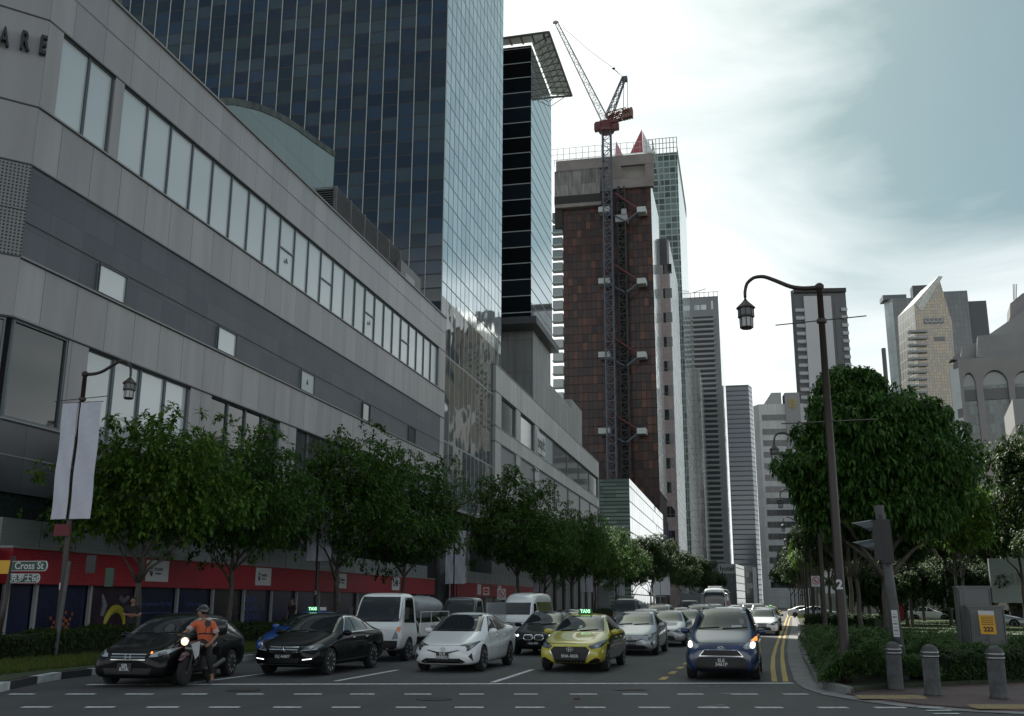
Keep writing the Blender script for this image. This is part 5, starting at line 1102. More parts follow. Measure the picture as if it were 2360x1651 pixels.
# planted bed on the right: an undulating mass of low shrubs
def bed_in(x,y):
    xl=.75
    yf=22.05 if x<1.6 else (22.05+(x-1.6)*1.15 if x<2.3 else (22.9+(x-2.3)*.55 if x<2.9 else 23.25+(x-2.9)*1.0))
    if y<yf: return False
    xr=13.2
    return xl+.05*math.sin(y*3)<x<min(xr,7.9)
def bed_h(x,y): 
    return (.74 if (y<26 and x<1.95) else (.38 if y<26 else (.46 if x>3.4 else .58)))+.14*math.sin(x*2.1+y*.7)+.10*math.sin(x*5.3+1.3*y)+.08*math.sin(y*4.1)
def bed(yA,yB,n,L,m,seed,hs=1,name='shrub_bed'):
    rnd=random.Random(seed); V=[];Fc=[]; k=0
    while k<n:
        y=yA+(yB-yA)*rnd.random()**1.25; x=rnd.uniform(.4,8); 
        if not bed_in(x,y): continue
        h=bed_h(x,y)*hs; e=min(x-.6,1)
        edge=min(1,max(.15,(x-.75)*1.6+ (.4 if y>24 else .2))); z=.12+h*edge*(1-.75*rnd.random()**3)
        if rnd.random()<.06: z+=rnd.uniform(.03,.16)
        rosette(V,Fc,Vector((x,y,z)),Vector((rnd.gauss(0,.5),rnd.gauss(0,.5)-.3,1)),5,L*rnd.uniform(.6,1.3),L*.42,.3,rnd); k+=1
    c=MB(); c.v=[tuple(v) for v in V]; c.f=Fc; c.uv=[None]*len(Fc); c.mi=[0]*len(Fc); return c
tag(bed(22.05,31,17000,.10,M_SHR,41).build('shrub_bed',M_SHR),'mass of low green shrubs around the street lamp and signal post','shrubs',kind='stuff')
tag(bed(26,46,9000,.14,M_SHR2,43,.85).build('ground_cover',M_SHR),'darker ground cover running back along the right kerb','ground cover',kind='stuff')
b=MB(); rnd=random.Random(6)
hedge('dark_hedge','dark clipped hedge across the bed behind the right-hand lamp',1.3,50,4.2,48.8,1.3,1.0,3500,M_SHR2,9,L=.13)
hedge('low_dark_hedge','dark clipped shrub block in front of the grey cabinets behind the bollards',3.1,24.2,5.6,26.4,.9,.50,6500,M_SHR2,10,L=.075)
hedge('boundary_hedge','distant hedge along the far side of the park lawn',12,115,40,95,1.4,1.0,3500,M_SHR2,12,L=.22)
def lf(rnd):
    y=46+rnd.random()**1.5*60; return Vector((rnd.uniform(5.3,26),y,.14))
tag(tufts('lawn_blades',lf,9000,.10,M_GRS,15).build('lawn_blades',mat('lawn_blade',(.03,.062,.012),.9)),'mown lawn of the park between the trees','lawn',kind='stuff')
def rf(rnd):
    y=115+rnd.random()*80; return Vector((rnd.uniform(1.9+(y-115)*.007,4.2),y,.13))
tag(tufts('roadside_grass',rf,4000,.3,M_GRS,16).build('roadside_grass',M_GRS),'sunlit strip of grass beside the far end of the yellow lines','grass',kind='stuff')
# ---------------------------------------------------------------- street furniture
M_LAMP=mat('lamp_brown_paint',(.030,.020,.017),.45,noise=.15,nscale=3); M_LGL=mat('lantern_glass',(.42,.44,.44),.25,ior=1.5,alpha=1)
def street_lamp(label,x,y,h,side,z=.12,bars=True,pole_m=None,num=None):
    """side +1: arm reaches toward +X, -1 toward -X"""
    m=pole_m or M_LAMP; r=thing('street_lamp',label,'street lamp',(x,y,z),'ornamental street lamps'); H=h-z
    b=MB(); b.lathe((x,y,z),[(.115,0),(.115,.4),(.10,.42),(.088,H*.5),(.066,H-.08),(.10,H-.06),(.10,H+.03),(.05,H+.08)],14); b.build('pole',m,r,True)
    if bars:
        b=MB(); b.tube([(x-1.0,y,z+H-.83),(x+.95,y,z+H-.74)],.014,5); b.build('banner_bar',m,r); b=MB(); b.tube([(x-1.0,y,z+H*.64-.02),(x+1.0,y,z+H*.64)],.014,5); b.build('banner_bar',m,r); b=MB(); b.lathe((x,y,z+H-.84),[(.11,0),(.11,.08)],10); b.build('bar_collar',m,r)
    pts=[(0,0),(.35,.0),(.62,.06),(.95,.24),(1.2,.36),(1.42,.35),(1.58,.22),(1.63,.02),(1.63,-.12)]
    b=MB(); q=[]
    for i in range(len(pts)-1):
        for t in (0,.33,.66): q.append((pts[i][0]*(1-t)+pts[i+1][0]*t,pts[i][1]*(1-t)+pts[i+1][1]*t))
    q.append(pts[-1]); qs=[q[0]]+[((q[i-1][0]+q[i][0]*2+q[i+1][0])/4,(q[i-1][1]+q[i][1]*2+q[i+1][1])/4) for i in range(1,len(q)-1)]+[q[-1]]
    b.tube([(x+side*a,y,z+H-.02+c) for a,c in qs],[.055-.022*i/len(qs) for i in range(len(qs))],8); b.build('arm',m,r,True)
    lx=x+side*1.63; lz=z+H-.15; K=.74
    def sk(pr): return [(a*K,c*K) for a,c in pr]
    b=MB(); b.lathe((lx,y,lz),sk([(.03,0),(.05,-.06),(.10,-.12),(.29,-.30),(.29,-.34),(.235,-.35)]),8); b.lathe((lx,y,lz),sk([(.24,-.56),(.255,-.58),(.255,-.62),(.20,-.64)]),8); b.lathe((lx,y,lz),sk([(.20,-.92),(.205,-.95),(.17,-.98)]),8)
    for k in range(8): a=2*PI*k/8; c,s_=math.cos(a)*K,math.sin(a)*K; b.tube([(lx+.235*c,y+.235*s_,lz-.34*K),(lx+.235*c,y+.235*s_,lz-.57*K)],.010,4); b.tube([(lx+.20*c,y+.20*s_,lz-.6*K),(lx+.19*c,y+.19*s_,lz-.93*K)],.011,4)
    ln=b.build('lantern',m,r); b=MB(); b.lathe((lx,y,lz),sk([(.195,-.62),(.185,-.93)]),8); b.build('lantern_glass',M_LGL,ln); b=MB(); b.lathe((lx,y,lz),sk([(.22,-.345),(.22,-.56)]),8); b.build('upper_glass',mat('upper_lantern_glass',(.13,.135,.14),.3),ln)
    if num: b=MB(); text_mb(b,num,.26,(x+side*.02,y-.155,z+1.95),(1,0,0),Z,bold=.01); b.build('pole_number',M_SIGNW,r)
    return r
M_BAN=mat('banner_cloth',(.52,.53,.60),.8,noise=.05,nscale=1)
def banner(label,x,y,z0,z1,w):
    b=MB(); n=14; 
    for s in (-1,1):
        a=.06 if s>0 else -.06-w*.42; wd=w*.58 if s>0 else w*.42
        P=[[(x+a+wd*i/3,y-.03+.02*math.sin(i*2+j*.9),z0+(z1-z0)*j/n) for i in range(4)] for j in range(n+1)]
        vs=[p for row in P for p in row]; b.mesh(vs,[(j*4+i,j*4+i+1,(j+1)*4+i+1,(j+1)*4+i) for j in range(n) for i in range(3)])
    o=b.build('cloth_banner',M_BAN); md=o.modifiers.new('t','SOLIDIFY'); md.thickness=.006
    tag(o,label,'banner','blank cloth banners hung on the street lamps'); 
    b=MB(); b.tube([(x-w*.45-.06,y,z1+.01),(x+w*.58+.08,y,z1+.01)],.018,5); b.build('top_rod',M_LAMP,o); b=MB(); b.tube([(x-w*.45-.06,y,z0),(x+w*.58+.08,y,z0)],.018,5); b.build('bottom_rod',M_LAMP,o)
p=atY(181,849,26.5); street_lamp('near left brown street lamp carrying the large white banner and number 1',-20.6,26.5,8.55,1,.12,True,None,'1')
banner('large blank white banner on the nearest left street lamp',-20.55,26.35,4.05,7.6,1.25)
street_lamp('left brown street lamp numbered 3 rising out of the trees behind the blue taxi',-22.0,47,8.5,1,num='3'); banner('blank banner half hidden in leaves on the lamp behind the blue taxi',-22.0,46.85,3.6,7.0,1.2)
street_lamp('left street lamp with a blank banner between the two red hoardings',-22.2,70,8.5,1); banner('blank banner hanging beside the bilingual white notice',-22.2,69.8,2.9,6.6,1.35)
street_lamp('left street lamp whose lantern shows against the dense broad tree',-21.8,95,8.5,1); banner('blank banner among the trees above the yellow taxi',-21.7,94.8,2.6,6.0,1.3)
street_lamp('left street lamp in front of the green louvred block',-21.6,118,8.5,1); banner('slim blank banner left of the louvred block corner',-21.5,117.8,2.8,6.2,1.3)
street_lamp('left street lamp with banner just before the pale lamp post',-21.6,143,8.5,1); banner('blank banner beside the bright-edged tree',-21.5,142.8,2.6,6.2,1.4)
street_lamp('pale painted street lamp with a white banner left of the distant box lorry',-21.2,192,9.0,1,pole_m=mat('lamp_pale_paint',(.16,.15,.10),.6)); banner('bright white banner on the pale painted lamp post',-21.1,191.8,3.0,7.0,3.0)
street_lamp('largest brown street lamp, standing in the shrubs on the right, number 2',1.25,22.7,8.6,-1,.12,True,None,'2')
for (x,y,l) in ((1.78,45,'second brown lamp on the right, its lantern against the striped tower'),(2.05,68.3,'third brown lamp on the right, half hidden by the big tree'),(2.3,91,'fourth brown lamp on the right, lantern against the lower striped tower'),(2.6,112,'fifth lamp on the right among the avenue trees'),(2.7,129,'sixth lamp on the right among the avenue trees'),(2.6,148,'farthest lamp on the right before the sunlit trees')):
    street_lamp(l,x,y,8.55,-1,bars=(y<60))
# traffic signal with side-on head
M_GALV=mat('galvanised_grey',(.085,.088,.09),.6,noise=.3,nscale=4,bump=.1); M_BLK=mat('signal_black',(.012,.013,.015),.5)
sx_,sy_=2.38,24.0
r=thing('traffic_signal','grey traffic signal post with a black two-visor head seen from the side','traffic signal',(sx_,sy_,.12))
b=MB(); b.tube([(sx_+.10,sy_,.1),(sx_-.02,sy_,2.2),(sx_-.12,sy_,3.82)],[.125,.105,.10],16); b.build('post',M_GALV,r,True)
b=MB(); b.obox((sx_-.30,sy_-.26,2.62),(.17,0,0),(0,.22,0),(-.03,0,.86)); b.obox((sx_-.16,sy_-.2,2.56),(.26,0,0),(0,.2,0),(-.03,0,.94)); hd=b.build('signal_head',M_BLK,r)
M_VIS=mat('visor_slate',(.055,.070,.078),.5)
for k in (0,1):
    zc=3.3-.42*k; b=MB(); P=[]
    for i in range(9):
        a=PI*(-.22+1.44*i/8); P.append((math.cos(a)*.14,math.sin(a)*.14))
    vs=[];n=len(P)
    for t,xx in ((0,-.30),(1,-.33)):
        for yy,zz in P: vs.append((sx_+xx-(.42*max(0,(zz/.14+1)/2)**1.3 if t else 0),sy_-.15+yy,zc+zz*(1-.25*t)+(.05 if t==0 else .02)))
    b.mesh(vs,[(i,i+1,n+i+1,n+i) for i in range(n-1)]); o=b.build('visor',M_VIS,hd); md=o.modifiers.new('t','SOLIDIFY'); md.thickness=.008
    b=MB(); b.lathe((sx_-.31,sy_-.15,zc+.04),[(.13,0),(.12,-.03)],14,'x'); b.build('lens',M_BLK,hd)
for zz,xx in ((3.52,-.12),(2.48,-.04)): b=MB(); b.obox((sx_+xx-.03,sy_-.125,zz),(.07,0,0),(0,.03,0),(0,0,.09)); b.build('clamp',M_BLK,r)
b=MB(); b.obox((sx_-.035,sy_-.125,1.0),(.125,0,0),(0,.01,0),(-.015,0,.56)); nt_=b.build('instruction_label',M_SIGNW,r)
b=MB()
for k in range(7): b.obox((sx_-.02-.002*k,sy_-.13,1.05+.07*k),(.085,0,0),(0,.004,0),(0,0,.012+.018*(k%2)))
b.build('printed_lines',mat('ink_grey',(.16,.14,.15),.6),nt_)
b=MB(); c=(sx_+.055,sy_-.155,.77); b.lathe(c,[(.085,.04),(.085,-.01),(.07,-.02)],16,'y')
for v in range(len(b.v)): b.v[v]=(b.v[v][0],b.v[v][1],c[2]+(b.v[v][2]-c[2])*1.5)
pb=b.build('push_button',M_BLK,r); b=MB(); b.prism([(c[0]-.06,c[1]-.03,c[2]+.055),(c[0]-.01,c[1]-.03,c[2]+.10),(c[0]-.01,c[1]-.03,c[2]+.07),(c[0]+.06,c[1]-.03,c[2]+.07),(c[0]+.06,c[1]-.03,c[2]+.04),(c[0]-.01,c[1]-.03,c[2]+.04),(c[0]-.01,c[1]-.03,c[2]+.01)],(0,.006,0)); b.build('arrow',M_SIGNW,pb)
b=MB(); b.lathe((c[0]+.01,c[1]-.02,c[2]-.055),[(.03,0),(.025,-.015)],12,'y'); b.build('button',M_SIGNW,pb); b=MB(); b.lathe((c[0]-.04,c[1]-.02,c[2]-.02),[(.018,0),(.015,-.01)],10,'y'); b.build('red_indicator',mat('red_led',(.8,.03,.02),.4,emit=2.5),pb)
# bollards
M_BOL=mat('bollard_stone',(.075,.075,.074),.85,noise=.45,nscale=5,bump=.4,bscale=14); M_BCAP=mat('bollard_cap',(.05,.05,.052),.6); M_STL=mat('steel_band',(.45,.46,.47),.25,metal=.8)
def bollard(x,y,label,z=.04):
    r=thing('bollard',label,'bollard',(x,y,z),'stone bollards at the pavement corner'); h=.86
    b=MB(); b.lathe((x,y,z),[(.165,0),(.165,.04),(.15,.05),(.15,h-.18)],22); b.build('shaft',M_BOL,r,True)
    b=MB(); b.lathe((x,y,z),[(.155,h-.18),(.16,h-.10),(.155,h-.06),(.13,h),(.07,h+.045),(.01,h+.06)],22); b.build('cap',M_BCAP,r,True)
    for zz in (h-.155,h-.085): b=MB(); b.lathe((x,y,z),[(.157,zz-.012),(.164,zz-.01),(.164,zz+.01),(.157,zz+.012)],22); b.build('steel_band',M_STL,r,True)
for px,py,l in ((2065,1590,'stone bollard with steel bands directly below the traffic signal post'),(2151,1603,'middle stone bollard, between the signal post and the yellow sign'),(2303,1610,'stone bollard on the far right below the yellow sign')):
    p=gnd(px,py,.04); bollard(p.x,p.y,l)
# electrical cabinets and yellow notice
M_CAB=mat('cabinet_grey',(.115,.12,.12),.5,noise=.1,nscale=2); M_CABS=mat('cabinet_seam',(.03,.03,.03),.7)
def cabinet(label,x0,x1,y0,dy,z0,z1,panel=False):
    r=thing('utility_cabinet',label,'cabinet',((x0+x1)/2,y0+dy/2,z0)); b=MB(); b.box(x0,y0,z0,x1,y0+dy,z1-.05); b.build('housing',M_CAB,r)
    b=MB(); b.box(x0-.03,y0-.03,z1-.05,x1+.03,y0+dy,z1); b.build('lid',M_CAB,r); b=MB(); b.box(x0+.05,y0-.012,z0+.1,x1-.05,y0-.002,z1-.1); d=b.build('door',M_CAB,r)
    b=MB(); b.box(x1-.045,y0-.014,z0+.1,x1-.03,y0-.001,z1-.1); b.box(x0+.02,y0-.014,z0+.1,x0+.035,y0-.001,z1-.1); b.build('door_seam',M_CABS,r)
    if panel: b=MB(); b.box(x0+.14,y0-.03,z1-.48,x0+.5,y0-.012,z1-.14); b.build('access_panel',M_CAB,d)
    return r
cabinet('taller grey utility cabinet with a small square hatch, behind the shorter one',4.55,5.36,29.4,.6,.1,2.16,True)
cabinet('shorter grey utility cabinet directly behind the yellow 222 notice',4.60,5.45,28.4,.7,.1,1.66)
r=thing('warning_notice','yellow notice marked 222 on a thin post in front of the grey cabinets','notice',(4.95,27.9,.12)); b=MB(); b.tube([(4.98,27.9,.1),(4.92,27.9,1.58)],.022,6); b.build('post',M_GALV,r)
M_YS=mat('notice_yellow',(.62,.33,.015),.5); b=MB(); b.obox((4.77,27.86,.98),(.36,0,-.008),(0,.012,0),(-.02,0,.46)); pl_=b.build('sign_plate',M_YS,r); b=MB(); b.obox((4.75,27.858,1.44),(.36,0,-.008),(0,.012,0),(-.004,0,.10)); b.build('white_header',M_SIGNW,pl_)
b=MB(); text_mb(b,'222',.15,(4.95,27.852,1.09),(1,0,-.02),Z,bold=.006)
for k in range(5): b.obox((4.80,27.853,1.2+.044*k),(.28,0,0),(0,.004,0),(0,0,.014))
b.build('lettering',mat('ink_brown',(.06,.02,.02),.6),pl_)
# street-name sign, bilingual
M_GRN=mat('sign_green',(.012,.055,.035),.5); sxp,syp=-17.95,21.2
r=thing('street_name_sign','green bilingual street name sign reading Cross St on a brown post','street sign',(sxp,syp,.12)); b=MB(); b.tube([(sxp-.22,syp,.1),(sxp,syp,2.72)],[.06,.055],10); b.build('post',M_LAMP,r,True)
def rplate(b,x0,x1,z0,z1,y,th=.02):
    h=(z1-z0)/2; b.prism([(x0,y,z0),(x1-h*.5,y,z0),(x1-h*.12,y,z0+h*.4),(x1,y,z0+h),(x1-h*.12,y,z1-h*.4),(x1-h*.5,y,z1),(x0,y,z1)],(0,th,0)); return b
cjk='\u514b\u7f57\u58eb\u8857'
for z0,z1,xe,tx_,sz in ((2.36,2.60,-16.9,'Cross St',.235),(2.08,2.30,-17.08,cjk,.20)):
    b=MB(); rplate(b,sxp+.05,xe,z0,z1,syp-.08); pl_=b.build('name_plate',M_SIGNW,r); b=MB(); rplate(b,sxp+.06,xe-.025,z0+.014,z1-.014,syp-.088,.004); b.build('green_face',M_GRN,pl_)
    b=MB(); text_mb(b,tx_,sz,((sxp+xe)/2+.02,syp-.094,(z0+z1)/2),(1,0,0),Z,bold=.003); b.build('lettering',M_SIGNW,pl_)
b=MB(); b.box(sxp-.62,syp-.05,2.34,sxp-.38,syp,2.58); b.box(sxp-.38,syp-.04,2.3,sxp-.05,syp,2.62); o=b.build('junction_sign',M_YS); tag(o,'small amber plate beside the street name post at the left picture edge','sign'); 
r=thing('sign_post','grey post carrying the dark backs of two signs beside the first lamp','sign post',(-19.2,25.0,.12)); b=MB(); b.tube([(-19.45,25,.1),(-19.3,25,2.75)],.05,8); b.build('post',M_GALV,r)
b=MB(); b.box(-18.6,24.8,2.42,-18.3,24.84,2.9); b.build('dark_sign_back',M_BLK,r); b=MB(); b.box(-17.95,24.8,2.05,-17.7,24.84,2.55); b.build('green_sign_back',M_GRN,r)
r=thing('plaque','small maroon plaque clamped on the first left lamp under the banner','plaque',(-20.6,26.3,3.5)); b=MB(); b.box(-20.95,26.28,3.55,-20.4,26.33,3.9); b.build('plate',mat('maroon_plate',(.12,.012,.02),.6),r)
# advert board and other signs
def round_sign(label,px,py,Y,s,kind,zbase=.12):
    p=atY(px,py,Y); r=thing('road_sign',label,'road sign',(p.x,Y,zbase)); b=MB(); b.tube([(p.x,Y,zbase),(p.x,Y,p.z)],.035,6); b.build('post',M_GALV,r)
    b=MB(); b.box(p.x-s*.5,Y-.06,p.z-s*.6,p.x+s*.5,Y-.03,p.z+s*.6); pl=b.build('sign_plate',M_SIGNW,r); M=mat('sign_red',(.50,.025,.03),.5); b=MB()
    if kind=='no_entry': b.lathe((p.x,Y-.06,p.z+.02),[(s*.40,0),(s*.40,-.012)],24,'y'); b.build('red_disc',M,pl); b=MB(); b.box(p.x-s*.3,Y-.08,p.z-s*.05,p.x+s*.3,Y-.072,p.z+s*.09); b.build('white_bar',M_SIGNW,pl)
    else:
        n=28; R1,R2=s*.42,s*.34; vs=[]
        for i in range(n): a=2*PI*i/n; vs+=[(p.x+R1*math.cos(a),Y-.068,p.z+.02+R1*math.sin(a)),(p.x+R2*math.cos(a),Y-.068,p.z+.02+R2*math.sin(a))]
        b.mesh(vs,[(2*i,2*((i+1)%n),2*((i+1)%n)+1,2*i+1) for i in range(n)]); b.obox((p.x-s*.27,Y-.072,p.z+s*.3),(s*.06,0,s*.06),(0,.004,0),(s*.52,0,-s*.56)); b.build('red_ring',M,pl)
        b=MB(); b.box(p.x-s*.03,Y-.064,p.z-s*.22,p.x+s*.05,Y-.061,p.z+s*.1); b.box(p.x-s*.2,Y-.064,p.z+s*.04,p.x,Y-.061,p.z+s*.14); b.build('turn_arrow',M_INK,pl)
round_sign('red and white no entry sign behind the white lorry',1121,1363,75,.42*1.15,'no_entry'); round_sign('red ringed no turn sign just left of the white van roof',1156,1370,70,.62,'no_turn'); round_sign('small red bordered no turn sign among the avenue trees on the right',1880,1340,52,.42,'no_turn')
r=thing('white_notice','white bilingual building notice board beside the dark recess under the tower','notice board',FP(80,0,1)); s0,z0=hit_line(1037,1341,FP(0,0,1.2),FAZ); s1,z1=hit_line(1076,1305,FP(0,0,1.2),FAZ)
b=MB(); fbox(b,s0,s1,z0,z1,1.15,1.2); pl_=b.build('board',M_SIGNW,r); b=MB(); text_mb(b,'GARDEN HOTEL',.42,FP((s0+s1)/2,z1-.75,1.22),FU,Z,bold=.012,sx=.9); text_mb(b,'\u30ab\u30d7\u30bb\u30eb',.95,FP((s0+s1)/2+.4,z0+.7,1.22),FU,Z,bold=.02); b.build('lettering',M_INK,pl_)
b=MB(); fbox(b,s0+.1,s0+.2,0,z0,1.12,1.2); b.build('post',M_POST,r)
p=atY(1392,1375,140); b=MB(); b.box(p.x-.8,140,p.z-1.3,p.x+.8,140.1,p.z+1.3); o=b.build('large_road_sign',M_POST); tag(o,'grey back of a large road sign left of the dark lorry cab','road sign'); b=MB(); b.tube([(p.x,140.2,0),(p.x,140.2,p.z)],.12,6); b.build('post',M_POST,o)
# fence and round-lettered wall on the far right, red kiosk
r=thing('black_gate','black railing fence panel at the right edge of the picture','fence',(8.0,30,.1))
b=MB()
for k in range(14): b.obox((7.35+k*.09,34,.1),(.045,0,0),(0,.05,0),(0,0,1.95))
b.build('bars',M_BLK,r); b=MB(); b.box(7.3,33.98,2.0,8.8,34.06,2.15); b.box(7.3,33.98,.1,7.42,34.06,2.1); b.build('frame',M_BLK,r)
p=atY(2330,1325,70); r=thing('lettered_wall','pale wall with big round grey letters partly hidden by park trees on the right','sign wall',(p.x,70,0)); b=MB(); b.box(p.x-1.2,70,p.z-1.7,p.x+9,70.4,p.z+1.0); w=b.build('panel',mat('sign_wall_pale',(.24,.27,.27),.6),r); b=MB(); text_mb(b,'ung',1.5,(p.x+.55,69.98,p.z-.15),(1,0,0),Z,bold=.02); b.build('lettering',mat('sign_grey_letters',(.17,.19,.19),.6),w)
p=gnd(2073,1405); p=atY(2073,1393,105); r=thing('red_kiosk','small dark red kiosk far across the park lawn','kiosk',(p.x,105,.1)); b=MB(); b.box(p.x-.35,105,.1,p.x+.35,105.6,2.0); b.build('body',mat('kiosk_red',(.22,.01,.015),.5),r); b=MB(); b.box(p.x-.42,104.9,2.0,p.x+.42,105.7,2.15); b.build('roof',M_BLK,r)
b=MB(); b.box(6,170,.1,60,171,3.2); o=b.build('rear_wall',mat('rear_wall_pale',(.30,.30,.29),.8,noise=.3,nscale=.3)); tag(o,'pale sunlit wall closing the back of the park','wall')
# ---------------------------------------------------------------- vehicles
def paint(name,c,rough=.28,metal=.0): return mat('paint_'+name,c,rough,metal,coat=.9,noise=.04,nscale=2)
P_WHITE=paint('white',(.74,.75,.75)); P_BLACK=mat('paint_black',(.004,.005,.006),.5,spec=.08,coat=.35); P_YEL=paint('yellow',(.50,.43,.035)); P_NAVY=paint('navy',(.008,.025,.085)); P_SILV=paint('silver',(.36,.38,.39),.3,.4); P_PUR=paint('plum',(.05,.012,.06)); P_BLUE=paint('blue',(.01,.06,.28)); P_GREY=paint('grey',(.10,.11,.115),.3,.3)
M_GLASS=mat('car_glass',(.010,.013,.014),.04,ior=1.6); M_GLASSD=mat('car_side_glass',(.008,.010,.011),.05,ior=1.5)
M_TYRE=mat('tyre_rubber',(.014,.014,.015),.85,bump=.2,bscale=40); M_RIM=mat('alloy_rim',(.36,.37,.38),.4,metal=.3); M_CHR=mat('chrome',(.62,.64,.65),.15,metal=1); M_PLAS=mat('black_plastic',(.012,.012,.013),.5); M_GRIL=mat('grille_black',(.006,.006,.007),.5)
M_HL=mat('headlamp_lens',(.30,.33,.35),.08,ior=1.8); M_HLD=mat('headlamp_dark',(.035,.04,.05),.08,ior=1.9); M_LIT=mat('headlamp_lit',(1,.97,.92),.3,emit=2.2,ecol=(1,.93,.85)); M_IND=mat('indicator_lit',(1,.25,.05),.3,emit=.8); M_DRL=mat('running_light',(1,1,1),.3,emit=.9); M_PLT=mat('plate_black',(.012,.012,.012),.5); M_PLC=mat('plate_letters',(.50,.51,.52),.5); M_TAXI=mat('taxi_sign_green',(.005,.09,.03),.4,emit=.03); M_TXL=mat('taxi_letters_lit',(.45,1,.6),.4,emit=.5); M_TAIL=mat('tail_lamp_red',(.25,.01,.01),.2)
def car_body(st,e=.10):
    vs=[];fs=[];N=16
    for (y,w,zl,zs,wr,zt) in st:
        ee=min(e,max(.02,(zt-zs)*.35)); half=[(0,zl),(w*.78,zl),(w*.955,zl+.06),(w*1.0,zl+(zs-zl)*.42),(w*.985,zs-(zs-zl)*.22),(w*.93,zs),(wr,zt-ee),(wr*.82,zt-ee*.25),(0,zt)]
        ring=half+[(-x,z) for x,z in reversed(half[1:-1])]; vs+=[(x,y,z) for x,z in ring]
    m=len(st)
    for i in range(m-1):
        for j in range(N): fs.append((i*N+j,(i+1)*N+j,(i+1)*N+(j+1)%N,i*N+(j+1)%N))
    for base,rev in ((0,0),((m-1)*N,1)):
        for j in range(8):
            a,b_,c,d=j,j+1,(N-j-1)%N,(N-j)%N
            f=[base+a,base+b_,base+c,base+d]; f=list(dict.fromkeys(f))
            if rev: f.reverse()
            fs.append(tuple(f))
    return vs,fs
def proj_patch(bvh,poly,axis,off,side=1,maxlen=.07,car=None):
    bm=bmesh.new()
    if axis=='f': P=[Vector((x,0,z)) for x,z in poly]
    else: P=[Vector((0,y,z)) for y,z in poly]
    f=bm.faces.new([bm.verts.new(p) for p in P]); bmesh.ops.triangulate(bm,faces=bm.faces[:])
    for _ in range(4):
        le=[e for e in bm.edges if e.calc_length()>maxlen]
        if not le: break
        bmesh.ops.subdivide_edges(bm,edges=le,cuts=1); bmesh.ops.triangulate(bm,faces=bm.faces[:])
    vs=[];NR=[]
    for v in bm.verts:
        if axis=='f': o=Vector((v.co.x,-3,v.co.z)); d=Vector((0,1,0))
        else: o=Vector((3*side,v.co.y,v.co.z)); d=Vector((-side,0,0))
        h=bvh.ray_cast(o,d)
        if h[0] is None: vs.append(None); NR.append(None)
        else: 
            n=h[1]; 
            if n.dot(d)>0: n=-n
            vs.append(h[0]+(n*.6-d*.6).normalized()*off); q=Vector((0,0,0))
            for k in car.pv[h[2]]: q+=car.vn[k]/max(1e-6,(car.vc[k]-h[0]).length_squared)
            NR.append(q.normalized() if q.dot(n)>0 else -q.normalized())
    bm.verts.index_update(); idx={};V=[];Fc=[];NN=[]
    for i,v in enumerate(vs):
        if v is not None: idx[i]=len(V); V.append(v); NN.append(NR[i])
    flip=None
    for f in bm.faces:
        ii=[v.index for v in f.verts]
        if all(i in idx for i in ii):
            t=[idx[i] for i in ii]; nn=(V[t[1]]-V[t[0]]).cross(V[t[2]]-V[t[0]]); d=Vector((0,-1,0)) if axis=='f' else Vector((side,0,0))
            if nn.dot(d)<0: t.reverse()
            Fc.append(tuple(t))
    bm.free(); return V,Fc,NN
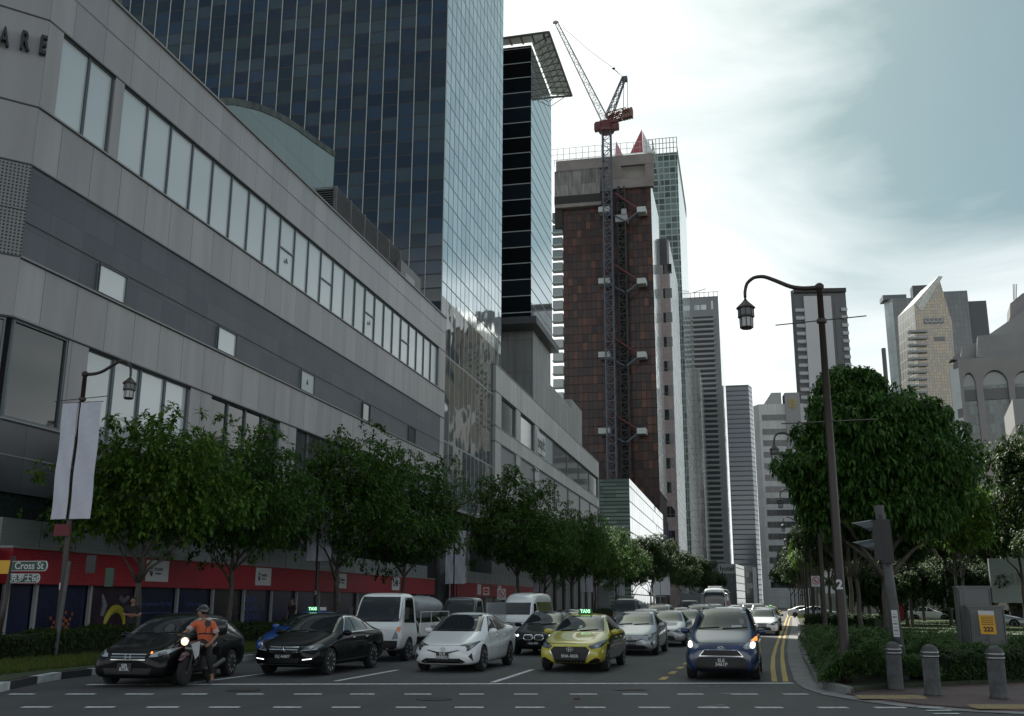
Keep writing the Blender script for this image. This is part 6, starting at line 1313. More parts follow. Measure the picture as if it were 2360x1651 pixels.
class Car:
    def __init__(s,name,label,cat,st,pm,wheels,wr=.32,ww=.2,track=.77,e=.10,scale=.95,group='vehicles waiting at the stop line',cut=True,rim=None,hub=5,sub=2):
        s.r=thing(name,label,cat,(0,0,0),group); s.W=track
        vs,fs=car_body(st,e); me=bpy.data.meshes.new('body'); me.from_pydata(vs,[],fs); o=bpy.data.objects.new('tmp',me); COL.objects.link(o)
        md=o.modifiers.new('s','SUBSURF'); md.levels=sub; md.render_levels=sub
        dg=bpy.context.evaluated_depsgraph_get(); ev=o.evaluated_get(dg); m2=ev.to_mesh(); s.vn=[v.normal.copy() for v in m2.vertices]; s.vc=[v.co.copy() for v in m2.vertices]; s.pv=[tuple(p.vertices) for p in m2.polygons]; s.bvh=BVHTree.FromPolygons([v.co.copy() for v in m2.vertices],[tuple(p.vertices) for p in m2.polygons]); ev.to_mesh_clear()
        cutters=[]
        if cut:
            c=MB()
            for y in wheels:
                for sx in (-1,1): c.lathe((sx*(track+.12),y,wr),[(wr*1.14,-.30),(wr*1.14,.30)],28,'x')
            co=c.build('cut',pm); cutters.append(co); bo=o.modifiers.new('b','BOOLEAN'); bo.object=co; bo.operation='DIFFERENCE'; bo.solver='EXACT'
        dg=bpy.context.evaluated_depsgraph_get(); bm_=bpy.data.meshes.new_from_object(o.evaluated_get(dg)); bm_.name='body'
        bpy.data.objects.remove(o)
        for c in cutters: bpy.data.objects.remove(c)
        bm_.materials.clear(); bm_.materials.append(pm); b=bpy.data.objects.new('body',bm_); COL.objects.link(b); b.parent=s.r; s.body=b; smooth_by_angle(b,38)
        if cut:
            for y in wheels:
                for sx in (-1,1):
                    l=MB(); n=16;R=wr*1.13; x0=sx*(track-.17); x1=sx*(track+.085)
                    for i in range(n):
                        a,c_=PI*(-.12+1.24*i/n),PI*(-.12+1.24*(i+1)/n); p=lambda t,x:(x,y+R*math.cos(t),wr+R*math.sin(t))
                        l.face([p(a,x0),p(c_,x0),p(c_,x1),p(a,x1)]); l.face([p(a,x0),p(c_,x0),(x0,y,wr)])
                    l.build('wheel_arch_liner',M_PLAS,s.r)
        for y in wheels:
            for sx in (-1,1): s.wheel(sx*track,y,wr,ww,sx,rim or M_RIM,hub)
        s.sc=scale
    def wheel(s,x,y,r,w,sx,rm,sp):
        w_=thing('wheel','','',(x,y,r)); del w_['label'],w_['category']; w_.parent=s.r
        t=MB(); t.lathe((x,y,r),[(r*.66,-w/2),(r*.93,-w/2),(r,-w*.36),(r,w*.36),(r*.93,w/2),(r*.66,w/2),(r*.66,-w/2)][:-1],28,'x'); to=t.build('tyre',M_TYRE,w_,True); smooth_by_angle(to,40)
        b=MB(); o=sx*w*.30
        n=28; vs=[]
        for rr_,h in ((r*.70,sx*w*.47),(r*.62,sx*w*.46),(r*.60,sx*w*.25)): vs+=[(x+h,y+rr_*math.cos(2*PI*k/n),r+rr_*math.sin(2*PI*k/n)) for k in range(n)]
        b.mesh(vs,[(i*n+k,i*n+(k+1)%n,(i+1)*n+(k+1)%n,(i+1)*n+k) for i in range(2) for k in range(n)])
        for k in range(sp*2):
            a=PI*k/sp+.2; c,s_=math.cos(a),math.sin(a); q=Vector((0,-s_,c)); 
            b.obox(Vector((x+sx*w*.34,y,r))-q*.018+Vector((0,c*.03,s_*.03)),Vector((sx*.02,c*r*.60,s_*r*.60)),q*.036,Vector((sx*.02,0,0)))
        b.lathe((x,y,r),[(.055,sx*w*.34),(.05,sx*w*.46)] if sx>0 else [(.05,-w*.46),(.055,-w*.34)],10,'x'); b.build('rim',rm,w_)
        b=MB(); b.lathe((x,y,r),[(r*.6,sx*w*.18-.004),(r*.6,sx*w*.18+.004)],20,'x'); b.build('brake_disc',M_PLAS,w_)
    def patch(s,name,poly,m,axis='f',off=.006,side=1,parent=None,mirror=False):
        out=None
        for k in ((1,-1) if mirror else (1,)):
            pl=poly if k==1 else ([(-x,z) for x,z in poly] if axis=='f' else poly)
            V,Fc,NN=proj_patch(s.bvh,pl,axis,off,side*k,car=s)
            if not Fc: continue
            b=MB(); b.mesh(V,Fc); out=b.build(name,m,parent or s.r,True); out.data.normals_split_custom_set_from_vertices(NN)
            if parent is None and k==1: s.last=out
        return out
    def sides(s,wins,m=None,name='side_window'):
        for sd in (-1,1):
            for w in wins: s.patch(name,w,m or M_GLASSD,'s',.005,sd)
    def seams(s,ys,z0,z1):
        for sd in (-1,1):
            for ya,yb in ys: 
                s.patch('door_gap',[(ya,z0),(ya+.012,z0),(yb+.012,z1),(yb,z1)],M_PLAS,'s',.003,sd)
    def handles(s,ys,z,m=None):
        for sd in (-1,1):
            for y in ys:
                h=s.bvh.ray_cast(Vector((3*sd,y,z)),Vector((-sd,0,0)))
                if h[0]: b=MB(); b.lathe(h[0]+Vector((sd*.012,0,0)),[(.012,-.09),(.02,-.05),(.02,.05),(.012,.09)],8,'y'); b.build('door_handle',m or s.body.data.materials[0],s.r,True)
    def mirrors(s,y,z,m=None,x=None,sz=1):
        for sd in (-1,1):
            h=s.bvh.ray_cast(Vector((3*sd,y,z)),Vector((-sd,0,0))); x0=(h[0].x if h[0] else sd*.8); b=MB()
            prof=[(.0,-.06),(.06,-.055),(.085,-.02),(.085,.04),(.07,.06)]; n=14; vs=[]
            for r,h_ in prof: vs+=[(x0+sd*(.13*sz)+sd*r*1.35*sz*math.cos(2*PI*k/n),y+h_,z+.04+r*.85*sz*math.sin(2*PI*k/n)) for k in range(n)]
            m_=len(prof); b.mesh(vs,[(i*n+k,i*n+(k+1)%n,(i+1)*n+(k+1)%n,(i+1)*n+k) for i in range(m_-1) for k in range(n)]+[tuple(range((m_-1)*n,m_*n))]); b.obox((x0-sd*.02,y-.02,z-.03),(sd*.09,0,.02),(0,.05,0),(0,0,.03)); b.build('mirror',m or s.body.data.materials[0],s.r,True)
    def plate(s,lines,z,w=.34,h=.15,x=0,size=.085,strip=False):
        hh=s.bvh.ray_cast(Vector((x,-3,z)),Vector((0,1,0))); y=(hh[0].y if hh[0] else 0)-.03; b=MB(); b.box(x-w/2,y,z-h/2,x+w/2,y+.035,z+h/2); p=b.build('number_plate',M_PLT,s.r); b=MB(); n=len(lines)
        for i,t in enumerate(lines): text_mb(b,t,size,(x,y-.003,z+(n-1)*size*.40-i*size*.82),(1,0,0),Z,bold=.0025,sx=1.05)
        b.build('plate_number',M_PLC,p)
    def wipers(s,z,x=.55):
        b=MB()
        for x0,x1 in ((-x*.9,-x*.1),(.02,x*.95)):
            q=[]
            for i in range(6):
                xx=x0+(x1-x0)*i/5; h=s.bvh.ray_cast(Vector((xx,-3,z+.03*(i/5))),Vector((0,1,0)))
                if h[0]: q.append(h[0]+Vector((0,-.015,.01)))
            if len(q)>1: w=MB(); w.tube(q,.010,5); w.build('wiper',M_PLAS,s.r)
    def emblem(s,z,r,kind='oval',x=0):
        h=s.bvh.ray_cast(Vector((x,-3,z)),Vector((0,1,0))); y=(h[0].y if h[0] else 0)-.014; n=26; b=MB()
        def ring(cx,cz,a,c,t=.18):
            vs=[]; 
            for i in range(n): q=2*PI*i/n; vs+=[(cx+a*math.cos(q),y,cz+c*math.sin(q)),(cx+a*(1-t)*math.cos(q),y,cz+c*(1-t*1.3)*math.sin(q))]
            b.mesh(vs,[(2*i,2*((i+1)%n),2*((i+1)%n)+1,2*i+1) for i in range(n)])
        if kind=='tri': 
            ring(x,z,r,r,.12)
            for k in range(3): a=PI/2+k*2*PI/3; b.tube([(x,y,z),(x+r*math.cos(a),y,z+r*math.sin(a))],[r*.12,r*.05],5)
        elif kind=='h': 
            ring(x,z,r,r*.62,.12); b.obox((x-r*.45,y-.004,z-r*.36),(r*.18,0,0),(0,.006,0),(r*.14,0,r*.72)); b.obox((x+r*.15,y-.004,z-r*.36),(r*.18,0,0),(0,.006,0),(r*.14,0,r*.72)); b.obox((x-r*.3,y-.004,z-r*.06),(r*.55,0,r*.04),(0,.006,0),(0,0,r*.14))
        elif kind=='hs':
            for sx in (-1,1): b.obox((x+sx*r*.6-r*.1,y-.004,z-r*.7),(r*.22,0,0),(0,.006,0),(sx*r*.15,0,r*1.4))
            b.obox((x-r*.5,y-.004,z-r*.12),(r,0,0),(0,.006,0),(0,0,r*.2)); ring(x,z,r*1.1,r*.95,.10)
        else: ring(x,z,r,r*.68,.13); ring(x,z+r*.06,r*.32,r*.6,.3); ring(x,z+r*.25,r*.72,r*.26,.3)
        b.build('emblem',M_CHR,s.r)
    def put(s,x,y,rz=0,sc=None): s.r.location=(x,y,0); k=sc or s.sc; s.r.scale=(k,k,k); s.r.rotation_euler=(0,0,rad(rz)); return s.r
ST_SEDAN=[(0,.60,.30,.50,.46,.60),(.05,.76,.21,.58,.56,.68),(.28,.85,.19,.67,.66,.78),(.75,.885,.19,.76,.70,.88),(1.2,.89,.19,.86,.72,.97),(1.36,.89,.19,.89,.71,1.02),(1.75,.89,.19,.91,.665,1.24),(2.12,.89,.19,.92,.61,1.41),(2.5,.89,.19,.93,.59,1.46),(3.1,.89,.19,.95,.58,1.45),(3.6,.89,.19,.965,.59,1.32),(4.0,.88,.19,.98,.64,1.11),(4.3,.86,.21,.97,.67,1.04),(4.54,.80,.26,.92,.62,.99),(4.62,.66,.36,.80,.5,.88)]
ST_PRIUS=[(0,.50,.28,.44,.40,.56),(.07,.74,.18,.50,.50,.66),(.28,.85,.16,.62,.62,.77),(.7,.875,.17,.74,.68,.90),(1.05,.88,.17,.84,.71,1.01),(1.5,.88,.17,.89,.68,1.23),(1.95,.88,.17,.92,.62,1.43),(2.4,.88,.17,.94,.59,1.49),(3.0,.88,.17,.97,.575,1.45),(3.6,.875,.18,1.02,.58,1.30),(4.1,.86,.2,1.08,.60,1.17),(4.42,.82,.25,1.06,.60,1.12),(4.54,.70,.36,.90,.52,.98)]
ST_MPV=[(0,.58,.28,.54,.48,.66),(.05,.75,.19,.62,.58,.78),(.26,.83,.17,.74,.64,.90),(.62,.845,.17,.86,.68,1.02),(.88,.845,.17,.94,.70,1.12),(1.2,.845,.17,.98,.68,1.33),(1.55,.845,.17,1.0,.64,1.55),(1.95,.845,.17,1.01,.62,1.65),(2.6,.845,.17,1.02,.61,1.67),(3.4,.845,.17,1.03,.61,1.66),(3.9,.84,.18,1.04,.60,1.60),(4.15,.83,.2,1.04,.60,1.40),(4.25,.78,.28,.96,.56,1.12)]
ST_ODY=[(0,.60,.28,.50,.48,.62),(.06,.78,.18,.60,.58,.72),(.30,.87,.17,.70,.66,.84),(.75,.90,.17,.80,.70,.95),(1.15,.90,.17,.88,.72,1.06),(1.6,.90,.17,.92,.70,1.28),(2.05,.90,.17,.95,.65,1.47),(2.5,.90,.17,.97,.62,1.545),(3.2,.90,.17,.99,.61,1.55),(4.0,.90,.17,1.0,.60,1.50),(4.45,.885,.19,1.0,.60,1.36),(4.7,.86,.22,.98,.60,1.12),(4.8,.76,.32,.88,.54,.95)]
SW_SEDAN=[[(1.72,.97),(2.42,.98),(2.42,1.36),(2.22,1.34)],[(2.48,.98),(3.22,1.0),(3.22,1.33),(2.48,1.365)],[(3.27,1.0),(3.66,1.03),(3.27,1.31)]]
SW_PRIUS=[[(1.50,.98),(2.30,.99),(2.30,1.39),(2.02,1.35)],[(2.36,.99),(3.1,1.02),(3.1,1.35),(2.36,1.395)],[(3.15,1.03),(3.75,1.10),(3.15,1.34)]]
# -- yellow taxi
c=Car('taxi','yellow taxi with lit green roof sign and dark advert-wrapped sides','taxi',ST_SEDAN,P_YEL,(.86,3.62),scale=.97)
c.patch('windscreen',[(-.68,.985),(.68,.985),(.60,1.20),(.52,1.375),(-.52,1.375),(-.60,1.20)],M_GLASS)
for sd in (-1,1): c.patch('side_wrap',[(1.0,.24),(4.35,.28),(4.4,.9),(1.5,.88),(1.02,.78)],grid_mat('wrap_print',[(.02,.022,.025),(.05,.055,.06),(.10,.105,.11),(.03,.035,.045)],.5,.3,lw=0,line=(.02,.02,.02),rough=.25) if False else mat('wrap_print',(.045,.05,.055),.22,coat=.6,noise=.8,nscale=3.5),'s',.004,sd)
c.sides(SW_SEDAN); c.seams([(1.62,1.62),(2.45,2.45),(3.3,3.35)],.28,.92); c.handles((2.25,3.1),.82); c.mirrors(1.62,.93)
c.patch('grille',[(-.42,.63),(.42,.63),(.52,.53),(.36,.215),(-.36,.215),(-.52,.53)],M_GRIL)
for p in ([(-.53,.53),(-.51,.53),(-.35,.205),(-.37,.195)],[(-.37,.195),(-.35,.215),(.35,.215),(.37,.195)],[(.51,.53),(.53,.53),(.37,.195),(.35,.205)]): c.patch('grille_trim',p,M_CHR,off=.012)
c.patch('headlight',[(.46,.645),(.56,.575),(.78,.62),(.83,.74),(.815,.80),(.66,.74)],M_HLD,mirror=True); c.patch('headlight_eye',[(.60,.62),(.66,.60),(.74,.63),(.76,.69),(.70,.71),(.63,.68)],mat('lens_blue',(.10,.13,.18),.05,ior=1.9),off=.010,mirror=True)
c.patch('fog_lamp_recess',[(.44,.225),(.76,.25),(.75,.34),(.66,.37),(.55,.31)],M_GRIL,mirror=True); c.patch('bonnet_gap',[(-.60,.70),(.60,.70),(.58,.708),(-.58,.708)],M_PLAS,off=.003)
c.emblem(.565,.085,'h'); c.plate(['SHA 4056R' if False else 'SHA 4065R' if False else 'SHA 4056R'.replace('4056','4065') if False else 'SHA 4065R'.replace('4065','4056') if False else 'SHA 405R'],.40,.48,.11,size=.10); c.wipers(1.0)
hb=c.bvh.ray_cast(Vector((0,2.35,3)),Vector((0,0,-1)))[0].z
b=MB(); b.prism([(-.20,2.28,hb),(.20,2.28,hb),(.17,2.28,hb+.14),(-.17,2.28,hb+.14)],(0,.14,0)); ts=b.build('roof_sign',M_TAXI,c.r); b=MB(); text_mb(b,'TAXI',.125,(0,2.272,hb+.072),(1,0,0),Z,bold=.006); b.build('sign_lettering',M_TXL,ts)
c.patch('sticker',[(-.02,1.05),(.06,1.05),(.06,1.13),(-.02,1.13)],mat('sticker_pale',(.35,.4,.4),.5),off=.010); c.patch('toll_card',[(.30,1.28),(.42,1.28),(.42,1.33),(.30,1.33)],MATS['sticker_pale'],off=.010)
p=atY(1313,1494,25.75); TX=c; c.put(p.x,25.75)
# -- navy compact people carrier
c=Car('people_carrier','dark blue compact people carrier with both headlights lit, foremost in the right lane','car',ST_MPV,P_NAVY,(.78,3.53),scale=.985,track=.73)
c.patch('windscreen',[(-.685,1.10),(.685,1.10),(.65,1.34),(.575,1.60),(-.575,1.60),(-.65,1.34)],M_GLASS)
c.sides([[(1.18,1.06),(1.95,1.07),(1.95,1.52),(1.62,1.50)],[(2.02,1.07),(2.95,1.08),(2.95,1.54),(2.02,1.53)],[(3.02,1.08),(3.95,1.12),(3.8,1.50),(3.02,1.53)]]); c.seams([(1.3,1.2),(2.0,2.0),(2.98,2.98)],.28,1.02); c.handles((1.8,2.8),.92); c.mirrors(1.28,1.02)
c.patch('lower_grille',[(-.50,.50),(.50,.50),(.60,.40),(.56,.22),(-.56,.22),(-.60,.40)],M_GRIL); c.patch('upper_grille',[(-.36,.665),(.36,.665),(.47,.55),(-.47,.55)],M_GRIL)
c.patch('chrome_bar',[(-.50,.525),(.50,.525),(.485,.548),(-.485,.548)],M_CHR,off=.014); c.patch('grille_edge',[(-.37,.667),(.37,.667),(.38,.68),(-.38,.68)],M_CHR,off=.012)
for sx in (-1,1): c.patch('grille_edge',[(sx*.36,.675),(sx*.375,.675),(sx*.492,.548),(sx*.475,.548)],M_CHR,off=.012)
c.patch('headlight',[(.49,.74),(.55,.69),(.68,.70),(.78,.73),(.80,.86),(.785,.96),(.70,.90),(.58,.82)],M_HL,mirror=True); c.patch('lit_lens',[(.655,.74),(.69,.715),(.735,.72),(.755,.76),(.755,.82),(.72,.85),(.675,.835),(.655,.79)],M_LIT,off=.014,mirror=True)
c.patch('indicator',[(.66,.87),(.80,.865),(.79,.955),(.77,.955)],M_IND,off=.014)
c.patch('bonnet_gap',[(-.62,.815),(.62,.815),(.60,.823),(-.60,.823)],M_PLAS,off=.003); c.patch('fog_lamp',[(.68,.37),(.73,.37),(.73,.41),(.68,.41)],M_HLD,mirror=True)
c.emblem(.70,.085); c.plate(['SLE','3461P'],.40,.30,.17,size=.105); c.wipers(1.125,.62); c.patch('sticker',[(.22,1.14),(.46,1.14),(.46,1.20),(.22,1.20)],MATS['sticker_pale'],off=.010); c.patch('toll_card',[(.44,1.48),(.55,1.48),(.55,1.52),(.44,1.52)],MATS['sticker_pale'],off=.010)
p=atY(1661,1497,24.1); SI=c; c.put(p.x,24.1)
# -- white hybrid hatchback
c=Car('hatchback','white hybrid hatchback with angular headlights, first in the middle lane','car',ST_PRIUS,P_WHITE,(.86,3.56),scale=.97,e=.09)
c.patch('windscreen',[(-.68,.985),(.68,.985),(.60,1.22),(.53,1.40),(-.53,1.40),(-.60,1.22)],M_GLASS); c.sides(SW_PRIUS); c.seams([(1.55,1.5),(2.33,2.33),(3.15,3.3)],.28,.93); c.handles((2.1,2.95),.86); c.mirrors(1.52,.95)
c.patch('grille',[(-.42,.555),(-.12,.50),(.12,.50),(.42,.555),(.43,.535),(.12,.455),(-.12,.455),(-.43,.535)],M_GRIL); c.patch('air_intake',[(-.45,.345),(.45,.345),(.60,.26),(.5,.225),(-.5,.225),(-.60,.26)],M_GRIL)
c.patch('headlight',[(.38,.655),(.62,.64),(.655,.60),(.60,.53),(.66,.525),(.75,.62),(.82,.78),(.70,.73),(.52,.69)],M_HLD,mirror=True); c.patch('lamp_glint',[(.60,.66),(.69,.68),(.67,.71),(.58,.68)],M_HL,off=.012,mirror=True)
c.patch('side_intake',[(.66,.40),(.74,.48),(.77,.28)],M_GRIL,mirror=True); c.emblem(.565,.075); c.plate(['SLR','8980G'],.41,.32,.18,size=.105); c.wipers(1.0)
c.patch('bonnet_gap',[(-.5,.655),(.5,.655),(.5,.662),(-.5,.662)],M_GREY if False else M_PLAS,off=.003); c.patch('toll_card',[(.36,1.25),(.46,1.25),(.46,1.29),(.36,1.29)],MATS['sticker_pale'],off=.010)
p=atY(1020,1496,24.7); PR=c; c.put(p.x,24.7)
# -- black saloon
c=Car('saloon','glossy black saloon with chrome three-bar grille and lit running lights','car',ST_SEDAN,P_BLACK,(.84,3.60),scale=.97)
c.patch('windscreen',[(-.68,.985),(.68,.985),(.60,1.20),(.52,1.375),(-.52,1.375),(-.60,1.20)],M_GLASS); c.sides(SW_SEDAN,M_GLASS); c.seams([(1.62,1.62),(2.45,2.45),(3.3,3.35)],.28,.92); c.handles((2.25,3.1),.84,M_CHR); c.mirrors(1.62,.93)
for sd in (-1,1):
    c.patch('window_trim',[(1.66,.955),(3.7,1.0),(3.7,1.015),(1.66,.97)],M_CHR,'s',.009,sd); c.patch('sill_trim',[(1.3,.30),(3.1,.34),(3.1,.352),(1.3,.312)],M_CHR,'s',.009,sd)
    c.patch('roof_trim',[(1.69,.97),(1.72,.97),(2.24,1.355),(2.21,1.36)],M_CHR,'s',.009,sd); c.patch('roof_trim',[(2.22,1.35),(3.2,1.345),(3.2,1.36),(2.22,1.37)],M_CHR,'s',.009,sd)
c.patch('grille',[(-.40,.68),(.40,.68),(.36,.54),(.12,.50),(-.12,.50),(-.36,.54)],M_GRIL)
for z0 in (.545,.60,.655): c.patch('grille_bar',[(-.37,z0),(.37,z0),(.37,z0+.022),(-.37,z0+.022)],M_CHR,off=.014)
c.patch('headlight',[(.44,.59),(.78,.62),(.81,.70),(.74,.74),(.56,.69)],M_HLD,mirror=True); c.patch('lamp_strip',[(.44,.578),(.77,.61),(.77,.63),(.45,.598)],M_HL,off=.012,mirror=True); c.patch('lamp_eye',[(.60,.64),(.66,.63),(.69,.67),(.65,.70),(.60,.68)],M_HL,off=.012,mirror=True)
c.patch('running_light',[(.50,.375),(.72,.40),(.72,.42),(.50,.395)],M_DRL,off=.012,mirror=True); c.patch('bumper_trim',[(-.7,.265),(.7,.265),(.7,.278),(-.7,.278)],M_CHR,off=.012); c.patch('air_intake',[(-.44,.42),(.44,.42),(.38,.30),(-.38,.30)],M_GRIL)
c.emblem(.60,.085,'tri'); c.plate(['SLJ 4688T'],.455,.46,.10,size=.09); c.wipers(1.0)
p=atY(653,1500,22.3); BZ=c; c.put(p.x,22.3)
# -- black family estate on the far left
c=Car('family_car','black low family car at the far left of the stop line, silver three-bar grille','car',ST_ODY,P_BLACK,(.92,3.75),scale=.96,track=.79)
c.patch('windscreen',[(-.71,1.08),(.71,1.08),(.65,1.30),(.57,1.47),(-.57,1.47),(-.65,1.30)],M_GLASS); c.sides([[(1.62,1.02),(2.45,1.03),(2.45,1.43),(2.15,1.40)],[(2.52,1.03),(3.4,1.04),(3.4,1.44),(2.52,1.44)],[(3.46,1.04),(4.3,1.08),(4.1,1.38),(3.46,1.43)]]); c.seams([(1.6,1.55),(2.48,2.48),(3.43,3.43)],.28,.98); c.handles((2.3,3.25),.88); c.mirrors(1.65,1.0)
c.patch('grille',[(-.42,.70),(.42,.70),(.36,.56),(-.36,.56)],M_GRIL)
for z0 in (.57,.625,.68): c.patch('grille_bar',[(-.385,z0),(.385,z0),(.39,z0+.014),(-.39,z0+.014)],M_CHR,off=.014)
c.patch('headlight',[(.46,.63),(.62,.64),(.78,.70),(.83,.82),(.66,.77),(.50,.70)],M_HL,mirror=True); c.patch('headlamp_inner',[(.62,.66),(.70,.66),(.75,.71),(.70,.745),(.62,.72)],M_HLD,off=.012,mirror=True); c.patch('air_intake',[(-.55,.40),(.55,.40),(.5,.26),(-.5,.26)],M_GRIL); c.patch('side_lamp',[(.47,.70),(.51,.70),(.50,.74),(.46,.74)],M_IND,off=.014)
c.emblem(.63,.07,'hs'); c.plate(['SJR','873K'],.42,.32,.17,size=.095,x=-.05); c.wipers(1.1)
p=atY(295,1509,18.5); HO=c; c.put(p.x,18.5,8,.925)
# -- second hybrid (silver-white) behind the taxi
def clone(src,name,label,cat,x,y,m=None,rz=0,sc=None,group='vehicles queuing behind the front row'):
    r=src.r.copy(); COL.objects.link(r); r['label']=label; r['category']=cat; r['group']=group; r.name=name
    old=src.body.data.materials[0]
    def cp(o,par):
        c_=o.copy(); COL.objects.link(c_); c_.parent=par
        if m and o.type=='MESH' and len(o.data.materials) and o.data.materials[0]==old: c_.material_slots[0].link='OBJECT'; c_.material_slots[0].material=m
        for g_ in list(o.children): cp(g_,c_)
    for ch in list(src.r.children): cp(ch,r)
    r.location=(x,y,0); r.rotation_euler=(0,0,rad(rz))
    if sc: r.scale=(sc,sc,sc)
    return r
def strip_plate(r,names=('number_plate','sticker','roof_sign','indicator','lit_lens')):
    for ch in list(r.children):
        if ch.name.split('.')[0] in names:
            for g_ in list(ch.children): bpy.data.objects.remove(g_)
            bpy.data.objects.remove(ch)
def lane(px,Y,y=1440): return atY(px,y,Y).x
k=clone(PR,'hatchback','silver-white hybrid hatchback directly behind the yellow taxi','car',lane(1452,34.3,1475),34.3,P_SILV); strip_plate(k)
# plate text for it
b=MB(); X=k.location.x; b.box(X-.16,34.24,.33,X+.20,34.28,.45); pp=b.build('number_plate',M_PLT); pp.parent=k; pp.matrix_parent_inverse=Matrix.LocRotScale(k.location,None,k.scale).inverted(); b=MB(); text_mb(b,'SKT 017U',.085,(X+.02,34.235,.39),(1,0,0),Z,bold=.003); q=b.build('plate_number',M_PLC); q.parent=pp
# -- dark saloon with white ring lamps
c=Car('saloon','black saloon with twin-ring lit headlamps and rounded twin grille, between van and taxi','car',ST_SEDAN,P_BLACK,(.84,3.60),scale=.97,group='vehicles queuing behind the front row')
c.patch('windscreen',[(-.68,.985),(.68,.985),(.60,1.20),(.52,1.375),(-.52,1.375),(-.60,1.20)],M_GLASS); c.sides(SW_SEDAN,M_GLASS); c.mirrors(1.62,.93); c.handles((2.25,3.1),.84)
def rrect(x0,x1,z0,z1,k=.05): return [(x0+k,z0),(x1-k,z0),(x1,z0+k),(x1,z1-k),(x1-k,z1),(x0+k,z1),(x0,z1-k),(x0,z0+k)]
for sx in (-1,1):
    a,d=sorted((sx*.04,sx*.33)); c.patch('grille_surround',rrect(a-.02,d+.02,.50,.68),M_CHR,off=.008); c.patch('grille',rrect(a,d,.52,.66),M_GRIL,off=.014)
c.patch('headlight',[(.44,.59),(.78,.62),(.82,.72),(.56,.69)],M_HLD,mirror=True)
for cx in (.56,.68): c.patch('ring_lamp',[(cx+.045*math.cos(t*.7),.645+.038*math.sin(t*.7)) for t in range(9)],M_DRL,off=.013,mirror=True)
c.plate(['SLA 408'],.40,.44,.10,size=.085); c.wipers(1.0); c.put(lane(1229,33.2,1468),33.2); BM=c
# -- white compact saloon in the right lane
c=Car('saloon','white compact saloon behind the dark blue people carrier in the right lane','car',ST_SEDAN,P_WHITE,(.84,3.60),scale=.97,group='vehicles queuing behind the front row')
c.patch('windscreen',[(-.68,.985),(.68,.985),(.60,1.20),(.52,1.375),(-.52,1.375),(-.60,1.20)],M_GLASS); c.sides(SW_SEDAN); c.mirrors(1.62,.93); c.patch('grille',[(-.30,.66),(.30,.66),(.20,.58),(-.20,.58)],M_GRIL); c.patch('air_intake',[(-.4,.44),(.4,.44),(.5,.28),(-.5,.28)],M_GRIL)
c.patch('headlight',[(.40,.60),(.60,.56),(.80,.68),(.82,.78),(.60,.72)],M_HLD,mirror=True); c.patch('lamp_glint',[(.56,.62),(.68,.64),(.7,.69),(.6,.67)],M_HL,off=.012,mirror=True); c.patch('fog_lamp',[(.56,.34),(.64,.34),(.64,.40),(.56,.40)],M_HL,mirror=True); c.plate(['SKB 92X'],.50,.42,.10,size=.085); c.put(lane(1757,57.5,1440),57.5); EL=c
# -- van
def box_patch_vehicle(): pass
ST_VAN=[(0,.78,.30,.70,.68,.86),(.06,.86,.22,.80,.72,.98),(.30,.875,.2,.98,.74,1.14),(.55,.875,.2,1.10,.74,1.38),(.95,.875,.2,1.16,.72,1.80),(1.35,.875,.2,1.2,.70,2.08),(1.8,.875,.2,1.22,.70,2.22),(3.0,.875,.2,1.24,.70,2.26),(4.6,.875,.2,1.24,.70,2.24),(5.1,.86,.24,1.22,.70,2.18),(5.2,.80,.34,1.1,.66,1.95)]
c=Car('van','white high-roof passenger van queuing behind the white hatchback','van',ST_VAN,P_WHITE,(1.0,3.9),wr=.33,scale=.95,track=.78,e=.12,group='vehicles queuing behind the front row')
c.patch('windscreen',[(-.76,1.20),(.76,1.20),(.68,1.75),(-.68,1.75)],M_GLASS); c.sides([[(.75,1.22),(1.45,1.22),(1.45,1.72),(1.1,1.70)]],M_GLASSD); c.patch('grille',[(-.45,.86),(.45,.86),(.42,.72),(-.42,.72)],M_GRIL)
for z0 in (.74,.80): c.patch('grille_bar',[(-.43,z0),(.43,z0),(.43,z0+.02),(-.43,z0+.02)],M_CHR,off=.013)
for sd in (-1,1): c.patch('painted_side_window',[(1.6,1.2),(4.9,1.2),(4.9,1.78),(1.6,1.78)],mat('leafy_print',(.09,.10,.02),.3,noise=.9,nscale=5),'s',.006,sd)
c.patch('headlight',[(.52,.72),(.82,.76),(.84,.96),(.62,.88)],M_HL,mirror=True); c.mirrors(.85,1.25,sz=1.3); c.wipers(1.22); c.emblem(.80,.09); c.put(lane(1183,44.5,1440),44.5)
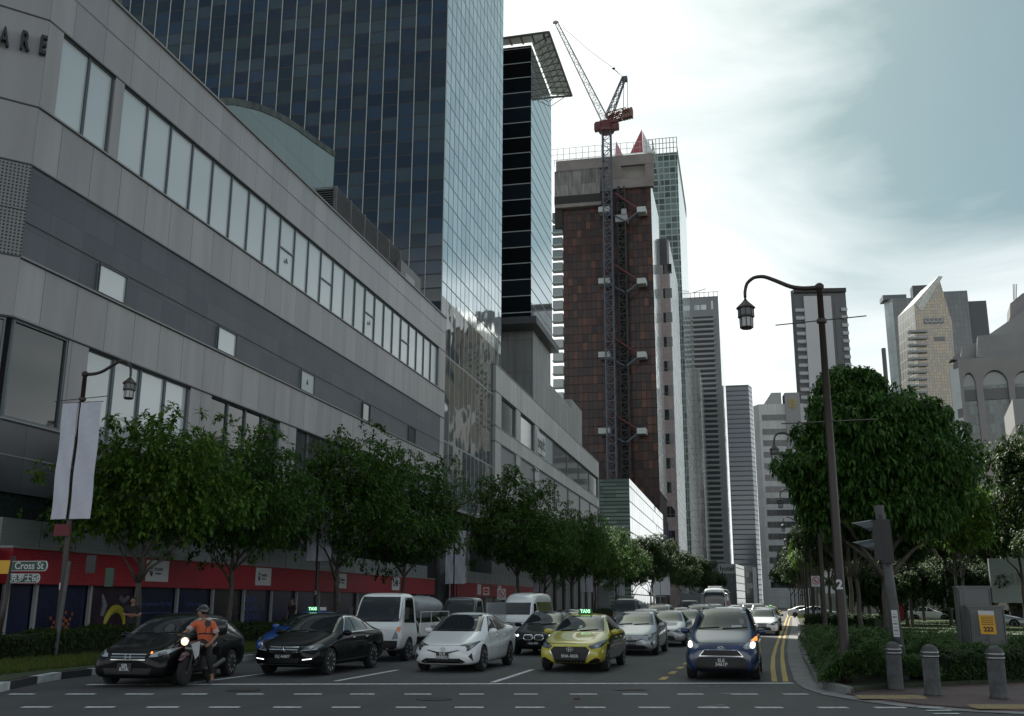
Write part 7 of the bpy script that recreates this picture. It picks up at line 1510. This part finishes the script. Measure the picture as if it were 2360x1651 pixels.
# -- trucks
def truck(name,label,x,y,w,cabh,L,load,m=P_WHITE,sc=.95,group='vehicles queuing behind the front row',detail=True):
    h=cabh; st=[(0,w*.90,.42,.85,w*.82,1.0),(.05,w*.98,.34,.9,w*.88,1.08),(.16,w,.32,1.0,w*.9,1.20),(.28,w,.32,1.08,w*.9,1.42),(.50,w,.32,1.1,w*.88,h-.12),(.72,w,.32,1.1,w*.86,h),(1.2,w,.32,1.1,w*.86,h+.01),(1.55,w,.34,1.1,w*.86,h-.02),(1.60,w*.96,.38,1.05,w*.82,h-.1)]
    c=Car(name,label,'lorry',st,m,(.82,),wr=.34,scale=sc,track=w-.12,e=.07,group=group,ww=.2)
    for sx in (-1,1): c.wheel(sx*(w-.14),L-1.15,.34,.24,sx,M_RIM,5)
    c.patch('windscreen',[(-w*.88,1.17),(w*.88,1.17),(w*.82,h-.13),(-w*.82,h-.13)],M_GLASS)
    c.sides([[(.42,1.15),(1.35,1.12),(1.35,h-.15),(.68,h-.15)]],M_GLASSD)
    c.patch('lower_bumper',[(-w*.97,.36),(w*.97,.36),(w*.97,.62),(-w*.97,.62)],M_PLAS); c.patch('headlight',[(w*.66,.66),(w*.88,.68),(w*.93,1.02),(w*.86,1.04),(w*.80,.86)],M_HL,mirror=True); c.patch('indicator_lens',[(w*.84,.88),(w*.92,.90),(w*.93,1.02),(w*.87,1.02)],mat('amber_lens',(.45,.12,.03),.15,emit=.15),off=.012,mirror=True)
    for sd in (-1,1): b=MB(); b.box(sd*(w+.06)-.06,.30,1.25,sd*(w+.06)+.06,.38,1.6); b.tube([(sd*w*.95,.45,1.55),(sd*(w+.05),.35,1.55)],.015,5); b.build('mirror',M_PLAS,c.r)
    b=MB(); b.box(-w*.5,1.3,.42,w*.5,L,.58); b.build('chassis',M_PLAS,c.r)
    if load=='tank':
        b=MB(); b.box(-w,1.72,.70,w,L,.80); 
        b.build('bed_floor',m,c.r)
        for sx in (-1,1):
            b=MB(); b.box(sx*w-.03,1.72,.72,sx*w+.03,L,1.12); sp=b.build('side_board',m,c.r); b=MB(); text_mb(b,'Lim & Sons',.13,(sx*(w+.036),(1.72+L)/2-.2,.98),(0,sx,0),Z,bold=.003); text_mb(b,'Engineering',.10,(sx*(w+.036),(1.72+L)/2-.2,.84),(0,sx,0),Z); b.build('lettering',mat('ink_slate',(.12,.14,.17),.6),sp) if detail else None
        b=MB(); b.lathe((0,0,1.62),[(.05,1.75),(w*.80,1.85),(w*.86,2.0),(w*.86,L-.3),(w*.80,L-.15),(.05,L-.1)],24,'y'); 
        for i in range(len(b.v)): b.v[i]=(b.v[i][0],b.v[i][1],1.60+(b.v[i][2]-1.62)*.50)
        b.build('covered_load',mat('tarpaulin_grey',(.20,.215,.225),.45,noise=.2,nscale=2),c.r,True)
        for yy in (1.95,L-.3):
            b=MB(); q=[(w*.92*math.cos(t),yy,.8+.62*math.sin(t)) for t in [PI*i/12 for i in range(13)]]; b.tube(q,.025,6); b.build('hoop_frame',M_CHR,c.r)
        b=MB()
        for sx in (-1,1): b.tube([(sx*w,1.75,1.45),(sx*w,L,1.45)],.018,5)
        for sx in (-1,1):
            for yy in (1.78,L*.6,L-.02): b.tube([(sx*w,yy,1.1),(sx*w,yy,1.46)],.018,5)
        b.build('side_rails',M_RIM,c.r)
    elif load=='box':
        b=MB(); b.box(-w*1.05,1.7,.75,w*1.05,L,h+.55); b.build('cargo_box',mat('cargo_grey',(.16,.165,.17),.6),c.r)
    else:
        b=MB(); b.box(-w,1.72,.70,w,L,.80); b.build('bed_floor',m,c.r)
        for sx in (-1,1): b=MB(); b.box(sx*w-.03,1.72,.72,sx*w+.03,L,1.75); b.build('side_board',P_SILV,c.r)
    c.wipers(1.2); c.put(x,y); return c
c=truck('light_lorry','white flatbed light lorry with a grey covered load, behind the black saloon',lane(862,28.4,1470),28.4,.86,2.05,4.7,'tank'); c.plate(['YN 7J'],.50,.44,.10,size=.085)
b=MB(); b.prism([(-.18,-.5,1.30),(.20,-.5,1.30),(.27,-.5,1.52),(.02,-.5,1.52)],(0,.01,0)); 
c.patch('dashboard_paper',[(-.10,1.20),(.20,1.20),(.30,1.44),(.08,1.44)],mat('paper_cream',(.36,.34,.24),.6),off=.012)
b=MB(); L1=truck('light_lorry','dark-windowed light lorry half hidden between the tank lorry and the white van',lane(1052,40,1440),40,.84,1.98,4.9,'flat',P_GREY)
truck('light_lorry','light lorry with a pale cylindrical load seen over the silver hatchback roof',lane(1440,66,1400),66,.86,2.05,5.0,'tank',P_GREY,detail=False)
truck('box_lorry','small lorry with a grey box body standing beside the white coach',lane(1588,86,1400),86,.86,2.0,6.2,'box',P_GREY)
# -- coach
w=1.22; st=[(0,w*.92,.34,1.0,w*.86,1.2),(.06,w*.99,.3,1.2,w*.90,2.2),(.16,w,.3,1.3,w*.90,2.85),(.40,w,.3,1.4,w*.88,3.16),(.9,w,.3,1.4,w*.88,3.26),(10.4,w,.3,1.4,w*.88,3.26),(10.9,w,.32,1.4,w*.86,3.2),(11,w*.94,.4,1.3,w*.8,2.9)]
c=Car('coach','white tall coach with a big dark windscreen far down the queue','bus',st,P_WHITE,(2.4,8.6),wr=.48,ww=.3,track=1.06,scale=.97,e=.2,group='vehicles queuing behind the front row')
c.patch('windscreen',[(-1.06,1.25),(1.06,1.25),(1.03,2.55),(.9,2.78),(-.9,2.78),(-1.03,2.55)],M_GLASS); c.sides([[(.8,1.5),(10,1.5),(10,2.5),(.6,2.5)]],M_GLASSD); b=MB(); b.box(-.7,1.8,3.2,.7,5,3.42); b.build('roof_unit',P_WHITE,c.r); c.patch('headlight',[(.6,.72),(1.0,.75),(1.0,.92),(.62,.88)],M_HL,mirror=True); c.patch('grille',[(-.5,.9),(.5,.9),(.5,.7),(-.5,.7)],M_GRIL)
for sd in (-1,1): b=MB(); b.tube([(sd*1.1,.1,2.7),(sd*1.35,-.25,2.6),(sd*1.35,-.3,2.3)],.03,5); b.box(sd*1.35-.09,-.36,1.95,sd*1.35+.09,-.24,2.35); b.build('mirror',P_WHITE,c.r)
for sd in (-1,): 
    pass
c.patch('red_flash',[(2,.7),(8,.7),(7,2.2),(5,2.2)],mat('coach_red',(.35,.02,.03),.4),'s',.012,1)
c.wipers(1.3,.9); c.put(lane(1646,104,1380),104)
# -- blue taxi behind the black saloon
k=clone(TX,'taxi','blue taxi half hidden behind the black saloon, with lit green roof sign','taxi',lane(668,27.6,1440)-.35,27.6,P_BLUE); 
for ch in list(k.children):
    if ch.name.startswith(('side_wrap','number_plate','sticker')): 
        for g_ in list(ch.children): bpy.data.objects.remove(g_)
        bpy.data.objects.remove(ch)
r=thing('advert_board','small white advert board with dark lettering above the black saloon roof','advert board',(-18.9,36.5,.1)); p=atY(742,1410,33); b=MB(); b.box(p.x-.30,33,p.z-.15,p.x+.14,33.05,p.z+.15); pl_=b.build('board',M_SIGNW,r); b=MB(); b.tube([(p.x-.1,33.03,.1),(p.x-.1,33.03,p.z-.1)],.03,6); b.build('post',M_POST,r); b=MB(); text_mb(b,'MOUNT BUZZ',.06,(p.x-.02,32.995,p.z+.02),(1,0,0),Z,bold=.003); text_mb(b,'hawker feast',.04,(p.x-.02,32.995,p.z-.05),(1,0,0),Z); b.build('lettering',M_INK,pl_)
# -- further queue
Q=[(EL,'saloon','silver saloon just behind the silver-white hybrid hatchback',1527,41.5,P_SILV),(EL,'saloon','plum-coloured saloon seen over the blue people carrier mirror',1572,48,P_PUR),(SI,'people_carrier','pale people carrier roof beyond the silver saloon',1508,52,P_SILV),(EL,'saloon','white saloon roof left of the plum-coloured saloon',1475,50,P_WHITE),
 (SI,'people_carrier','grey people carrier directly behind the plum-coloured saloon',1605,57,P_GREY),(EL,'saloon','dark saloon behind the black ring-lamp saloon',1300,42.5,P_GREY),(EL,'saloon','white saloon beside the pale cylindrical load lorry',1500,66,P_WHITE),(EL,'saloon','grey saloon in front of the grey box lorry',1560,70,P_GREY),
 (SI,'people_carrier','silver people carrier in front of the white coach',1640,74,P_SILV),(EL,'saloon','white saloon peeking over the blue people carrier roof',1672,66,P_WHITE),(EL,'saloon','dark saloon directly behind the white compact saloon',1768,68,P_GREY),(EL,'saloon','silver saloon third from the front in the right lane',1752,80,P_SILV),
 (TX,'taxi','yellow taxi far back in the right lane',1776,98,P_YEL),(SI,'people_carrier','pale green-grey people carrier left of the far yellow taxi',1748,108,P_SILV),(EL,'saloon','white saloon right of the coach front',1702,92,P_WHITE),(SI,'people_carrier','white people carrier right of the coach, two lanes over',1724,118,P_WHITE),(EL,'saloon','silver saloon far behind the white people carrier',1695,125,P_SILV),(EL,'saloon','grey saloon farthest down the right lane',1762,132,P_GREY),(EL,'saloon','white saloon farthest down beside the coach',1690,140,P_WHITE),(SI,'people_carrier','dark people carrier near the street end',1732,150,P_GREY)]
for src,nm,lb,px,Y,m in Q:
    k=clone(src,nm,lb,'taxi' if nm=='taxi' else 'car',lane(px,Y,1410),Y,m); strip_plate(k,('number_plate','sticker','toll_card','indicator','lit_lens') if nm!='taxi' else ('number_plate','sticker','toll_card','side_wrap'))
for i,(px,Y,lb,m) in enumerate(((1905,128,'white car parked left among the park trunks',P_WHITE),(1935,122,'silver car parked behind the avenue trunks',P_SILV),(2195,112,'white car parked behind the hedge near the cabinets',P_WHITE),(2362,82,'silver car parked at the right edge in front of the lettered wall',P_SILV))):
    k=clone(EL,'parked_car',lb,'car',lane(px,Y,1400),Y,m,rz=80,group='cars parked beyond the park'); strip_plate(k)
# ---------------------------------------------------------------- people and motorcycle
M_SKIN=mat('skin',(.30,.16,.10),.55); M_HAIR=mat('hair_black',(.012,.010,.009),.6); M_ORSH=mat('shirt_coral',(.62,.13,.055),.8,noise=.12,nscale=9,bump=.4,bscale=14); M_STRP=mat('sleeve_stripe_white',(.55,.52,.52),.8); M_TRS=mat('trousers_black',(.012,.012,.014),.85,noise=.2,nscale=8); M_HELM=mat('helmet_black',(.012,.012,.013),.2,coat=.6); M_SHOE=mat('shoe_purple',(.05,.03,.07),.6); M_DSH=mat('shirt_black',(.014,.014,.017),.85)
def skin_mesh(name,chains,m,parent,sub=2,root=0):
    """chains: lists of (point, radius); shared points merge; grown into one surface"""
    V=[];R=[];E=[];key={}
    def vid(p,r):
        k=(round(p[0],4),round(p[1],4),round(p[2],4))
        if k not in key: key[k]=len(V); V.append(p); R.append(r)
        return key[k]
    for ch in chains:
        ids=[vid(p,r) for p,r in ch]; E+=[(a,b_) for a,b_ in zip(ids,ids[1:])]
    me=bpy.data.meshes.new(name); me.from_pydata(V,E,[]); o=bpy.data.objects.new(name,me); COL.objects.link(o)
    md=o.modifiers.new('k','SKIN'); md.use_smooth_shade=True; md.branch_smoothing=.4
    for i,sv in enumerate(me.skin_vertices[0].data): 
        r=R[i]; sv.radius=r if isinstance(r,tuple) else (r,r); sv.use_root=(i==root)
    s=o.modifiers.new('s','SUBSURF'); s.levels=sub; s.render_levels=sub
    dg=bpy.context.evaluated_depsgraph_get(); nm=bpy.data.meshes.new_from_object(o.evaluated_get(dg)); bpy.data.objects.remove(o)
    nm.materials.clear(); nm.materials.append(m); nm.polygons.foreach_set('use_smooth',[True]*len(nm.polygons)); q=bpy.data.objects.new(name,nm); COL.objects.link(q); q.parent=parent; return q
def lerp(a,b_,t): return tuple(a[i]*(1-t)+b_[i]*t for i in range(3))
def finger_chains(w,d,side,curl=.5):
    """four fingers and a thumb leaving a palm at wrist w, pointing along d"""
    d=Vector(d).normalized(); u=Vector(side).normalized(); n=d.cross(u).normalized(); W=Vector(w); out=[]
    palm=W+d*.085
    for k,(o,L) in enumerate(((-.03,.065),(-.01,.078),(.01,.072),(.03,.055))):
        a=palm+u*o; b_=a+d*L*.55-n*L*.2*curl; c=b_+d*L*.35-n*L*.5*curl; out.append([(tuple(W),.027),(tuple(palm),(.036,.018)),(tuple(a),.010),(tuple(b_),.009),(tuple(c),.0075)])
    t=W+d*.03-u*.03; out.append([(tuple(W),.027),(tuple(t),.012),(tuple(t+d*.035-u*.03),.010),(tuple(t+d*.06-u*.035-n*.01),.009)])
    return out
def person(name,label,P,top,bottom,shoes,hair,loc,rz=0,sc=1,stripe=False,helmet=False,face=(0,-1,0),group=None):
    r=thing(name,label,'person',loc,group,rad(rz)); r.scale=(sc,sc,sc)
    pel,chest,neck,head=P['pelvis'],P['chest'],P['neck'],P['head']; ch=[]
    ch.append([(pel,(.15,.12)),(lerp(pel,chest,.5),(.135,.105)),(chest,(.165,.115)),(neck,.055),(lerp(neck,head,.45),.052)])
    for s in ('l','r'):
        sh,el,wr=P['sh_'+s],P['el_'+s],P['wr_'+s]; ch.append([(chest,(.165,.115)),(sh,.062),(lerp(sh,el,.5),.048),(el,.038),(lerp(el,wr,.4),.036),(wr,.026)])
        ch+= finger_chains(wr,P['hd_'+s],P['hs_'+s])
        hp,kn,an,to=P['hip_'+s],P['kn_'+s],P['an_'+s],P['to_'+s]; ch.append([(pel,(.15,.12)),(hp,.09),(lerp(hp,kn,.5),.075),(kn,.055),(lerp(kn,an,.35),.053),(an,.036),(to,(.036,.026))])
    body=skin_mesh('body',ch,M_SKIN,r)
    # head with face turned along `face`
    f=Vector(face).normalized(); sd=Vector((-f.y,f.x,0)).normalized(); H=Vector(head); b=MB(); n=14; rings=9; vs=[]
    for i in range(rings+1):
        t=PI*i/rings; z=.125*math.cos(t); rr_=math.sin(t)
        for j in range(n):
            a=2*PI*j/n; fx=math.cos(a)*.095*rr_; sx_=math.sin(a)*.076*rr_*(1-.25*max(0,-z/.125)); bump=0
            if abs(math.sin(a))<.25 and math.cos(a)>0: bump=.022 if -.035<z<.01 else (.006 if z<-.035 else 0)
            vs.append(tuple(H+f*(fx+bump*rr_)+sd*sx_+Z*z))
    b.mesh(vs,[(i*n+j,i*n+(j+1)%n,(i+1)*n+(j+1)%n,(i+1)*n+j) for i in range(rings) for j in range(n)])
    for s in (-1,1): b.lathe(tuple(H+sd*s*.078-Z*.01),[(.0,-.028),(.018,-.01),(.016,.014),(0,.028)],8)
    hd=b.build('head',M_SKIN,r); hd.location=(0,0,0)
    for v in hd.data.vertices: v.co=v.co+Vector(loc)   # built in thing space
    hd.data.polygons.foreach_set('use_smooth',[True]*len(hd.data.polygons))
    def local(mb,nm,m,par):
        o=mb.build(nm,m,par); 
        for v in o.data.vertices: v.co=v.co+Vector(loc)
        return o
    for s in (-1,1): b=MB(); b.lathe(tuple(H+f*.082+sd*s*.03+Z*.012),[(0,-.008),(.011,0),(0,.008)],8); local(b,'eye',M_HAIR,hd)
    b=MB(); b.obox(H+f*.086-sd*.022-Z*.052,sd*.044,f*.008,Z*.010); local(b,'mouth',mat('lips',(.22,.07,.06),.5),hd)
    if helmet:
        b=MB(); vs=[];n=18
        for i in range(8):
            t=PI*.62*i/7; 
            for j in range(n):
                a=2*PI*j/n; low=(i==7 or i==6); k=1.0
                z=.155*math.cos(t)
                if math.cos(a)>.45 and i>=5: z=max(z,.03)
                vs.append(tuple(H+f*math.cos(a)*.135*math.sin(t)+sd*math.sin(a)*.122*math.sin(t)+Z*(z+.02)))
        b.mesh(vs,[(i*n+j,i*n+(j+1)%n,(i+1)*n+(j+1)%n,(i+1)*n+j) for i in range(7) for j in range(n)]); b.obox(H+f*.10-sd*.10+Z*.045,sd*.20,f*.07,Z*.012); o=local(b,'helmet',M_HELM,r); smooth_by_angle(o,50)
    else:
        b=MB(); vs=[];n=14
        for i in range(6):
            t=PI*.55*i/5
            for j in range(n):
                a=2*PI*j/n; z=.135*math.cos(t); 
                if math.cos(a)>.3: z=max(z,.06)
                vs.append(tuple(H+f*(math.cos(a)*.103*math.sin(t)-.006)+sd*math.sin(a)*.086*math.sin(t)+Z*(z+.004)))
        b.mesh(vs,[(i*n+j,i*n+(j+1)%n,(i+1)*n+(j+1)%n,(i+1)*n+j) for i in range(5) for j in range(n)]); local(b,'hair',hair,r)
    g=.022; c2=[[(lerp(pel,chest,-.42),(.16+g,.135+g)),(lerp(pel,chest,-.12),(.165+g,.14+g)),(lerp(pel,chest,.5),(.16+g,.13+g)),(chest,(.185+g,.135+g)),(lerp(chest,neck,.80),.080)]]
    for s in ('l','r'): c2.append([(chest,(.175+g,.12+g)),(P['sh_'+s],.078),(lerp(P['sh_'+s],P['el_'+s],.8),.062)])
    skin_mesh('shirt',c2,top,r)
    c3=[[(lerp(pel,chest,.15),(.158,.128)),(lerp(pel,chest,-.1),(.15,.125))]]
    for s in ('l','r'): c3.append([(lerp(pel,chest,-.1),(.15,.125)),(P['hip_'+s],.105),(lerp(P['hip_'+s],P['kn_'+s],.5),.088),(P['kn_'+s],.068),(lerp(P['kn_'+s],P['an_'+s],.5),.062),(lerp(P['kn_'+s],P['an_'+s],.8),.052)])
    skin_mesh('trousers',c3,bottom,r)
    for s in ('l','r'):
        an,to=Vector(P['an_'+s]),Vector(P['to_'+s]); dd=(to-an); dd.z=0; dd.normalize(); skin_mesh('shoe',[[(tuple(an-dd*.05-Z*.035),(.04,.035)),(tuple(an+dd*.06-Z*.04),(.045,.032)),(tuple(to+dd*.05-Z*.0),(.042,.025))]],shoes,r)
        if stripe:
            sh,el=Vector(P['sh_'+s]),Vector(P['el_'+s]); b=MB()
            for t in (.56,.66,.76): q=sh.lerp(el,t); b.tube([q,q+(el-sh).normalized()*.016],[.068,.068],12)
            local(b,'sleeve_stripes',M_STRP,r)
    return r
mx,my=-11.86,19.75
RZ=rad(7)
# motorcycle, nose toward -Y
r=thing('motorcycle','black motorcycle with lit round headlamp stopped at the line beside the black family car','motorcycle',(mx,my,0),None,RZ)
def mp(mb,nm,m,par=None,sm=False):
    o=mb.build(nm,m,None,sm); o.parent=par or r; 
    return o
def wheel_m(y,R=.29,w=.10):
    b=MB(); b.lathe((0,y,R),[(R*.72,-w/2),(R*.93,-w*.42),(R,-w*.12),(R,w*.12),(R*.93,w*.42),(R*.72,w/2)],28,'x'); t=mp(b,'wheel',M_TYRE,sm=True); b=MB(); b.lathe((0,y,R),[(R*.74,-.02),(R*.74,.02)],24,'x'); 
    b=MB()
    n=24; vs=[]
    for rr_,h in ((R*.74,-.03),(R*.74,.03),(R*.64,.03),(R*.64,-.03)): vs+=[(h,y+rr_*math.cos(2*PI*k/n),R+rr_*math.sin(2*PI*k/n)) for k in range(n)]
    b.mesh(vs,[(i*n+k,i*n+(k+1)%n,((i+1)%4)*n+(k+1)%n,((i+1)%4)*n+k) for i in range(4) for k in range(n)])
    for k in range(5): a=2*PI*k/5; b.bar((0,y,R),(0,y+R*.66*math.cos(a),R+R*.66*math.sin(a)),.025)
    b.lathe((0,y,R),[(.04,-.05),(.04,.05)],10,'x'); mp(b,'rim',M_RIM,t)
wheel_m(-.62); wheel_m(.62,.29,.12)
b=MB(); 
for sx in (-1,1): b.tube([(sx*.075,-.63,.29),(sx*.085,-.42,.80)],[.026,.03],8)
mp(b,'fork',M_PLAS)
b=MB(); b.tube([(0,-.86,.50),(0,-.68,.62),(0,-.50,.60),(0,-.36,.50)],[.05,.07,.07,.04],8); mp(b,'front_mudguard',mat('moto_maroon',(.05,.008,.012),.3,coat=.8),sm=True)
skin_mesh('fairing',[[((0,-.52,.82),(.12,.12)),((0,-.30,.80),(.17,.13)),((0,-.05,.78),(.15,.12)),((0,.2,.70),(.12,.09)),((0,.55,.72),(.10,.08)),((0,.85,.80),(.05,.04))],[((0,-.30,.80),(.17,.13)),((0,-.34,.58),(.14,.16)),((0,-.1,.42),(.12,.13))]],mat('moto_black',(.012,.012,.013),.25,coat=.8),r)
b=MB(); b.box(-.13,-.1,.30,.13,.35,.55); b.tube([(.14,.0,.3),(.16,.5,.34),(.16,.95,.44)],[.03,.045,.05],8); mp(b,'engine',mat('engine_grey',(.05,.05,.052),.4,metal=.5))
b=MB(); b.tube([(0,.05,.80),(0,.35,.80),(0,.62,.84)],[.10,.13,.10],10); mp(b,'seat',mat('seat_vinyl',(.014,.014,.015),.6),sm=True)
b=MB(); b.lathe((-.02,-.66,.88),[(.035,.10),(.085,.05),(.088,0),(.085,-.012)],18,'y'); hl=mp(b,'headlight',M_CHR,sm=True); b=MB(); b.lathe((-.02,-.675,.88),[(.078,0),(.05,-.02),(.01,-.028)],18,'y'); mp(b,'lit_lens',mat('moto_lamp_lit',(1,.75,.5),.3,emit=1.0,ecol=(1,.62,.36)),hl)
b=MB(); b.tube([(-.36,-.22,1.02),(-.2,-.36,1.03),(0,-.42,1.0),(.2,-.36,1.03),(.36,-.22,1.02)],.014,8); mp(b,'handlebar',M_PLAS)
for sx in (-1,1):
    b=MB(); b.tube([(sx*.24,-.32,1.04),(sx*.30,-.36,1.20)],.008,6); b.lathe((sx*.32,-.38,1.23),[(.02,.03),(.065,.012),(.068,-.008),(.06,-.012)],14,'y'); mp(b,'mirror',M_PLAS)
b=MB(); b.prism([(.09,-.6,.82),(.17,-.38,.88),(.16,-.36,.60),(.11,-.42,.52)],(.008,0,0)); mp(b,'side_decal',M_SIGNW)
b=MB(); b.box(-.10,.86,.55,.10,.9,.72); mp(b,'number_plate',M_PLAS)
b=MB(); b.lathe((0,.88,1.12),[(.05,-.17),(.20,-.15),(.22,0),(.20,.14),(.10,.18)],18,'z'); mp(b,'top_box',mat('top_box_black',(.010,.010,.011),.35,coat=.5),sm=True)
P=dict(pelvis=(0,.30,.84),chest=(.0,.20,1.19),neck=(0,.15,1.36),head=(-.03,.12,1.51),
 sh_l=(.19,.19,1.29),el_l=(.30,.22,1.03),wr_l=(.23,.04,.86),hd_l=(-.2,-.8,-.4),hs_l=(1,0,0),
 sh_r=(-.19,.19,1.29),el_r=(-.32,.00,1.10),wr_r=(-.33,-.17,1.06),hd_r=(0,-1,-.1),hs_r=(1,0,0),
 hip_l=(.11,.24,.82),kn_l=(.29,-.14,.58),an_l=(.34,.02,.12),to_l=(.36,-.12,.05),
 hip_r=(-.11,.24,.82),kn_r=(-.24,-.14,.64),an_r=(-.20,.12,.34),to_r=(-.20,-.02,.28))
person('person','rider in a coral polo shirt and black helmet astride the motorcycle, looking sideways',P,M_ORSH,M_TRS,M_SHOE,M_HAIR,(mx,my,0),7,.96,True,True,(-.85,-.5,.0))
def standing(dx=0,fold=True):
    q=dict(pelvis=(0,0,.95),chest=(0,0,1.30),neck=(0,.01,1.48),head=(0,-.02,1.62),hip_l=(.09,0,.91),kn_l=(.11,-.03,.50),an_l=(.12,.02,.09),to_l=(.13,-.12,.04),hip_r=(-.09,0,.91),kn_r=(-.10,0,.50),an_r=(-.11,.05,.09),to_r=(-.13,-.08,.04),sh_l=(.19,0,1.42),sh_r=(-.19,0,1.42),hs_l=(0,0,1),hs_r=(0,0,1))
    if fold: q.update(el_l=(.27,-.04,1.15),wr_l=(.04,-.20,1.12),hd_l=(-1,-.1,.1),el_r=(-.27,-.04,1.15),wr_r=(-.03,-.22,1.17),hd_r=(1,-.1,.0))
    else: q.update(el_l=(.25,.03,1.14),wr_l=(.24,-.06,.90),hd_l=(0,-.1,-1),el_r=(-.25,.03,1.14),wr_r=(-.24,-.06,.90),hd_r=(0,-.1,-1),hs_l=(0,1,0),hs_r=(0,1,0))
    return q
p=atY(303,1430,29.4); person('person','standing man in a black shirt with folded arms behind the hedge by the first tree',standing(),M_DSH,M_TRS,M_SHOE,M_HAIR,(p.x,29.4,.14),35,.95,face=(-.3,-1,0),group='people waiting on the left pavement')
p=atY(672,1420,44); person('person','standing person in dark clothes with arms down in front of the posters',standing(fold=False),M_DSH,M_TRS,M_SHOE,M_HAIR,(p.x,44,.14),-20,.95,face=(.2,-1,0),group='people waiting on the left pavement')
